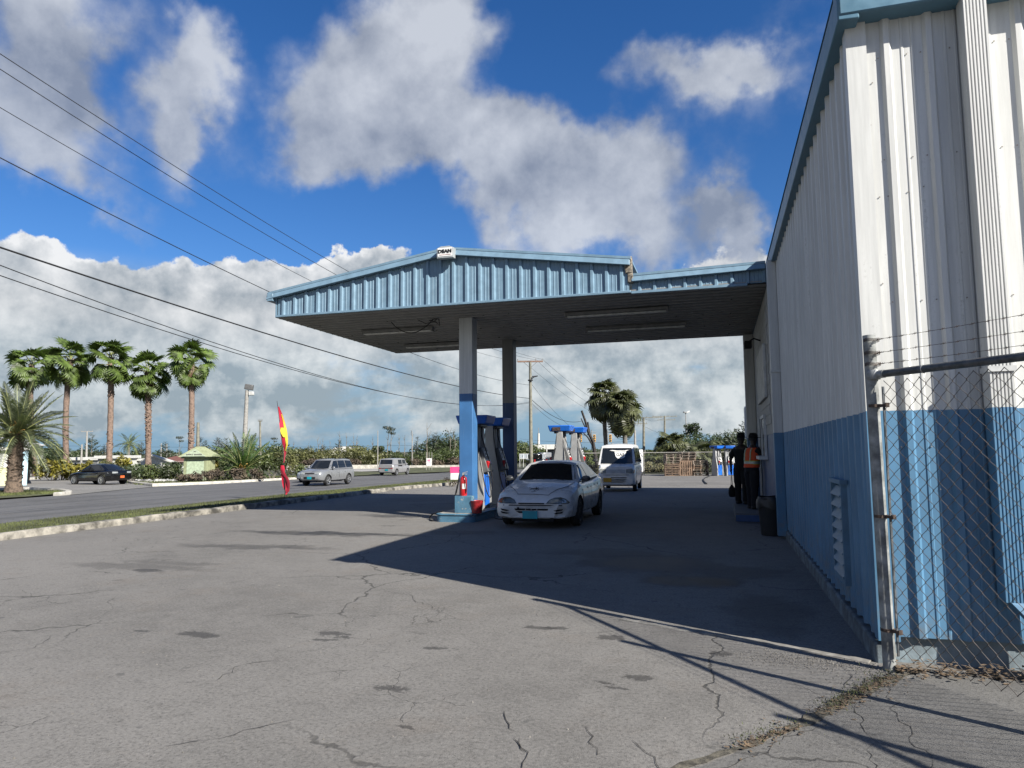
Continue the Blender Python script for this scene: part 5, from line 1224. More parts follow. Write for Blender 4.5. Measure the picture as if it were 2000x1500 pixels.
MB().box(-1.9, 1.9, -.82, .82, .35, 1.0).build('body', P_r, pk, bevel=.15); MB().prism([(-1.6, 1.0), (1.0, 1.0), (.4, 1.55), (-1.2, 1.55)], -.72, .72, 'y').build('cabin', M_glass, pk, bevel=.1)
for x in (-1.2, 1.2):
    for s in (-1, 1): wheel(pk, x, s*.74, .31, .2, M_rim, 6)

# ================================================================== PEOPLE
def figure(e, J, edges, rad, m_, name='body'):
    bm = bmesh.new(); sk = bm.verts.layers.skin.verify(); idx = {}
    for k_, p in J.items():
        v = bm.verts.new(p); idx[k_] = v; r_ = rad[k_]; v[sk].radius = (r_, r_) if not isinstance(r_, tuple) else r_
    for a, b in edges: bm.edges.new((idx[a], idx[b]))
    list(idx.values())[0][sk].use_root = True
    me = bpy.data.meshes.new(name); bm.to_mesh(me); bm.free(); me.materials.append(m_)
    o = inst(name, me); o.modifiers.new('skin', 'SKIN'); sb = o.modifiers.new('sub', 'SUBSURF'); sb.levels = 2; sb.render_levels = 2
    dg = bpy.context.evaluated_depsgraph_get(); dg.update()
    me2 = bpy.data.meshes.new_from_object(o.evaluated_get(dg)); bpy.data.objects.remove(o)
    me2.materials.clear(); me2.materials.append(m_)
    me2.polygons.foreach_set('use_smooth', [True]*len(me2.polygons)); me2.name = name
    return inst(name, me2, e)
M_skin = mat('dark_skin', (0.03, 0.018, 0.013), .5)
M_blackcloth = mat('black_cloth', (0.005, 0.005, 0.006), .9)
M_navy = mat('navy_cloth', (0.005, 0.006, 0.01), .9)
def person(loc, rz, lab, top, trousers, la, ra, hat=True, lean=0.0, scale=1.0):
    e = empty('person', loc, rz, lab, 'person'); e.scale = (scale,)*3
    # faces +x ; la/ra: (elbow, wrist) in local coordinates
    J = {'pel': (0, 0, .95), 'waist': (lean*.3, 0, 1.08), 'chest': (lean*.8, 0, 1.30), 'ush': (lean, 0, 1.44), 'neck': (lean+.01, 0, 1.53)}
    R_ = {'pel': (.10, .09), 'waist': (.145, .11), 'chest': (.165, .12), 'ush': (.12, .09), 'neck': .055}
    ed = [('pel', 'waist'), ('waist', 'chest'), ('chest', 'ush'), ('ush', 'neck')]
    J['head0'] = (lean+.03, 0, 1.60); J['head1'] = (lean+.035, 0, 1.70); J['head2'] = (lean+.02, 0, 1.76); R_['head0'] = (.075, .085); R_['head1'] = (.082, .10); R_['head2'] = (.06, .07)
    ed += [('neck', 'head0'), ('head0', 'head1'), ('head1', 'head2')]
    for s, nm, (el, wr) in ((1, 'l', la), (-1, 'r', ra)):
        J['sh'+nm] = (lean, s*.185, 1.42); R_['sh'+nm] = .062; J['el'+nm] = el; R_['el'+nm] = .045; J['wr'+nm] = wr; R_['wr'+nm] = .028
        ed += [('ush', 'sh'+nm), ('sh'+nm, 'el'+nm), ('el'+nm, 'wr'+nm)]
        d = (Vector(wr)-Vector(el)).normalized(); sd_ = d.cross(Vector((0, s, 0.2))).normalized(); pm_ = Vector(wr)+d*.05
        J['pm'+nm] = tuple(pm_); R_['pm'+nm] = (.034, .018); ed.append(('wr'+nm, 'pm'+nm))
        for fi, (o_, ln) in enumerate(((-.026, .062), (-.009, .072), (.009, .068), (.026, .052))):
            b0 = pm_+sd_*o_+d*.035; b1 = b0+d*ln*.55; b2 = b1+(d*.7+Vector((0, 0, -.5))).normalized()*ln*.5
            for q_, p_ in (('a', b0), ('b', b1), ('c', b2)): J['f%d%s%s' % (fi, q_, nm)] = tuple(p_); R_['f%d%s%s' % (fi, q_, nm)] = .0085
            ed += [('pm'+nm, 'f%da%s' % (fi, nm)), ('f%da%s' % (fi, nm), 'f%db%s' % (fi, nm)), ('f%db%s' % (fi, nm), 'f%dc%s' % (fi, nm))]
        J['th'+nm] = tuple(Vector(wr)+d*.03-sd_*.045); J['ti'+nm] = tuple(Vector(wr)+d*.075-sd_*.06); R_['th'+nm] = .011; R_['ti'+nm] = .009
        ed += [('wr'+nm, 'th'+nm), ('th'+nm, 'ti'+nm)]
        J['hp'+nm] = (0, s*.09, .90); R_['hp'+nm] = .075; J['kn'+nm] = (.03*s, s*.115, .50); R_['kn'+nm] = .062; J['an'+nm] = (-.02+.05*s, s*.125, .09); R_['an'+nm] = .042
        J['to'+nm] = (.10+.05*s, s*.14, .035); R_['to'+nm] = (.035, .03); J['he'+nm] = (-.06+.05*s, s*.125, .04); R_['he'+nm] = .035
        ed += [('pel', 'hp'+nm), ('hp'+nm, 'kn'+nm), ('kn'+nm, 'an'+nm), ('an'+nm, 'to'+nm), ('an'+nm, 'he'+nm)]
    figure(e, J, ed, R_, M_skin)
    # clothing shells
    def shell(keys, edg, grow, m_, nm_):
        J2 = {k_: J[k_] for k_ in keys}; R2 = {}
        for k_ in keys:
            r_ = R_[k_]; R2[k_] = tuple(x+grow for x in r_) if isinstance(r_, tuple) else r_+grow
        return figure(e, J2, [x for x in ed if x[0] in keys and x[1] in keys], R2, m_, nm_)
    R_['pel'] = (.145, .115); shell(['pel', 'waist', 'chest', 'ush', 'shl', 'ell', 'shr', 'elr'], None, .022, top, 'shirt')
    tb = MB()
    for nm in 'lr':
        h0, k0, a0 = Vector(J['hp'+nm]), Vector(J['kn'+nm]), Vector(J['an'+nm])
        tb.tube(smooth_path([h0+Vector((0, 0, .1)), h0, (h0+k0)/2, k0, (k0+a0)/2, a0+Vector((0, 0, -.03))], 3), [.10]*3+[.118]*3+[.108]*3+[.088]*3+[.08]*3+[.072], 14)
    tb.lathe([(0, .84), (.15, .86), (.175, .93), (.172, 1.02), (.165, 1.06), (0, 1.07)], 20, M=Matrix.Diagonal((.82, 1.08, 1, 1)), caps=False)
    tb.build('trousers', trousers, e, smooth=70)
    for s in (1, -1): MB().box(-.10, .16, -.045, .045, .0, .08).build('shoe', M_black, e, bevel=.03, loc=(.05*s, s*.13, 0))
    hx = lean+.03
    m2 = MB(); m2.lathe([(0, .115), (.07, .10), (.104, .05), (.11, -.0), (.106, -.05), (.0, -.05)], 16, M=Matrix.Translation((hx-.015, 0, 1.70))@Matrix.Diagonal((1.05, .85, 1, 1)), caps=False); m2.build('hair', M_black, e, smooth=60)
    if hat:
        m2 = MB(); m2.lathe([(0, .13), (.08, .12), (.113, .06), (.118, .0), (.115, -.005), (0, 0)], 16, M=Matrix.Translation((hx-.005, 0, 1.715))@Matrix.Diagonal((1.05, .88, 1, 1)), caps=False)
        m2.box(.08, .20, -.07, .07, -.0, .012, M=Matrix.Translation((hx, 0, 1.72))); m2.build('cap', M_blackcloth, e, smooth=60)
    m2 = MB(); m2.prism([(0, -.012), (.028, -.018), (.0, .03)], -.012, .012, 'y'); m2.build('nose', M_skin, e, loc=(hx+.082, 0, 1.655))
    m2 = MB(); m2.box(0, .006, -.024, .024, -.004, .004); m2.build('mouth', mat('lip', (.05, .02, .018), .5), e, loc=(hx+.082, 0, 1.615))
    for s in (1, -1):
        m2 = MB(); m2.lathe([(0, .011), (.011, 0), (0, -.011)], 8); m2.build('eye', mat('eye', (.25, .24, .22), .3), e, loc=(hx+.076, s*.032, 1.685))
        m2 = MB(); m2.lathe([(0, .028), (.016, .01), (.014, -.02), (0, -.03)], 8, M=Matrix.Diagonal((1, .5, 1, 1))); m2.build('ear', M_skin, e, loc=(hx-.01, s*.088, 1.665))
    return e, J
st_o = empty('doorstep', (.62, 18.3, 0), label='low concrete step with a blue painted front along the wall by the trash drum', cat='step')
MB().box(-.35, .35, -1.55, 1.7, 0, .19).build('slab', mat('step_grey', (.12, .125, .13), .85, dirt=.4), st_o, bevel=.015)
MB().box(-.34, .34, -1.575, -1.552, .01, .15).build('blue_front', mat('deep_blue_paint', (0.04, 0.12, 0.28), 0.5), st_o)
p1, J1 = person((.50, 19.55, .19), math.radians(62), 'person in dark clothes and cap standing on the step, arm at their side', M_blackcloth, M_blackcloth,
                ((-.03, .27, 1.16), (.02, .29, .90)), ((-.04, -.28, 1.15), (.04, -.30, .90)), True, .03, 1.0)
bgm = MB(); bgm.lathe([(0, -.15), (.07, -.14), (.095, -.05), (.08, .08), (.03, .16), (0, .18)], 12, M=Matrix.Diagonal((1, .7, 1, 1))); bgm.tube([(-.02, 0, .14), (-.01, 0, .34), (.0, 0, .50), (.01, 0, .34), (.02, 0, .14)], .008, 5)
tag(bgm.build('bag', M_blackcloth, smooth=60, loc=(.255, 19.69, .50)), 'small dark bag hanging beside the leg of the person in the cap', 'bag')
p2, J2 = person((.70, 18.0, .19), math.radians(38), 'person in an orange reflective vest leaning to the service window', M_blackcloth, M_navy,
                ((.24, .22, 1.22), (.42, .12, 1.28)), ((.20, -.26, 1.20), (.42, -.16, 1.24)), True, .06, .98)
M_org = mat('vest_orange', (0.75, 0.085, 0.015), .7); M_refl = mat('reflective_band', (.42, .44, .38), .4, .3); M_lime = mat('lime_tape', (.42, .5, .06), .6)
vs_ = MB()
def vest_ring(z, cx_, a, b, n=28): return [(cx_+a*math.cos(2*PI*k/n), b*math.sin(2*PI*k/n), z) for k in range(n)]
rings = [(1.00, 0, .170, .205), (1.10, .02, .170, .205), (1.20, .035, .172, .210), (1.30, .048, .172, .212), (1.40, .055, .160, .205), (1.475, .06, .115, .155)]
pts_ = [p for (z, c_, a, b) in rings for p in vest_ring(z, c_, a, b)]
vs_.add(pts_, [(i*28+k, i*28+(k+1) % 28, (i+1)*28+(k+1) % 28, (i+1)*28+k) for i in range(5) for k in range(28)])
vest = vs_.build('vest', M_org, p2, smooth=60)
b_ = MB(); n = 28
pts_ = vest_ring(1.09, .02, .175, .210)+vest_ring(1.145, .026, .176, .212); b_.add(pts_, [(k, (k+1) % n, n+(k+1) % n, n+k) for k in range(n)]); b_.build('reflective_band', M_refl, vest)
b_ = MB(); pts_ = vest_ring(1.072, .02, .173, .208)+vest_ring(1.163, .027, .175, .211); b_.add(pts_, [(k, (k+1) % n, n+(k+1) % n, n+k) for k in range(n)]); b_.build('lime_band', M_lime, vest)
for ky in (-.10, .10):
    b_ = MB(); cols = [(1.165, .03, -.178), (1.25, .045, -.180), (1.35, .05, -.176), (1.42, .055, -.158), (1.47, .06, -.125)]
    for w_, off, mm in ((.045, .003, M_lime), (.028, .007, M_refl)):
        b_ = MB(); vv = []
        for z, c_, xx in cols: 
            f_ = math.sqrt(max(0.05, 1-(ky/.21)**2)); vv += [(c_+xx*f_-off, ky-w_/2, z), (c_+xx*f_-off, ky+w_/2, z)]
        b_.add(vv, [(2*i, 2*i+1, 2*i+3, 2*i+2) for i in range(len(cols)-1)]); b_.build('shoulder_stripe', mm, vest)
dr = empty('trash_drum', (.90, 14.32, 0), label='black trash drum with a bag folded over its rim against the blue wall', cat='trash can')
m2 = MB(); m2.lathe([(.0, 0), (.215, 0), (.22, .02), (.245, .35), (.262, .66), (.27, .68), (.262, .70), (.25, .68), (.235, .3), (0, .28)], 26, caps=False); m2.build('drum', mat('drum_black', (.008, .009, .011), .8), dr, smooth=40)
m2 = MB(); n = 40; pts_ = []
for z, rr_ in ((.66, .275), (.60, .282), (.52, .284)):
    for k in range(n): a = 2*PI*k/n; q_ = rr_+.012*math.sin(7*a+z*30); pts_.append((q_*math.cos(a), q_*math.sin(a), z+(.03*math.sin(5*a) if z < .55 else 0)))
for k in range(n): a = 2*PI*k/n; pts_.append((.255*math.cos(a), .255*math.sin(a), .715+.008*math.sin(6*a)))
m2.add(pts_, [(i*n+k, i*n+(k+1) % n, (i+1)*n+(k+1) % n, (i+1)*n+k) for i in range(2) for k in range(n)]+[(3*n+k, 3*n+(k+1) % n, (k+1) % n, k) for k in range(n)])
m2.build('bin_bag', mat('bin_bag', (.008, .008, .009), .5), dr, smooth=60)

# feather flag on the verge
fb = G(557, 972); fb = Vector((fb.x, fb.y, hgt(fb.x, fb.y)))
D0 = float(Vector((fb.x, fb.y, 0)).dot(Vector((CF[0], CF[1], 0))))/math.cos(PITCH)
ff = empty('feather_flag', fb, label='red and yellow feather flag on a thin pole in the grass verge', cat='flag')
top = PY(541, 783, fb.y)-fb
def tp(u): return Vector((top.x*u**1.5, top.y*u, top.z*u))
m2 = MB(); m2.tube([tp(u) for u in lin(0, 1, 14)], [.022-.012*u for u in lin(0, 1, 14)], 7); m2.build('pole', M_black, ff, smooth=60)
M_fred = mat('flag_red', (0.50, 0.01, 0.04), .8); M_fyel = mat('flag_yellow', (0.55, 0.43, 0.03), .8); M_fdark = mat('flag_crimson', (0.30, 0.015, 0.035), .8)
def cloth(name, us, wl, wr, m_, off=0.0, ph=0.0):
    m2 = MB(); vs = []
    for u, a, b in zip(us, wl, wr):
        c_ = tp(u)
        for k in range(5):
            s = a+(b-a)*k/4; vs.append(c_+Vector((CR[0]*s, CR[1]*s, 0))+Vector((0, off+.05*math.sin(u*16+s*9+ph), 0)))
    vs2 = [v+Vector((.0, .006, 0)) for v in vs]; n = len(vs); k = len(us)
    m2.add(vs+vs2, [(i*5+j, i*5+j+1, (i+1)*5+j+1, (i+1)*5+j) for i in range(k-1) for j in range(4)]+[(n+i*5+j, n+(i+1)*5+j, n+(i+1)*5+j+1, n+i*5+j+1) for i in range(k-1) for j in range(4)])
    m2.build(name, m_, ff, smooth=60)
cloth('upper_banner', [.94, .86, .76, .66, .56, .50], [-.01, -.02, -.01, 0, .0, .03], [.05, .13, .20, .26, .26, .13], M_fred)
cloth('yellow_edge', [.86, .78, .70, .60, .54, .48], [.09, .13, .16, .19, .20, .09], [.13, .19, .25, .29, .28, .13], M_fyel, -.02)
cloth('yellow_swirl', [.72, .69, .66, .62], [.05, .02, .04, .12], [.14, .2, .2, .18], M_fyel, -.03)
cloth('waist', [.50, .46, .42, .36], [.02, .02, .02, .0], [.13, .12, .06, .03], M_fdark)
cloth('lower_banner', [.33, .30, .26, .22, .17, .12, .07, .03], [-.10, -.13, -.13, -.16, -.16, -.12, -.04, .0], [.02, .05, .04, .12, .2, .22, .16, .03], M_fred)
cloth('lower_edge', [.285, .25, .20, .15, .10, .05], [-.15, -.14, .06, .10, .1, .0], [-.08, .02, .20, .25, .22, .10], M_fdark, -.02)
# ================================================================== PALMS
def leafmat(name, col, var=.35, scale=1.5, trans=.25, objvar=.18):
    if name in MATS: return MATS[name]
    m_ = mat(name, col, .5, 0, var, scale, objvar=objvar); q = NT(m_.node_tree); b = q.n['Principled BSDF']
    out = q.n['Material Output']; tr = q.new('ShaderNodeBsdfTranslucent'); tr.inputs[0].default_value = (col[0]*1.3, col[1]*1.5, col[2]*.7, 1)
    mx = q.new('ShaderNodeMixShader'); mx.inputs[0].default_value = trans
    q.l.new(b.outputs[0], mx.inputs[1]); q.l.new(tr.outputs[0], mx.inputs[2]); q.l.new(mx.outputs[0], out.inputs[0]); return m_
L_fan = leafmat('fan_leaf', (0.095, 0.145, 0.03), .5)
L_fan2 = leafmat('fan_leaf_grey', (0.075, 0.085, 0.035), .45)
L_date = leafmat('date_leaf', (0.09, 0.11, 0.058), .35)
L_date2 = leafmat('date_leaf_green', (0.06, 0.115, 0.03), .4)
L_coco = leafmat('coconut_leaf', (0.11, 0.14, 0.04), .4)
L_dead = mat('dead_frond', (0.17, 0.11, 0.065), .9, var=.4, objvar=.2)
M_pet = mat('petiole', (0.26, 0.28, 0.11), .6)
M_boot = mat('orange_boot', (0.42, 0.24, 0.06), .8, var=.3)
def fan_mesh(name, pet, rad, n=20, droop=.35, seed=0, span=1.55, m_=None):
    """petiole along +x then a pleated fan of split segments"""
    r_ = random.Random(seed); m2 = MB()
    m2.tube([(0, 0, 0), (pet*.5, 0, .05*pet), (pet, 0, -.02*pet)], [.035, .025, .018], 4, mi=1)
    c0 = Vector((pet*.98, 0, -.02*pet)); tl = r_.uniform(.45, .75)
    for i in range(n):
        a = -span+2*span*i/(n-1)+r_.uniform(-.04, .04); L = rad*(.78+.22*math.cos(a*.8))*r_.uniform(.85, 1.08)
        d = Vector((math.cos(a), math.sin(a), 0)); s = Vector((-d.y, d.x, 0)); w = rad*2*span/n*.42
        p1 = c0+d*L*.52+Vector((0, 0, -.04*L)); p2 = c0+d*L*.80+Vector((0, 0, -droop*.22*L)); p3 = c0+d*L*(1.0-.1*droop)+Vector((0, 0, -droop*r_.uniform(.5, .9)*L))
        up = Vector((0, 0, w*.35))
        TT = Matrix.Translation(c0)@Matrix.Rotation(tl, 4, 'Y')@Matrix.Translation(-c0); m2.add([TT@Vector(q_) for q_ in (c0, p1-s*w, p1+up, p1+s*w, p2-s*w*.55, p2+up*.4, p2+s*w*.55, p3)], [(0, 1, 2), (0, 2, 3), (1, 4, 5, 2), (2, 5, 6, 3), (4, 7, 5), (5, 7, 6)], 0)
    return m2.mesh(name, [m_ or L_fan, M_pet])
def feather_mesh(name, L, n=34, leaf=.5, arch=.5, seed=0, m_=None, vee=.5, thin=.022):
    """rachis arching along +x with paired leaflets"""
    r_ = random.Random(seed); m2 = MB(); path = []
    for i in range(n+1):
        u = i/n; path.append(Vector((L*u*(1-.18*arch*u), .02*L*math.sin(u*3+seed), L*(.10*u-arch*u**2.2))))
    m2.tube(path[::3], [.035*(1-.8*k/len(path[::3]))+.005 for k in range(len(path[::3]))], 4, mi=1)
    for i in range(2, n+1):
        u = i/n; p = path[i]; d = (path[i]-path[i-1]).normalized(); side = Vector((0, 1, 0)); up = side.cross(d)*-1
        if up.z < 0: up = -up
        l_ = leaf*(math.sin(PI*min(1, .18+u*.80))**.7)*r_.uniform(.8, 1.12)
        for s in (-1, 1):
            dd = (d*(.55+.5*u)+side*s*1.0+up*vee*r_.uniform(.4, 1.3)).normalized(); tip = p+dd*l_+Vector((0, 0, -.22*l_)); mid_ = p+dd*l_*.5
            w = d*thin*1.6
            m2.add([p-w*.6, mid_-w, tip, mid_+w, p+w*.6], [(0, 1, 3, 4), (1, 2, 3)], 0)
    return m2.mesh(name, [m_ or L_date, M_pet])
FANS = [fan_mesh('frond', 1.25, 1.25, 20, d, i, 1.75) for i, d in enumerate((.2, .35, .55, .8))]
FANG = [fan_mesh('frond', 1.0, 1.05, 18, d, 20+i, 1.9, L_fan2) for i, d in enumerate((.5, .8, 1.1))]
FDEAD = [fan_mesh('dead_frond', .7, .9, 12, 1.2, 40+i, 1.2, L_dead) for i in range(2)]
FEA = [feather_mesh('frond', 3.3, 40, .62, a, 5+i, L_date) for i, a in enumerate((.10, .28, .5, .75))]
FEB = [feather_mesh('frond', 2.9, 34, .50, a, 15+i, L_date2) for i, a in enumerate((.12, .3, .55))]
FEC = [feather_mesh('frond', 3.0, 26, .6, a, 25+i, L_coco, .1) for i, a in enumerate((.3, .6, .9))]
M_trunk = mat('palm_trunk', (0.21, 0.15, 0.12), .95, var=.3, scale=6, dirt=.6, dscale=6, dirtcol=(.07, .045, .033), bump=1, bscale=30, objvar=.1)
M_trunkd = mat('palm_trunk_dark', (0.13, 0.095, 0.07), .95, var=.4, scale=9, dirt=.7, dscale=6, dirtcol=(.04, .03, .022), bump=1, bscale=25)
M_trunkg = mat('palm_trunk_grey', (0.16, 0.15, 0.135), .95, var=.3, scale=4, dirt=.4, dscale=4)
def place_frond(parent, me, base, az, el, roll=0, s=1.0, name='frond'):
    M_ = Matrix.Translation(base)@Matrix.Rotation(az, 4, 'Z')@Matrix.Rotation(-el, 4, 'Y')@Matrix.Rotation(roll, 4, 'X')@Matrix.Scale(s, 4)
    return inst(name, me, parent, M=M_)
def boots(m2, path_f, z0, z1, r, n, r_, ln=.16, mi=0):
    for i in range(n):
        z = z0+(z1-z0)*r_.random(); a = r_.uniform(0, 2*PI); c_ = path_f(z); d = Vector((math.cos(a), math.sin(a), 0)); s = Vector((-d.y, d.x, 0))
        b = c_+d*r*.85; l_ = ln*r_.uniform(.6, 1.4)
        m2.add([b-s*.10, b+s*.10, b+d*l_*.7+s*.05+Vector((0, 0, l_*r_.uniform(.3, 1))), b+d*l_*.6-s*.05+Vector((0, 0, l_*r_.uniform(.3, 1))), b+Vector((0, 0, l_*.9))], [(0, 1, 2, 3), (1, 4, 2), (4, 0, 3), (2, 4, 3)], mi)
def fan_palm(base, top, r, seed, lab, fans=FANS, nf=34, boot=((.55, 1.0, 60),), dead=6, s=1.0, grp_=None, tm_=None, rings=(0.0,), drop=-1.0):
    r_ = random.Random(seed); e = empty('fan_palm', base, 0, lab, 'palm tree', grp_); T = top-base; H_ = T.z
    bend = Vector((r_.uniform(-.12, .12), r_.uniform(-.12, .12), 0))
    def pf(z): u = z/H_; return Vector((T.x*u, T.y*u, z))+bend*math.sin(PI*u)*2
    m2 = MB(); k = 22; pts = [pf(H_*i/k) for i in range(k+1)]; rr = [r*(1.35-.4*min(1, i/4))*(1+.06*math.sin(i*2.3+seed)) for i in range(k+1)]
    m2.tube(pts, rr, 12)
    for (a, b, n) in boot: boots(m2, pf, H_*a, H_*b, r, n, r_)
    m2.build('trunk', tm_ or M_trunk, e, smooth=50)
    for i in range(nf):
        u = i/nf; az = i*2.39996+r_.uniform(-.25, .25); el = 1.35-(2.0 if fans is FANS else 2.25)*u**.9+r_.uniform(-.28, .28); el = max(drop, el)
        me = fans[min(len(fans)-1, int(u*len(fans)*.99))]
        place_frond(e, me, pf(H_*(1-.06*u))+Vector((0, 0, .1-.5*u)), az, el, r_.uniform(-1.2, 1.2), s*r_.uniform(.72, 1.14))
    for i in range(dead): place_frond(e, FDEAD[i % 2], pf(H_*(.96-.05*r_.random())), r_.uniform(0, 6.28), r_.uniform(-1.5, -1.1), 0, s*r_.uniform(.7, 1), 'dead_frond')
    return e
def palm_at(pxb, pxt, pyt, Dp): b = at(pxb, Dp); return b, P3(pxt, pyt, Dp)
g5 = 'row of tall fan palms across the road'
PL = [(73, 62, 712, 76, 'tall fan palm rising behind the feathery palm, leftmost of the row', ((.75, 1, 50),)),
      (133, 137, 702, 75, 'tall slender fan palm second from the left in the row', ((.3, .45, 40), (.88, 1, 30))),
      (214, 217, 698, 74, 'tall fan palm in the middle of the row with a torn skirt on its trunk', ((.22, .38, 40), (.66, .72, 40), (.74, 1, 70))),
      (291, 289, 726, 75, 'shorter fan palm with a shaggy trunk, fourth in the row', ((.3, 1, 330),)),
      (372, 374, 705, 74, 'tall fan palm with a clean upper trunk above the green kiosk', ((.12, .45, 110), (.8, 1, 20)))]
for i, (xb, xt, yt, Dp, lab, bt) in enumerate(PL):
    b, tpt = palm_at(xb, xt, yt, Dp); fan_palm(b, tpt, .29, 31+i, lab, nf=36, boot=bt, dead=5, s=1.13, grp_=g5)
b, tpt = palm_at(1188, 1180, 775, 66); fan_palm(b, tpt, .20, 51, 'bushy grey-green cabbage palm behind the white van, taller of the pair', FANG, 60, ((.9, 1, 20),), 4, 1.05, 'cabbage palms behind the van', M_trunkg, drop=-1.35)
b, tpt = palm_at(1217, 1215, 800, 64); fan_palm(b, tpt, .22, 52, 'bushy grey-green cabbage palm behind the white van, lower one with brown skirt', FANG, 64, ((.88, 1, 30),), 10, 1.12, 'cabbage palms behind the van', M_trunkg, drop=-1.4)
def feather_palm(base, H_, r, seed, lab, fr, nf, s, lo=-.3, hi=1.35, tm_=None, boot=150, nm='date_palm', grp_=None, core=True, lean=(0, 0)):
    r_ = random.Random(seed); e = empty(nm, base, 0, lab, 'palm tree', grp_)
    pf = lambda z: Vector((lean[0]*z/H_, lean[1]*z/H_, z)); m2 = MB(); k = 12
    m2.tube([pf(H_*i/k) for i in range(k+1)], [r*(1.25-.35*min(1, i/3))*(1+.05*math.sin(i*2.1)) for i in range(k+1)], 12); boots(m2, pf, 0, H_, r, boot, r_, .13)
    m2.build('trunk', tm_ or M_trunkd, e, smooth=50)
    if core:
        m3 = MB(); boots(m3, pf, H_*.93, H_*1.08, r*.6, 26, r_, .45); m3.build('orange_boots', M_boot, e)
    for i in range(nf):
        u = i/nf; az = i*2.39996+r_.uniform(-.2, .2); el = hi-(hi-lo)*u**.8+r_.uniform(-.1, .1)
        place_frond(e, fr[min(len(fr)-1, int(u*len(fr)))], pf(H_)+Vector((math.cos(az)*r*.5, math.sin(az)*r*.5, .1-.2*u)), az, el, r_.uniform(-.5, .5), s*r_.uniform(.88, 1.08))
    return e
b = at(31, 38); b2 = G(30, 959); feather_palm(b, 3.15, .37, 61, 'stout feathery date palm with orange frond bases by the driveway', FEA, 60, .84, -.3)
feather_palm(at(476, 58), .9, .35, 62, 'low bushy date palm with arching fronds beside the green kiosk', FEB, 34, 1.05, .0, 1.4, boot=60)
feather_palm(at(252, 110), 3.8, .2, 63, 'small coconut palm with yellowish drooping fronds between the tall trunks', FEC, 26, .75, -.6, 1.2, nm='coconut_palm', boot=0, core=False, tm_=M_trunkg)
fan_palm(at(1307, 72), at(1307, 72)+Vector((.1, 0, 2.1)), .3, 66, 'low spiky palmetto behind the pallet stacks', FANG, 40, ((.5, 1, 30),), 2, 1.15, 'palmettos behind the back fence', M_trunkd)
for i, (px, Dp, h_, s, lab) in enumerate([(1283, 70, 1.0, .9, 'small palmetto leftmost behind the fence near the pallets'), (1338, 74, 1.3, 1.15, 'palmetto behind the second pallet stack'), (1375, 70, 1.3, 1.15, 'palmetto with upright fans behind the discarded pumps'),
                                     (1400, 74, 1.4, 1.1, 'palmetto with yellowish fans right of the discarded pumps'), (1428, 72, .8, .9, 'small palmetto next to the far end of the warehouse')]):
    fan_palm(at(px, Dp), at(px, Dp)+Vector((0, 0, h_)), .25, 70+i, lab, FANG, 26, ((.4, 1, 14),), 1, s, 'palmettos behind the back fence', M_trunkd, drop=-.3)

# ================================================================== TREES AND SCRUB
L_g1 = leafmat('leaf_mid', (0.085, 0.11, 0.036), .5, .8)
L_g2 = leafmat('leaf_dark', (0.05, 0.072, 0.028), .5, .8)
L_g3 = leafmat('leaf_olive', (0.11, 0.115, 0.042), .5, .8)
L_y = leafmat('croton_yellow', (0.20, 0.18, 0.03), .6, 2.5)
L_r = mat('dry_brush', (0.085, 0.065, 0.045), .95, var=.5, scale=1)
L_c = leafmat('casuarina', (0.040, 0.052, 0.028), .4, .7, .15)
M_bark = mat('bark_grey', (0.19, 0.17, 0.14), .95, var=.3, scale=5)
M_barkd = mat('bark_dark', (0.035, 0.03, 0.028), .95, var=.4, scale=6)
def leaf_quads(m2, cs, n, lf, r_, flat=.7, up=.3):
    """n leaf faces spread through clumps (centre, radii)"""
    tot = sum(c_[1][0]*c_[1][1]*c_[1][2] for c_ in cs)
    for (c_, ra) in cs:
        k = max(4, int(n*ra[0]*ra[1]*ra[2]/tot))
        for _ in range(k):
            d = Vector((r_.gauss(0, 1), r_.gauss(0, 1), r_.gauss(0, 1))).normalized(); q_ = r_.random()**.38
            p = Vector((c_[0]+d.x*ra[0]*q_, c_[1]+d.y*ra[1]*q_, c_[2]+d.z*ra[2]*q_))
            nn = (d+Vector((r_.gauss(0, .5), r_.gauss(0, .5), up+r_.gauss(0, .5)))).normalized(); a = nn.orthogonal().normalized(); an = r_.uniform(0, 6.28)
            a = a*math.cos(an)+nn.cross(a)*math.sin(an); b_ = nn.cross(a); s = lf*r_.uniform(.6, 1.4)
            m2.add([p-a*s, p-b_*s*.45, p+a*s, p+b_*s*.45], [(0, 1, 2, 3)])
def shrub(name, base, w, h_, n, lf, m_, lab, cat='shrub', grp_=None, seed=0, clumps=9, dp=None):
    r_ = random.Random(seed); e = empty(name, base, 0, lab, cat, grp_); dp = dp or w*.7; cs = []
    for i in range(clumps):
        x = r_.uniform(-.75, .75)*w/2; y = r_.uniform(-.7, .7)*dp/2; z = r_.uniform(.25, .78)*h_
        cs.append(((x, y, z), (w*r_.uniform(.16, .28), dp*r_.uniform(.18, .3), h_*r_.uniform(.16, .30))))
    m2 = MB(); leaf_quads(m2, cs, n, lf, r_); m2.build('foliage', m_, e)
    m3 = MB()
    for c_, ra in cs: m3.tube([(c_[0]*.2, c_[1]*.2, -.05), (c_[0]*.6, c_[1]*.6, c_[2]*.5), c_], [.03, .02, .008], 4)
    m3.build('stems', M_bark, e); return e
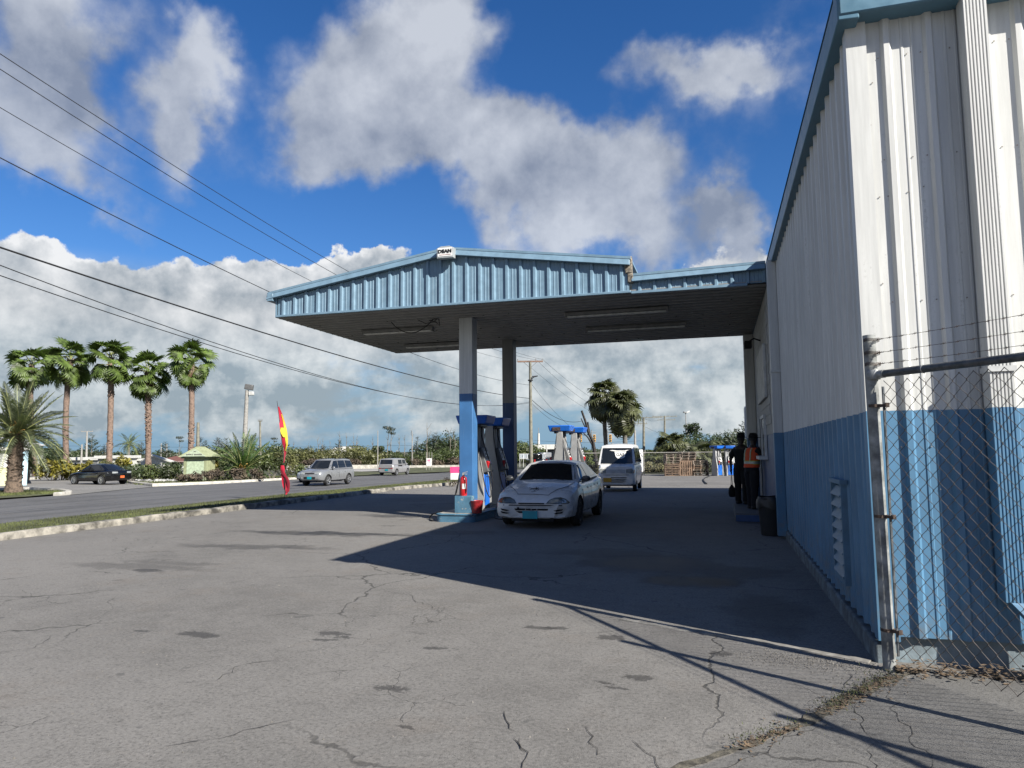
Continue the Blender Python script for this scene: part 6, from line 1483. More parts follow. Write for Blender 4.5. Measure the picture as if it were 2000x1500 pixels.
def tree(base, H_, w, n, lf, m_, lab, seed, trunk=.35, name='tree', clumps=16, grp_=None, tm_=None, cat='tree'):
    r_ = random.Random(seed); e = empty(name, base, 0, lab, cat, grp_); cs = []
    for i in range(clumps):
        a = r_.uniform(0, 6.28); q_ = r_.random()**.6*w*.40; u = r_.random(); z = H_*(trunk+(1-trunk)*(.12+.78*u)); q_ *= (1.15-.6*abs(u-.35))
        s = w*r_.uniform(.13, .22); cs.append(((math.cos(a)*q_, math.sin(a)*q_, z), (s, s, s*.75)))
    m2 = MB(); leaf_quads(m2, cs, n, lf, r_); m2.build('crown', m_, e)
    m3 = MB(); m3.tube([(0, 0, -.1), (.03*H_, 0, H_*trunk*.6), (0, .02*H_, H_*.8)], [w*.035, w*.028, w*.008], 7)
    for c_, ra in cs[::2]: m3.tube([(0, 0, H_*trunk*.8), (c_[0]*.5, c_[1]*.5, (H_*trunk+c_[2])/2), c_], [w*.016, w*.01, w*.004], 4)
    m3.build('trunk', tm_ or M_bark, e); return e
def pine(base, H_, w, n, lab, seed, grp_='feathery pines on the skyline'):
    """casuarina: thin leader with upswept wispy sprays"""
    r_ = random.Random(seed); e = empty('casuarina_tree', base, 0, lab, 'tree', grp_); m2 = MB(); m3 = MB()
    m3.tube([(0, 0, 0), (w*.03, 0, H_*.5), (0, 0, H_)], [H_*.018, H_*.010, .01], 5)
    for i in range(n):
        u = r_.random()**.8; z = H_*(.18+.80*u); a = r_.uniform(0, 6.28); L = w*.55*(1.05-u)*r_.uniform(.5, 1.2)+.25
        d = Vector((math.cos(a), math.sin(a), r_.uniform(.2, .75))).normalized(); p0 = Vector((0, 0, z))
        for k in range(9):
            t_ = (k+1)/9; p = p0+d*L*t_+Vector((r_.gauss(0, .05), r_.gauss(0, .05), r_.gauss(0, .05)))*L; dd = (d+Vector((r_.gauss(0, .4), r_.gauss(0, .4), r_.uniform(-.5, .7)))).normalized()
            s = L*.34*r_.uniform(.6, 1.2); sd_ = dd.cross(Vector((r_.gauss(0, 1), r_.gauss(0, 1), .3))).normalized()*s*.16
            m2.add([p-sd_, p+sd_, p+dd*s], [(0, 1, 2)])
    m2.build('crown', L_c, e); m3.build('trunk', M_bark, e); return e
def snag(base, H_, lab, seed, m_=None, tuft=False, grp_='bare snags on the skyline'):
    r_ = random.Random(seed); e = empty('dead_tree', base, 0, lab, 'tree', grp_); m2 = MB(); r0 = H_*.013+.02
    pts = [Vector((r_.gauss(0, .02)*H_*u, r_.gauss(0, .02)*H_*u, H_*u)) for u in lin(0, 1, 7)]
    m2.tube(pts, [r0*(1-.8*u) for u in lin(0, 1, 7)], 5)
    for i in range(r_.randint(4, 9)):
        u = r_.uniform(.45, .98); p = Vector(pts[min(6, int(u*6))]); a = r_.uniform(0, 6.28); L = H_*r_.uniform(.06, .2)
        q_ = p+Vector((math.cos(a)*L*.6, math.sin(a)*L*.6, L*r_.uniform(.5, 1.1))); m2.tube([p, (p+q_)/2+Vector((0, 0, -.03*L)), q_], [r0*.4, r0*.28, r0*.12], 4)
        for _ in range(2): m2.tube([q_, q_+Vector((r_.gauss(0, .3), r_.gauss(0, .3), r_.uniform(.1, .6)))*L*.6], [r0*.14, r0*.05], 3)
    m2.build('trunk', m_ or M_bark, e)
    if tuft:
        m3 = MB(); leaf_quads(m3, [((0, 0, H_*.97), (H_*.14, H_*.14, H_*.05)), ((H_*.06, 0, H_*.86), (H_*.1, H_*.1, H_*.04))], 260, H_*.018, r_); m3.build('crown', L_c, e)
    return e
def scrub(name, px0, px1, Dp, hf, n, lf, m_, lab, seed, depth=8.0, cl=60):
    r_ = random.Random(seed); cs = []
    for i in range(cl):
        px = r_.uniform(px0, px1); b = at(px, Dp+r_.uniform(0, depth)); h_ = hf(px)*r_.uniform(.75, 1.08); w = h_*r_.uniform(.35, .65)
        cs.append(((b.x, b.y, b.z+h_*r_.uniform(.45, .72)), (w, w, h_*r_.uniform(.28, .38))))
        cs.append(((b.x+r_.gauss(0, w*.5), b.y, b.z+h_*.25), (w, w*.8, h_*.28)))
    m2 = MB(); leaf_quads(m2, cs, int(n*1.9), lf*.68, r_); return tag(m2.build(name, m_), lab, 'bushes', kind='stuff')
def hp(py, Dp): return lambda px: P3(px, py, Dp).z-at(px, Dp).z
def hh(Dp, pts):
    xs = [p[0] for p in pts]; ys = [p[1] for p in pts]
    return lambda px: P3(px, float(np.interp(px, xs, ys)), Dp).z-at(px, Dp).z
scrub('scrub', -60, 420, 150, hh(150, [(-60, 870), (150, 868), (190, 872), (300, 876), (420, 874)]), 5200, .42, L_g2, 'dark band of scrub far behind the tall palms', 1, 14, 60)
scrub('scrub', 390, 600, 105, hh(105, [(390, 872), (440, 866), (500, 862), (600, 872)]), 5000, .30, L_g1, 'green bushes beyond the low date palm, left of the flag', 2, 8, 44)
scrub('scrub', 555, 760, 104, hh(104, [(555, 870), (620, 872), (700, 866), (735, 876), (760, 880)]), 8000, .26, L_g3, 'olive scrub behind the silver off-roader', 3, 9, 60)
scrub('scrub', 740, 900, 107, hh(107, [(740, 884), (800, 880), (860, 874), (900, 870)]), 7000, .26, L_g1, 'scrub behind the boxy silver wagon and the white notice', 4, 9, 56)
scrub('scrub', 820, 905, 120, hh(120, [(820, 858), (860, 850), (905, 848)]), 5000, .30, L_g2, 'taller dark thicket left of the front column', 14, 6, 34)
scrub('dry_scrub', 590, 700, 100, hh(100, [(590, 895), (700, 893)]), 2600, .2, L_r, 'reddish dry brush at the foot of the scrub behind the off-roader', 5, 2, 30)
scrub('dry_scrub', 800, 905, 102, hh(102, [(800, 896), (905, 892)]), 2400, .2, L_r, 'dry brush at the foot of the scrub by the white notice', 6, 2, 26)
scrub('scrub', 1010, 1060, 130, hh(130, [(1010, 858), (1040, 862), (1060, 872)]), 2600, .34, L_g1, 'round green trees behind the utility pole', 7, 6, 18)
scrub('scrub', 1128, 1170, 78, hh(78, [(1128, 868), (1170, 872)]), 2600, .2, L_g1, 'green bushes left of the white van behind the back fence', 8, 5, 20)
scrub('dry_scrub', 1120, 1310, 66, hh(66, [(1120, 905), (1250, 900), (1310, 905)]), 5200, .13, mat('olive_brush', (.12, .11, .05), .95, var=.5, scale=2), 'dry olive brush growing through the back fence', 9, 4, 60)
scrub('scrub', 1240, 1330, 80, hh(80, [(1240, 886), (1280, 884), (1330, 872)]), 4200, .2, L_g1, 'low green bushes behind the back fence left of the pallets', 10, 5, 30)
scrub('scrub', 1320, 1480, 86, hh(86, [(1320, 852), (1350, 842), (1380, 846), (1410, 842), (1440, 838), (1480, 834)]), 11000, .24, L_g2, 'dense dark trees behind the discarded pumps', 11, 10, 80)
scrub('scrub', 1300, 1440, 77, hh(77, [(1300, 872), (1380, 866), (1440, 872)]), 6500, .2, L_g3, 'olive bushes between the palmettos and the dark trees', 12, 4, 50)
scrub('scrub', 900, 1300, 190, hh(190, [(900, 873), (1100, 872), (1300, 874)]), 4000, .5, L_g2, 'low dark treeline on the horizon between the pumps', 13, 10, 60)
scrub('scrub', -200, 900, 260, hh(260, [(-200, 878), (400, 877), (900, 877)]), 6500, .8, L_g2, 'distant treeline along the horizon', 15, 20, 110)
# pines
for i, (px, Dp, py) in enumerate([(178, 120, 846), (205, 130, 868), (322, 125, 862), (392, 118, 853), (400, 130, 860), (425, 115, 853), (440, 118, 855), (662, 125, 860), (815, 122, 852), (845, 122, 848), (851, 120, 843), (856, 122, 850), (863, 121, 855), (838, 124, 850), (875, 122, 852), (885, 121, 846), (632, 150, 868), (275, 150, 862)]):
    b = at(px, Dp); H_ = P3(px, py, Dp).z-b.z
    pine(b, H_, H_*.55 if i not in (8, 9, 10, 11, 12, 13) else H_*.3, 90, ['feathery casuarina on the skyline behind the second tall palm', 'small casuarina left of the middle palm trunk', 'casuarina behind the red-roofed house', 'casuarina just right of the clean palm trunk', 'smaller casuarina right of the green kiosk', 'casuarina above the low date palm, left one', 'casuarina above the low date palm, right one', 'narrow casuarina between the flag and the thin pole', 'dark pine at the left of the tight clump near the front column', 'dark pine second in the clump near the front column', 'tallest dark pine in the clump near the front column', 'dark pine just right of the tallest in the clump', 'dark pine near the right of the clump', 'dark pine in the middle of the clump, shorter', 'wispy pine left of the front column', 'wispy pine touching the front column', 'faint far pine above the off-roader', 'far pine between the coconut palm and the red roof'][i], 200+i)
for i, (px, Dp, py, tf) in enumerate([(350, 120, 853, True), (535, 140, 855, True), (663, 125, 842, False), (677, 122, 845, False), (690, 124, 846, False), (697, 126, 850, False), (728, 120, 850, False), (757, 108, 833, True), (763, 108, 836, True), (779, 115, 848, False), (791, 112, 850, False), (805, 106, 840, False), (834, 108, 825, False), (622, 130, 852, False), (630, 128, 855, False), (644, 135, 858, False), (888, 112, 838, False), (880, 112, 836, False), (572, 140, 862, False), (603, 140, 862, False)]):
    b = at(px, Dp); H_ = P3(px, py, Dp).z-b.z
    snag(b, H_, ['flat-topped sparse tree left of the clean palm trunk', 'flat-topped sparse tree just left of the flag', 'bare snag nearest the far white mound', 'bare snag with a forked head above the scrub', 'thin bare snag beside the forked one', 'shorter bare snag left of the thin pole', 'bare snag between the forked one and the thin pole', 'tall tufted snag above the boxy wagon, left of a pair', 'tall tufted snag above the boxy wagon, right of a pair', 'bare snag just right of the tufted pair', 'thin bare snag above the right end of the boxy wagon', 'pale bare trunk above the white notice', 'tallest bare snag above the white notice', 'leaning bare snag above the off-roader', 'thin snag above the roof rail of the off-roader', 'short snag right of the off-roader roof', 'bare snag close to the column, right one', 'bare snag close to the column, left one', 'faint bare snag right of the flag', 'faint bare snag above the nose of the off-roader'][i], 300+i, tuft=tf)
tree(at(1358, 95), P3(1358, 826, 95).z+.6, 3.6, 900, .16, L_g2, 'round-headed tree standing above the dark trees near the lamp post', 401, .6, clumps=8)
tree(at(743, 108), 3.4, 3.0, 700, .16, L_g2, 'small dark tree by the thin pole behind the boxy wagon', 402, .4, clumps=8)
pine(at(1462, 70), 5.2, 4.0, 110, 'feathery casuarina at the far end of the warehouse', 403, None)
b = at(1163, 62); e = empty('dead_tree', b, 0, 'black bare tree with lopped limbs left of the cabbage palms', 'tree')
m2 = MB()
def pt(px, py, D_=62): return P3(px, py, D_)-b
for pl, rr in (([(1166, 905), (1162, 885), (1158, 860), (1150, 845), (1143, 820), (1136, 800)], [.2, .17, .15, .13, .11, .1]), ([(1158, 862), (1153, 850), (1150, 835), (1148, 822)], [.12, .09, .08, .07]),
               ([(1160, 872), (1148, 852), (1138, 842), (1130, 840)], [.1, .07, .05, .03]), ([(1150, 838), (1144, 835), (1138, 822), (1135, 815)], [.07, .06, .05, .04]), ([(1147, 848), (1152, 838), (1147, 830)], [.04, .03, .02]),
               ([(1138, 842), (1128, 838), (1124, 832)], [.03, .02, .01]), ([(1143, 848), (1130, 846)], [.03, .01])):
    m2.tube([pt(x, y+2) for x, y in pl], rr, 6)
m2.build('trunk', M_barkd, e, smooth=60)
# hedge and garden shrubs across the road
for i, (px, Dp, w, h_, m_, lab) in enumerate([
    (257, 53, 1.7, 1.45, L_g2, 'dark hedge shrub right behind the tail of the black sedan'), (280, 57.5, 2.2, 1.5, L_g1, 'green hedge shrub below the fourth tall palm'), (300, 58, 2.2, 1.4, L_g2, 'dark hedge shrub left of the kiosk hedge middle'),
    (320, 58.5, 2.2, 1.4, L_g1, 'green hedge shrub in front of the red-roofed house'), (340, 59, 2.0, 1.9, L_g2, 'taller twiggy shrub next to the green kiosk'),
    (105, 60, 2.6, 1.9, L_y, 'yellow-leaved croton bush between two tall trunks'), (122, 61, 1.8, 1.6, L_y, 'yellow croton bush left of the second tall trunk'), (150, 61, 2.0, 1.4, L_y, 'yellow croton bush behind the nose of the black sedan'), (58, 58, 1.2, 3.0, L_g3, 'tall narrow green bush beside the pale blue wall corner'),
    (170, 66, 1.6, 1.8, L_y, 'yellow croton bush above the roof of the black sedan'), (232, 66, 2.2, 2.4, L_y, 'orange-yellow croton bush right of the middle palm trunk'), (205, 70, 2.2, 2.2, L_g3, 'olive bush above the black sedan'),
    (440, 57.5, 2.6, 1.5, L_g2, 'dark bush right of the green kiosk'), (425, 56, 2.0, 1.0, L_r, 'low reddish dry bush in front of the dark bush by the kiosk'), (505, 58, 2.4, 1.7, L_g1, 'green bush right of the low date palm'),
    (530, 57, 2.2, 2.0, L_g1, 'green bush nearest the flag on its left'), (495, 55, 1.6, 1.1, L_r, 'reddish bush under the low date palm, right side'), (462, 55, 1.5, 1.1, L_r, 'reddish bush under the low date palm, left side'), (555, 59, 2.2, 2.6, L_g3, 'loose olive bush directly behind the flag'),
    (385, 53.5, 1.7, .8, L_r, 'low greyish twigs in front of the green kiosk'), (402, 53.5, 1.6, .9, L_r, 'low greyish twigs at the right foot of the kiosk'), (365, 53.5, 1.8, .7, L_r, 'low dry twigs left of the kiosk'), (585, 60, 1.6, 1.6, L_g1, 'small green bush between flag and off-roader'), (418, 58.5, 1.0, 2.0, L_y, 'bright yellow-green upright plant at the right wall of the kiosk')]):
    shrub('shrub', at(px, Dp), w, h_, 900 if m_ is not L_r else 420, .10 if m_ is not L_y else .16, m_, lab, 'shrub', 'garden shrubs across the road', 500+i)
def stone_row(px0, px1, Dp, n, lab):
    m2 = MB(); r_ = random.Random(5)
    for i in range(n):
        b = at(px0+(px1-px0)*i/n, Dp+r_.uniform(-.3, .3)); s = r_.uniform(.12, .26)
        m2.lathe([(0, -.05), (s, 0), (s*.9, s*.5), (s*.4, s*.9), (0, s)], 6, M=Matrix.Translation(b)@Matrix.Rotation(r_.uniform(0, 3), 4, 'Z')@Matrix.Diagonal((1.2, .8, 1, 1)))
    tag(m2.build('border_stones', mat('border_stone', (.28, .28, .27), .9, var=.5, scale=2)), lab, 'stones', kind='stuff')
stone_row(252, 372, 54.6, 70, 'row of grey border stones along the hedge left of the kiosk')

# ================================================================== BUILDINGS FAR AND NEAR
M_whw = mat('white_wall_far', (.55, .55, .52), .7, dirt=.25, dscale=.6)
M_kg = mat('kiosk_green', (.31, .34, .20), .6, dirt=.2); M_kg2 = mat('kiosk_pale', (.45, .54, .38), .6)
def facing(): return math.atan2(CR[1], CR[0])
kb = at(391, 56); ki = empty('kiosk', kb, facing()-.12, 'pale green kiosk-shaped sign house with pyramid roof among the shrubs', 'kiosk')
MB().box(-.95, .95, -.6, .6, 0, 1.85).build('body', M_kg, ki, bevel=.03)
MB().box(-.72, .72, -.64, -.605, .1, 1.6).build('panel', M_kg2, ki, bevel=.01)
MB().box(-.95, -.75, -.66, -.61, 0, 1.75).build('pilaster', M_kg, ki); MB().box(.75, .95, -.66, -.61, 0, 1.75).build('pilaster', M_kg, ki)
MB().box(-1.12, 1.12, -.8, .8, 1.80, 1.93).build('cornice', M_kg, ki, bevel=.02)
m2 = MB(); m2.add([(-1.3, -.95, 1.93), (1.3, -.95, 1.93), (1.3, .95, 1.93), (-1.3, .95, 1.93), (-.35, 0, 2.72), (.35, 0, 2.72)], [(3, 2, 1, 0), (0, 1, 5, 4), (1, 2, 5), (2, 3, 4, 5), (3, 0, 4)]); m2.build('roof', M_kg, ki)
m2 = MB(); m2.add([(-.95, -1.0, 1.96), (1.05, -1.0, 1.96), (.15, -1.0, 2.55), (-.95, -.97, 1.96), (1.05, -.97, 1.96), (.15, -.97, 2.55)], [(0, 1, 2), (5, 4, 3), (0, 3, 4, 1), (1, 4, 5, 2), (2, 5, 3, 0)]); m2.build('gable_board', mat('kiosk_board', (.45, .52, .38), .6), ki)
m2 = MB(); r_ = random.Random(3); x = -.55
while x < .75: m2.box(x, x+.05, -1.008, -1.001, 2.06, 2.15); x += .075+(.06 if r_.random() < .15 else 0)
m2.box(.06, .10, -1.008, -1.001, 2.30, 2.38).box(.12, .16, -1.008, -1.001, 2.30, 2.38).box(.18, .22, -1.008, -1.001, 2.30, 2.38); m2.build('lettering', M_letter, ki)
# building at the left edge
lb = at(56, 50); bl_ = empty('white_building', lb, facing()+.60, 'white and pale yellow building with blue corner pillar at the left edge', 'building')
def lx(px, Dp=50): return (px-56)*Dp/FPX*1.05
MB().box(lx(-260), lx(28), 0, 9, 0, 1.25).build('lower_wall', mat('pale_yellow', (.52, .52, .32), .7, dirt=.2), bl_)
MB().box(lx(-260), lx(28), .01, 9, 1.252, 2.25).build('upper_wall', M_whw, bl_)
MB().box(lx(-260), lx(29), -.02, -.002, 1.2, 1.27).build('band', mat('band_olive', (.35, .36, .2), .7), bl_)
MB().box(lx(42), lx(56), -.25, .25, 0, 2.6).build('pillar', mat('pale_blue', (.42, .60, .68), .6), bl_, bevel=.02)
MB().box(lx(-260), lx(58), -.35, 9, 2.45, 2.66).build('eaves', M_whw, bl_, bevel=.02)
m2 = MB(); rx = lx(-6)
m2.add([(lx(-120), -.5, 4.7), (lx(60), -.5, 2.66), (lx(82), -.5, 2.80), (lx(-120), -.5, 5.2), (lx(-120), 9, 4.7), (lx(60), 9, 2.66), (lx(82), 9, 2.80), (lx(-120), 9, 5.2)], [(0, 1, 2, 3), (7, 6, 5, 4), (0, 4, 5, 1), (1, 5, 6, 2), (2, 6, 7, 3), (3, 7, 4, 0)])
m2.build('roof', mat('grey_roof', (.40, .41, .42), .6), bl_, recalc=True)
MB().box(lx(-100), lx(-30), -.03, 0, 1.45, 2.1).build('window', M_glass, bl_)
def low_house(px0, px1, Dp, pyw, pyr, lab, roofm, wallm=M_whw, wins=3, gable=None, dp=7):
    b = at((px0+px1)/2, Dp); e = empty('house', b, facing(), lab, 'house'); w = (px1-px0)*Dp/FPX/2
    zw = P3((px0+px1)/2, pyw, Dp).z-b.z; zr = P3((px0+px1)/2, pyr, Dp).z-b.z
    MB().box(-w, w, 0, dp, 0, zw).build('wall', wallm, e)
    if gable:
        m2 = MB(); m2.add([(-w-.3, -.4, zw-.1), (w+.3, -.4, zw-.1), (w+.3, dp/2, zr), (-w*.45, dp/2, zr), (-w-.3, dp+.3, zw-.1), (w+.3, dp+.3, zw-.1)], [(0, 1, 2, 3), (3, 2, 5, 4), (0, 3, 4), (1, 5, 2), (0, 4, 5, 1)]); m2.build('roof', roofm, e)
    else: MB().box(-w-.3, w+.3, -.4, dp+.3, zw+.002, zr).build('roof', roofm, e, bevel=.03)
    for k in range(wins):
        x = -w+2*w*(k+.5)/wins; f_ = MB().box(x-.6, x+.6, -.05, -.003, zw*.42, zw*.78).build('window', M_white, e)
        MB().box(x-.52, x+.52, -.06, -.052, zw*.45, zw*.75).build('pane', M_glass, f_)
    return e
low_house(297, 366, 85, 901, 891, 'white house with a low red-brown roof behind the hedge', mat('red_roof', (.16, .065, .048), .8, var=.25), wins=2, gable=True)
h_ = [o for o in COL.objects if o.get('label', '').startswith('white house with a low red')][0]
m2 = MB(); z0 = P3(310, 900, 84.5).z-h_.location.z; z1 = P3(297, 890.5, 84.5).z-h_.location.z
m2.add([(-3.1, -.6, 0), (1.0, -.6, 0), (1.0, -.6, z0-.35), (-1.9, -.6, z1), (-3.1, -.6, z1-.5)], [(0, 1, 2, 3, 4)]); m2.add([(-1.9, -.9, z1+.02), (1.5, -.9, z0-.5), (1.5, .0, z0-.5), (-1.9, .0, z1+.02), (-1.9, -.9, z1+.2), (1.5, -.9, z0-.32), (1.5, .0, z0-.32), (-1.9, .0, z1+.2)], [(0, 1, 2, 3), (4, 5, 6, 7), (0, 4, 5, 1), (3, 2, 6, 7)]); m2.build('gable', M_whw, h_, recalc=True)
low_house(138, 196, 92, 899, 893, 'long low white building glimpsed above the black sedan', M_whw, wins=4)
low_house(192, 212, 88, 896, 890, 'small white-roofed hut left of the middle palm trunk', M_whw, wins=1)
low_house(255, 283, 95, 900, 896, 'white wall of a low house between two tall palm trunks', M_whw, wins=1)
low_house(-20, 20, 110, 898, 890, 'low grey-roofed building far behind the left building', mat('grey_roof', (.40, .41, .42), .6), wins=2)
# white office building with ribbon windows far behind the pumps
ob = at(1075, 150); of = empty('office_building', ob, facing(), 'white office building with ribbon windows far behind the utility pole', 'building')
zt = P3(1075, 868, 150).z-ob.z; sx = 150/FPX
MB().box(-31*sx, 12*sx, 0, 8, 0, zt-2.3).build('lower_wall', M_whw, of); MB().box(-31*sx, 12*sx, 0, 8, zt-1.0, zt).build('upper_wall', M_whw, of)
MB().box(-30*sx, 12*sx, .3, 7.8, zt-2.298, zt-1.002).build('window_band', M_glass, of); 
for x in (-31, -7, 12): MB().box((x-1)*sx, (x+1)*sx, -.1, .5, 0, zt-.05).build('pier', M_whw, of)
bs = at(1040, 98); shl = empty('covered_walkway', bs, facing(), 'arched covered walkway with white hoops behind the utility pole', 'shelter'); sx = 98/FPX
for k in range(8):
    x = (-25+k*7)*sx; m2 = MB(); m2.tube([(x, 0, 0), (x, 0, 1.15), (x+.0, .15, 1.55), (x, .5, 1.8), (x, 1.2, 1.85)], .035, 5); m2.build('hoop', M_white, shl)
m2 = MB(); m2.tube([(-25*sx, 0, 1.15), (24*sx, 0, 1.15)], .03, 5); m2.tube([(-25*sx, .5, 1.8), (24*sx, .5, 1.8)], .03, 5); m2.build('rail', M_white, shl)
m2 = MB(); m2.add([(-24*sx, .02, 1.2), (24*sx, .02, 1.2), (24*sx, .5, 1.78), (-24*sx, .5, 1.78)], [(0, 1, 2, 3)]); m2.add([(-24*sx, .5, 1.78), (24*sx, .5, 1.78), (24*sx, 1.5, 1.8), (-24*sx, 1.5, 1.8)], [(0, 1, 2, 3)]); m2.build('awning', mat('awning_grey', (.25, .28, .3), .5), shl)
# low white walls and mound beyond the road
def wall_run(px0, px1, Dp, py, lab, th=.3, hmin=.1):
    a, b = at(px0, Dp), at(px1, Dp); zt = P3((px0+px1)/2, py, Dp).z-at((px0+px1)/2, Dp).z; d = (b-a); L = d.length; e = empty('low_wall', a, math.atan2(d.y, d.x), lab, 'wall')
    n = max(2, int(L/2.0)); me = MB().box(0, L/n-.02, 0, th, -.2, max(hmin, zt)).mesh('wall_segment', M_kerbw)
    for k in range(n): inst('wall_segment', me, e, loc=(k*L/n, 0, rnd.uniform(-.01, .01)))
    return e
wall_run(560, 745, 97, 908.5, 'long low white wall behind the silver off-roader')
wall_run(800, 905, 99, 908.5, 'low white wall right of the boxy wagon')
wall_run(-40, 50, 70, 903, 'low pale wall left of the tall palms')
mo_ = at(672, 150); m2 = MB(); m2.lathe([(3.3, 0), (3.2, 1.2), (2.6, 2.2), (1.4, 2.9), (0, 3.1)], 14, M=Matrix.Diagonal((1.4, .8, 1, 1))); o = m2.build('storage_dome', mat('dome_white', (.62, .6, .54), .8), smooth=60, loc=mo_+Vector((0, 0, P3(672, 872, 150).z-mo_.z-3.1))); tag(o, 'white rounded roof poking above the scrub beyond the off-roader', 'roof')

# ================================================================== POLES, LAMPS, SIGNS
M_pole = mat('weathered_pole', (.19, .185, .15), .9, var=.25, scale=3, dirt=.5, dscale=2, dirtcol=(.12, .10, .08))
M_polew = mat('pale_pole', (.30, .29, .27), .8, var=.15)
def pole(px, pyt, Dp, r, lab, pxt=None, base=None, arms=(), m_=None, name='utility_pole', cat='utility pole', grp_='poles along the skyline'):
    b = base or at(px, Dp); T = P3(pxt if pxt is not None else px, pyt, Dp)-b; e = empty(name, b, 0, lab, cat, grp_)
    m2 = MB(); m2.tube([(0, 0, -.3), T*.5, T], [r*1.15, r, r*.75], 9); m2.build('shaft', m_ or M_pole, e, smooth=60)
    for (dz_, w, dx) in arms:
        m3 = MB(); c_ = T+Vector((0, 0, -dz_)); d = Vector((CR[0], CR[1], 0)); m3.tube([c_-d*(w/2-dx), c_+d*(w/2+dx)], .07, 4); m3.build('crossarm', m_ or M_pole, e)
        m3 = MB()
        for s in (-.46, -.15, .15, .46): q_ = c_+d*(s*w+dx); m3.tube([q_, q_+Vector((0, 0, .25))], .03, 5)
        m3.build('insulators', mat('insulator', (.2, .2, .2), .4), e)
    return e, T
up, UT = pole(1037, 707, 64, .155, 'tall utility pole with crossarm and lamp behind the sedan', 1035.5, grp_=None, arms=())
dR = Vector((CR[0], CR[1], 0)); ppm = 64/FPX
m2 = MB(); z = P3(1035, 706, 64).z-up.location.z; cx0 = UT+Vector((0, 0, z-UT.z)); m2.add([], []); m2.box(-1.15, 1.15, -.06, .06, -.07, .07, M=Matrix.Translation(cx0)@Matrix.Rotation(facing(), 4, 'Z')); m2.build('crossarm', mat('crossarm_wood', (.20, .13, .10), .9), up)
m2 = MB(); m2.tube([cx0+dR*.0+Vector((0, 0, -.6)), cx0+dR*.65], .025, 5); m2.tube([cx0+Vector((0, 0, -.6)), cx0-dR*.65], .025, 5); m2.build('arm_brace', M_galv, up)
for s in (-1.12, .5, 1.1): m2 = MB(); m2.lathe([(.02, 0), (.05, .05), (.03, .12), (.05, .16), (.03, .26), (0, .28)], 8, M=Matrix.Translation(cx0+dR*s)); m2.build('insulator', mat('insulator', (.2, .2, .2), .4), up)
lz = P3(1042, 737, 64).z-up.location.z; m2 = MB(); q0 = Vector((UT.x, UT.y, lz))
m2.tube([q0+Vector((0, 0, -.25)), q0+dR*.2+Vector((0, 0, -.1)), q0+dR*.3], .035, 6); m2.add([q0+dR*a+Vector((0, c_, z_)) for a, c_, z_ in ((.18, -.12, -.05), (.62, -.16, .08), (.62, .16, .08), (.18, .12, -.05), (.18, -.1, .10), (.66, -.14, .14), (.66, .14, .14), (.18, .1, .10))], [(3, 2, 1, 0), (4, 5, 6, 7), (0, 1, 5, 4), (1, 2, 6, 5), (2, 3, 7, 6), (3, 0, 4, 7)]); m2.build('street_lamp_head', M_pdark, up)
lz = P3(1037, 743, 64).z-up.location.z; m2 = MB(); m2.lathe([(.2, -.06), (.24, -.03), (.24, .04), (.19, .06)], 12, M=Matrix.Translation((UT.x, UT.y, lz))); m2.build('band', M_pdark, up)
pole(476, 762, 62, .20, 'pale wooden pole with floodlights on top beyond the low date palm', 482.5, grp_=None, m_=M_polew, name='floodlight_pole', cat='light pole')
fl = [o for o in COL.objects if o.name.startswith('floodlight_pole')][0]; T = P3(483, 760, 62)-fl.location
MB().box(-.30, .40, -.2, .2, -.05, .42, M=Matrix.Translation(T+dR*.08)@Matrix.Rotation(facing(), 4, 'Z')@Matrix.Rotation(.15, 4, 'Y')).build('floodlight', mat('floodlight_grey', (.12, .12, .12), .4), fl, bevel=.05)
MB().box(-.05, .38, -.15, .15, -.55, -.22, M=Matrix.Translation(T+dR*.2)@Matrix.Rotation(facing(), 4, 'Z')).build('floodlight', mat('lens_grey', (.5, .5, .48), .3), fl, bevel=.04)
pole(387, 825, 80, .20, 'bare weathered pole just right of the clean palm trunk')
pole(510, 822, 85, .13, 'thin bare pole with a small cap between the lamp pole and the flag', 508, arms=((0.02, .5, 0),))
pole(738, 841, 88, .06, 'thin pale pole left of the boxy wagon', m_=M_polew)
pole(170, 842, 95, .13, 'thin pole with short crossarm between the second and third palms', m_=M_polew, arms=((0.05, 1.6, 0),))
pole(160, 868, 90, .12, 'short pale pole beside a street lamp arm above the croton bushes', m_=M_polew)
pole(315, 866, 130, .12, 'faint thin pole left of the red roof', m_=M_polew); pole(326, 867, 130, .12, 'faint thin pole above the red roof', m_=M_polew)
pole(1257, 815, 105, .2, 'utility pole with two crossarms right of the cabbage palms', arms=((.05, 3.6, 1.0), (.95, 1.8, -.4)))
pole(1298, 812, 120, .18, 'utility pole with double crossarm above the palmetto', arms=((.1, 4.2, 0), (.7, 3.0, .3)))
pole(1240, 840, 78, .14, 'short pale post partly behind the cabbage palms', m_=M_polew)
pole(1196, 866, 70, .12, 'pale post low behind the white van', m_=M_polew)
pole(805, 842, 103, .06, 'pale straight pole among the snags above the white notice', m_=M_polew)
b = at(1342, 100); e, T = pole(1342, 806, 100, .07, 'thin lamp post with two white heads above the palmettos', 1339, m_=M_polew, name='lamp_post', cat='lamp post', grp_=None)
for s in (-1, 1): MB().box(-.05, .45, -.2, .2, -.1, .1, M=Matrix.Translation(T+dR*.12)@Matrix.Rotation(facing(), 4, 'Z')@Matrix.Rotation(-.45*s if s > 0 else PI+.2, 4, 'Y')).build('lamp_head', M_white if s > 0 else M_galv, e, bevel=.03)
b = at(1052, 260); e, T = pole(1052, 846, 260, .5, 'distant white mast on the horizon beyond the office building', m_=M_whw, name='radio_mast', cat='mast', grp_=None)
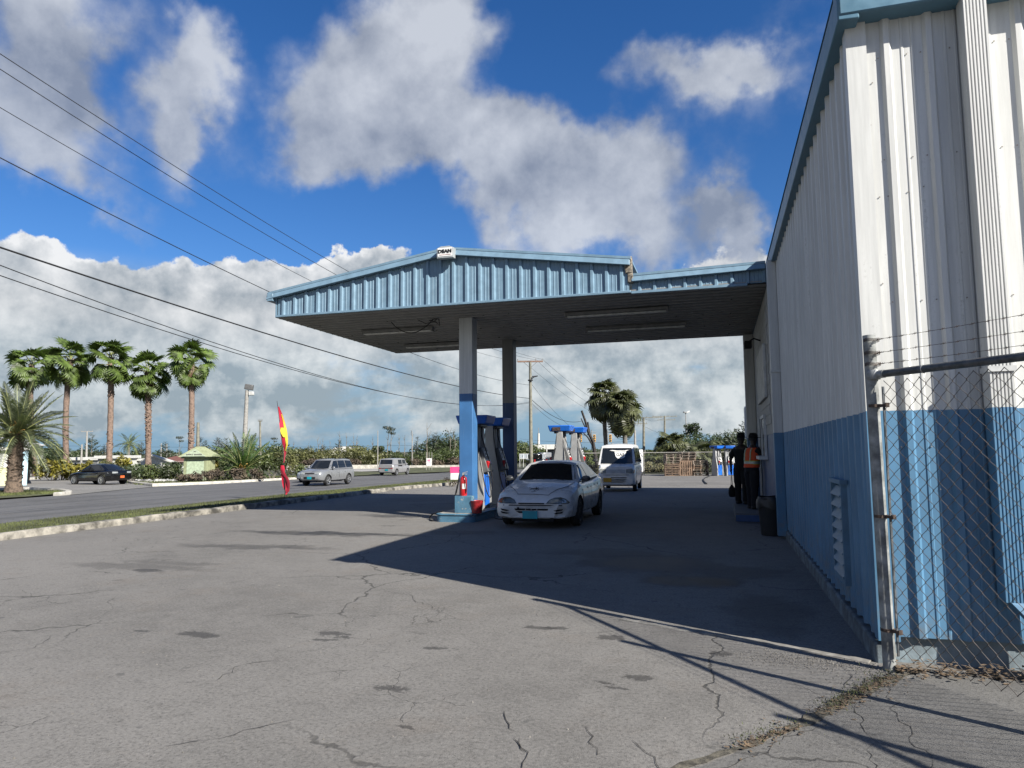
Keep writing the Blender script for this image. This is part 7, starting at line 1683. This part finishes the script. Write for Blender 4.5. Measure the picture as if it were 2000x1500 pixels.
m2 = MB(); m2.tube([T, T+Vector((0, 0, 2.0))], .12, 5); m2.build('tip', M_galv, e)
for i, (px, Dp, lab) in enumerate([(1133, 96, 'yellow traffic light beside the far pumps, leftmost'), (1160, 98, 'yellow traffic light behind the bare black tree'), (1191, 96, 'yellow traffic light below the cabbage palms')]):
    c_ = P3(px, 856, Dp); b = at(px+(-4), Dp); e = empty('traffic_light', b, facing(), lab, 'traffic light', 'yellow traffic lights beyond the back fence')
    H_ = c_.z-b.z; m2 = MB(); m2.tube([(0, 0, 0), (0, 0, H_+1.2)], .06, 6); m2.tube([(0, 0, H_+.9), (.6, 0, H_+.85)], .04, 5); m2.build('post', M_galv, e)
    MB().box(.22, .55, -.15, .15, H_-.5, H_+.5).build('housing', mat('signal_yellow', (.62, .33, .05), .5), e, bevel=.03)
    for k in range(3): MB().lathe([(0, -.05), (.11, -.05), (.12, .05), (0, .02)], 10, M=Matrix.Translation((.385, -.17, H_-.32+.32*k))@Matrix.Rotation(PI/2, 4, 'X')).build('lens', M_pdark, e)
# far barrier pole/sign by the fence, notice on posts, pink yard sign
e = empty('white_board', at(1249, 60), facing()+.9, 'plain white board standing behind the van by the back fence', 'board'); MB().box(-.5, .5, -.03, .03, .3, 2.15).build('board', mat('plain_white', (.75, .75, .75), .5), e)
MB().box(-.46, -.4, -.0, .06, 0, .3).box(.4, .46, 0, .06, 0, .3).build('legs', M_galv, e)
e = empty('notice_board', at(838, 86), facing(), 'small white notice with pink print on tall thin posts beyond the road', 'sign'); sx = 86/FPX
MB().box(-5.2*sx, 5.2*sx, -.03, 0, .55, 1.45).build('board', M_pwhite, e); MB().box(-3*sx, 2.6*sx, -.036, -.031, 1.1, 1.3).box(-1.5*sx, 1.5*sx, -.036, -.031, .95, 1.05).build('print', mat('pink_print', (.55, .2, .32), .6), e)
for x in (-5.4, .0, 5.4):
    m2 = MB(); m2.tube([(x*sx, .03, 0), (x*sx, .03, 2.2)], .035, 5); m2.build('post', M_polew, e)
e = empty('yard_sign', at(886, 34.5)+Vector((0, 0, .02)), facing(), 'small pink and white yard sign in the verge beside the column', 'sign')
MB().box(-.17, .30, -.01, .01, .62, .92).build('pink_panel', mat('hot_pink', (.60, .05, .20), .6), e); MB().box(-.15, .28, -.012, .008, .30, .615).build('white_panel', M_pwhite, e)
for x in (-.12, .25): m2 = MB(); m2.tube([(x, 0, 0), (x, 0, .6)], .008, 4); m2.build('stake', M_galv, e)
m2 = MB(); r_ = random.Random(9)
shrub('weed_clump', at(882, 34.2), .9, .55, 120, .05, L_r, 'scraggly weeds around the pink yard sign', 'weeds', None, 601, 6)

# ================================================================== WIRES
def wire(p0, p1, sag, r, lab, n=28, grp_='overhead wires'):
    pts = [p0+(p1-p0)*(i/n)+Vector((0, 0, -sag*4*(i/n)*(1-i/n))) for i in range(n+1)]
    m2 = MB(); m2.tube(pts, r, 5); o = m2.build('overhead_wire', M_black, smooth=60); tag(o, lab, 'wire', grp_); return o
def wire3(a, m, b, r, lab, Xa=-17.0, Xb=None, ext=0.25):
    """wire hanging in an upright plane, seen through three picture points"""
    Xb = Xa if Xb is None else Xb
    A_, M_, B_ = PX(*a, Xa), PX(*m, (Xa+Xb)/2), PX(*b, Xb)
    ys = np.array([A_.y, M_.y, B_.y]); zs = np.array([A_.z, M_.z, B_.z]); cf = np.polyfit(ys, zs, 2)
    y0 = A_.y-(B_.y-A_.y)*ext*.4; pts = []
    for i in range(41):
        y = y0+(B_.y-y0)*i/40; x = Xa+(Xb-Xa)*(y-A_.y)/(B_.y-A_.y); pts.append((x, y, float(np.polyval(cf, y))))
    m2 = MB(); m2.tube(pts, r, 5); o = m2.build('overhead_wire', M_black, smooth=60); tag(o, lab, 'wire', 'overhead wires'); return o
UPX = up.location.x
def W3(a, b, r, lab, sagpx=0, xo=0):
    m = ((a[0]+b[0])/2, (a[1]+b[1])/2+sagpx); return wire3(a, m, b, r, lab, UPX+xo)
W3((0, 105), (1060, 702), .011, 'highest thin overhead wire crossing the sky from the top left', 38, .6)
W3((0, 135), (1049, 703), .011, 'second highest thin overhead wire crossing the sky', 42, .3)
W3((0, 210), (1012, 706), .010, 'third overhead wire from the top, running behind the canopy ridge', 38, -.6)
W3((0, 308), (1035, 752), .014, 'overhead wire meeting the left tip of the canopy roof', 36)
W3((0, 483), (1034, 778), .024, 'thick black overhead cable passing below the canopy tip', 20)
W3((0, 518), (1034, 785), .013, 'overhead wire just below the thick cable', 50)
W3((0, 538), (1034, 787), .013, 'lowest overhead wire above the tall palms', 44)
g0 = up.location
def upt(px, py): return P3(px, py, 64)
q1, q2 = at(1257, 105)+Vector((0, 0, P3(1257, 818, 105).z-at(1257, 105).z)), at(1298, 120)+Vector((0, 0, P3(1298, 815, 120).z-at(1298, 120).z))
wire(upt(1060, 702), q1+dR*1.8, 1.6, .012, 'right-hand wire from the main pole crossarm over the cabbage palms', 30)
wire(upt(1049, 704), q1-dR*.5, 1.6, .012, 'middle wire from the main pole crossarm towards the palms', 30)
wire(upt(1037, 718), q1+Vector((0, 0, -1)), 1.5, .010, 'faint wire from below the crossarm towards the palms', 30)
wire(upt(1038, 780), P3(1137, 822, 80), .8, .024, 'thick cable sagging from the main pole to the bare black tree', 24)
wire(upt(1038, 787), P3(1150, 835, 82), 1.0, .014, 'thin line sagging below the thick cable right of the main pole', 24)
wire(upt(1038, 750), P3(1120, 838, 78), .3, .012, 'stay line slanting down from the main pole towards the far pumps', 16)
wire(P3(-60, 866, 140), P3(1030, 864, 120), .8, .018, 'long low wire skimming the treeline left of the columns', 40)
wire(P3(1015, 857, 150), P3(1250, 861, 110), .5, .016, 'low wire between the utility pole and the far crossarms', 20)
wire(P3(1257, 817, 105), P3(1298, 815, 120), .5, .014, 'short wire between the two far crossarm poles', 12)
wire(P3(1257, 832, 105), P3(1420, 868, 110), 1.0, .014, 'low wire right of the far crossarm pole', 16)

# ================================================================== BACK FENCE, PALLETS
def back_fence(px0, px1, Dp, lab):
    a, b = at(px0, Dp), at(px1, Dp); d = b-a; L = math.hypot(d.x, d.y); e = empty('wire_fence', a, math.atan2(d.y, d.x), lab, 'fence'); zt = P3(1300, 884, Dp).z-at(1300, Dp).z
    n = int(L/3.0)+1
    for k in range(n+1): m2 = MB(); m2.tube([(L*k/n, 0, -.1), (L*k/n, 0, zt+.05)], .035, 6); m2.build('post', M_polew, e)
    m2 = MB(); m2.tube([(0, 0, zt), (L, 0, zt)], .028, 6); m2.build('top_rail', M_polew, e)
    m2 = MB(); x = -zt
    while x < L:
        for s in (1, -1):
            xa, xb_ = (x, x+zt) if s > 0 else (x+zt, x); za, zb_ = 0, zt
            m2.tube([(clamp(xa, 0, L), 0, za+(clamp(xa, 0, L)-xa)*s), (clamp(xb_, 0, L), 0, zb_+(clamp(xb_, 0, L)-xb_)*s)], .0022, 3, cap=False)
        x += .14
    tag(m2.build('wire_mesh', M_galv, e), kind='stuff'); return e
back_fence(1120, 1462, 60, 'pale chain-link fence with top rail closing the back of the forecourt')
M_pal = mat('pallet_wood', (.17, .115, .08), .9, var=.35, scale=3, objvar=.35); M_palg = mat('pallet_grey', (.20, .165, .135), .9, var=.35, scale=3, objvar=.25)
def pallet_mesh(m_):
    m2 = MB()
    for k in range(6): y = -.5+k*.178; m2.box(-.6, .6, y, y+.10, .115, .135)
    for x in (-.6, -.045, .51): m2.box(x, x+.09, -.5, .5, .02, .115)
    for y in (-.5, -.05, .4): m2.box(-.6, .6, y, y+.10, 0, .02)
    return m2.mesh('pallet', m_)
PM = [pallet_mesh(M_pal), pallet_mesh(M_palg)]
def pallet(loc, rz, which, lab, g, M_=None):
    o = inst('pallet', PM[which]); o.location = loc; o.rotation_euler = (0, 0, rz)
    if M_ is not None: o.matrix_world = M_
    o.scale = (1, 1, 1); tag(o, lab, 'pallet', g)
fz = facing()
stacks = [(1312, 58.2, 13, 'in the leftmost pallet stack by the back fence', .0), (1341, 58.4, 14, 'in the middle pallet stack by the back fence', .05), (1366, 58.0, 9, 'in the rightmost, lower pallet stack beside the discarded pumps', -.1)]
ordn = ['bottom', 'second from the bottom', 'third from the bottom', 'fourth from the bottom', 'fifth from the bottom', 'sixth from the bottom', 'seventh from the bottom', 'eighth from the bottom', 'ninth from the bottom', 'tenth from the bottom', 'eleventh from the bottom', 'twelfth from the bottom', 'thirteenth from the bottom', 'fourteenth from the bottom']
for si, (px, Dp, n, lab, tw) in enumerate(stacks):
    b = at(px, Dp)
    for k in range(n):
        nm = 'topmost' if k == n-1 else ordn[k]
        pallet((b.x+rnd.uniform(-.05, .05), b.y+rnd.uniform(-.05, .05), b.z+k*.1365), fz+tw+rnd.uniform(-.05, .05), 1 if (k > n-4 or rnd.random() < .3) else 0, nm+' pallet '+lab, 'wooden pallets stacked by the back fence')
for i, (px, hx) in enumerate(((1311, .0), (1338, .0))):
    b = at(px, 57.3); M_ = Matrix.Translation(b+Vector((0, 0, .61)))@Matrix.Rotation(fz, 4, 'Z')@Matrix.Rotation(PI/2+.06, 4, 'X')@Matrix.Rotation(PI/2, 4, 'Z')
    if i == 0: M_ = Matrix.Translation(b+Vector((0, 0, .50)))@Matrix.Rotation(fz, 4, 'Z')@Matrix.Rotation(PI/2+.06, 4, 'X')
    pallet((0, 0, 0), 0, 0, ['pallet stood on edge against the leftmost stack', 'pallet stood on end against the middle stack'][i], 'wooden pallets stacked by the back fence', M_)
sc_ = empty('scrap_heap', at(1437, 58), 0, 'small heap of grey scrap right of the discarded pumps', 'scrap')
m2 = MB(); r_ = random.Random(4)
for k in range(14): m2.box(-.3, .3, -.1, .1, -.05, .05, M=Matrix.Translation((r_.uniform(-.6, .6), r_.uniform(-.3, .3), r_.uniform(.1, 1.1)))@Matrix.Rotation(r_.uniform(0, 3), 4, 'Z')@Matrix.Rotation(r_.uniform(-1, 1), 4, 'Y'))
m2.build('pieces', M_pmid, sc_)
hs_ = MB(); hs_.tube(smooth_path([G(1401, 925)+Vector((0, 0, .03)), G(1392, 928)+Vector((0, 0, .03)), G(1378, 934)+Vector((0, 0, .03)), G(1374, 939)+Vector((0, 0, .03)), G(1380, 946)+Vector((0, 0, .03))], 6), .04, 6)
tag(hs_.build('drain_hose', M_black, smooth=60), 'black hose snaking over the concrete in front of the discarded pumps', 'hose')
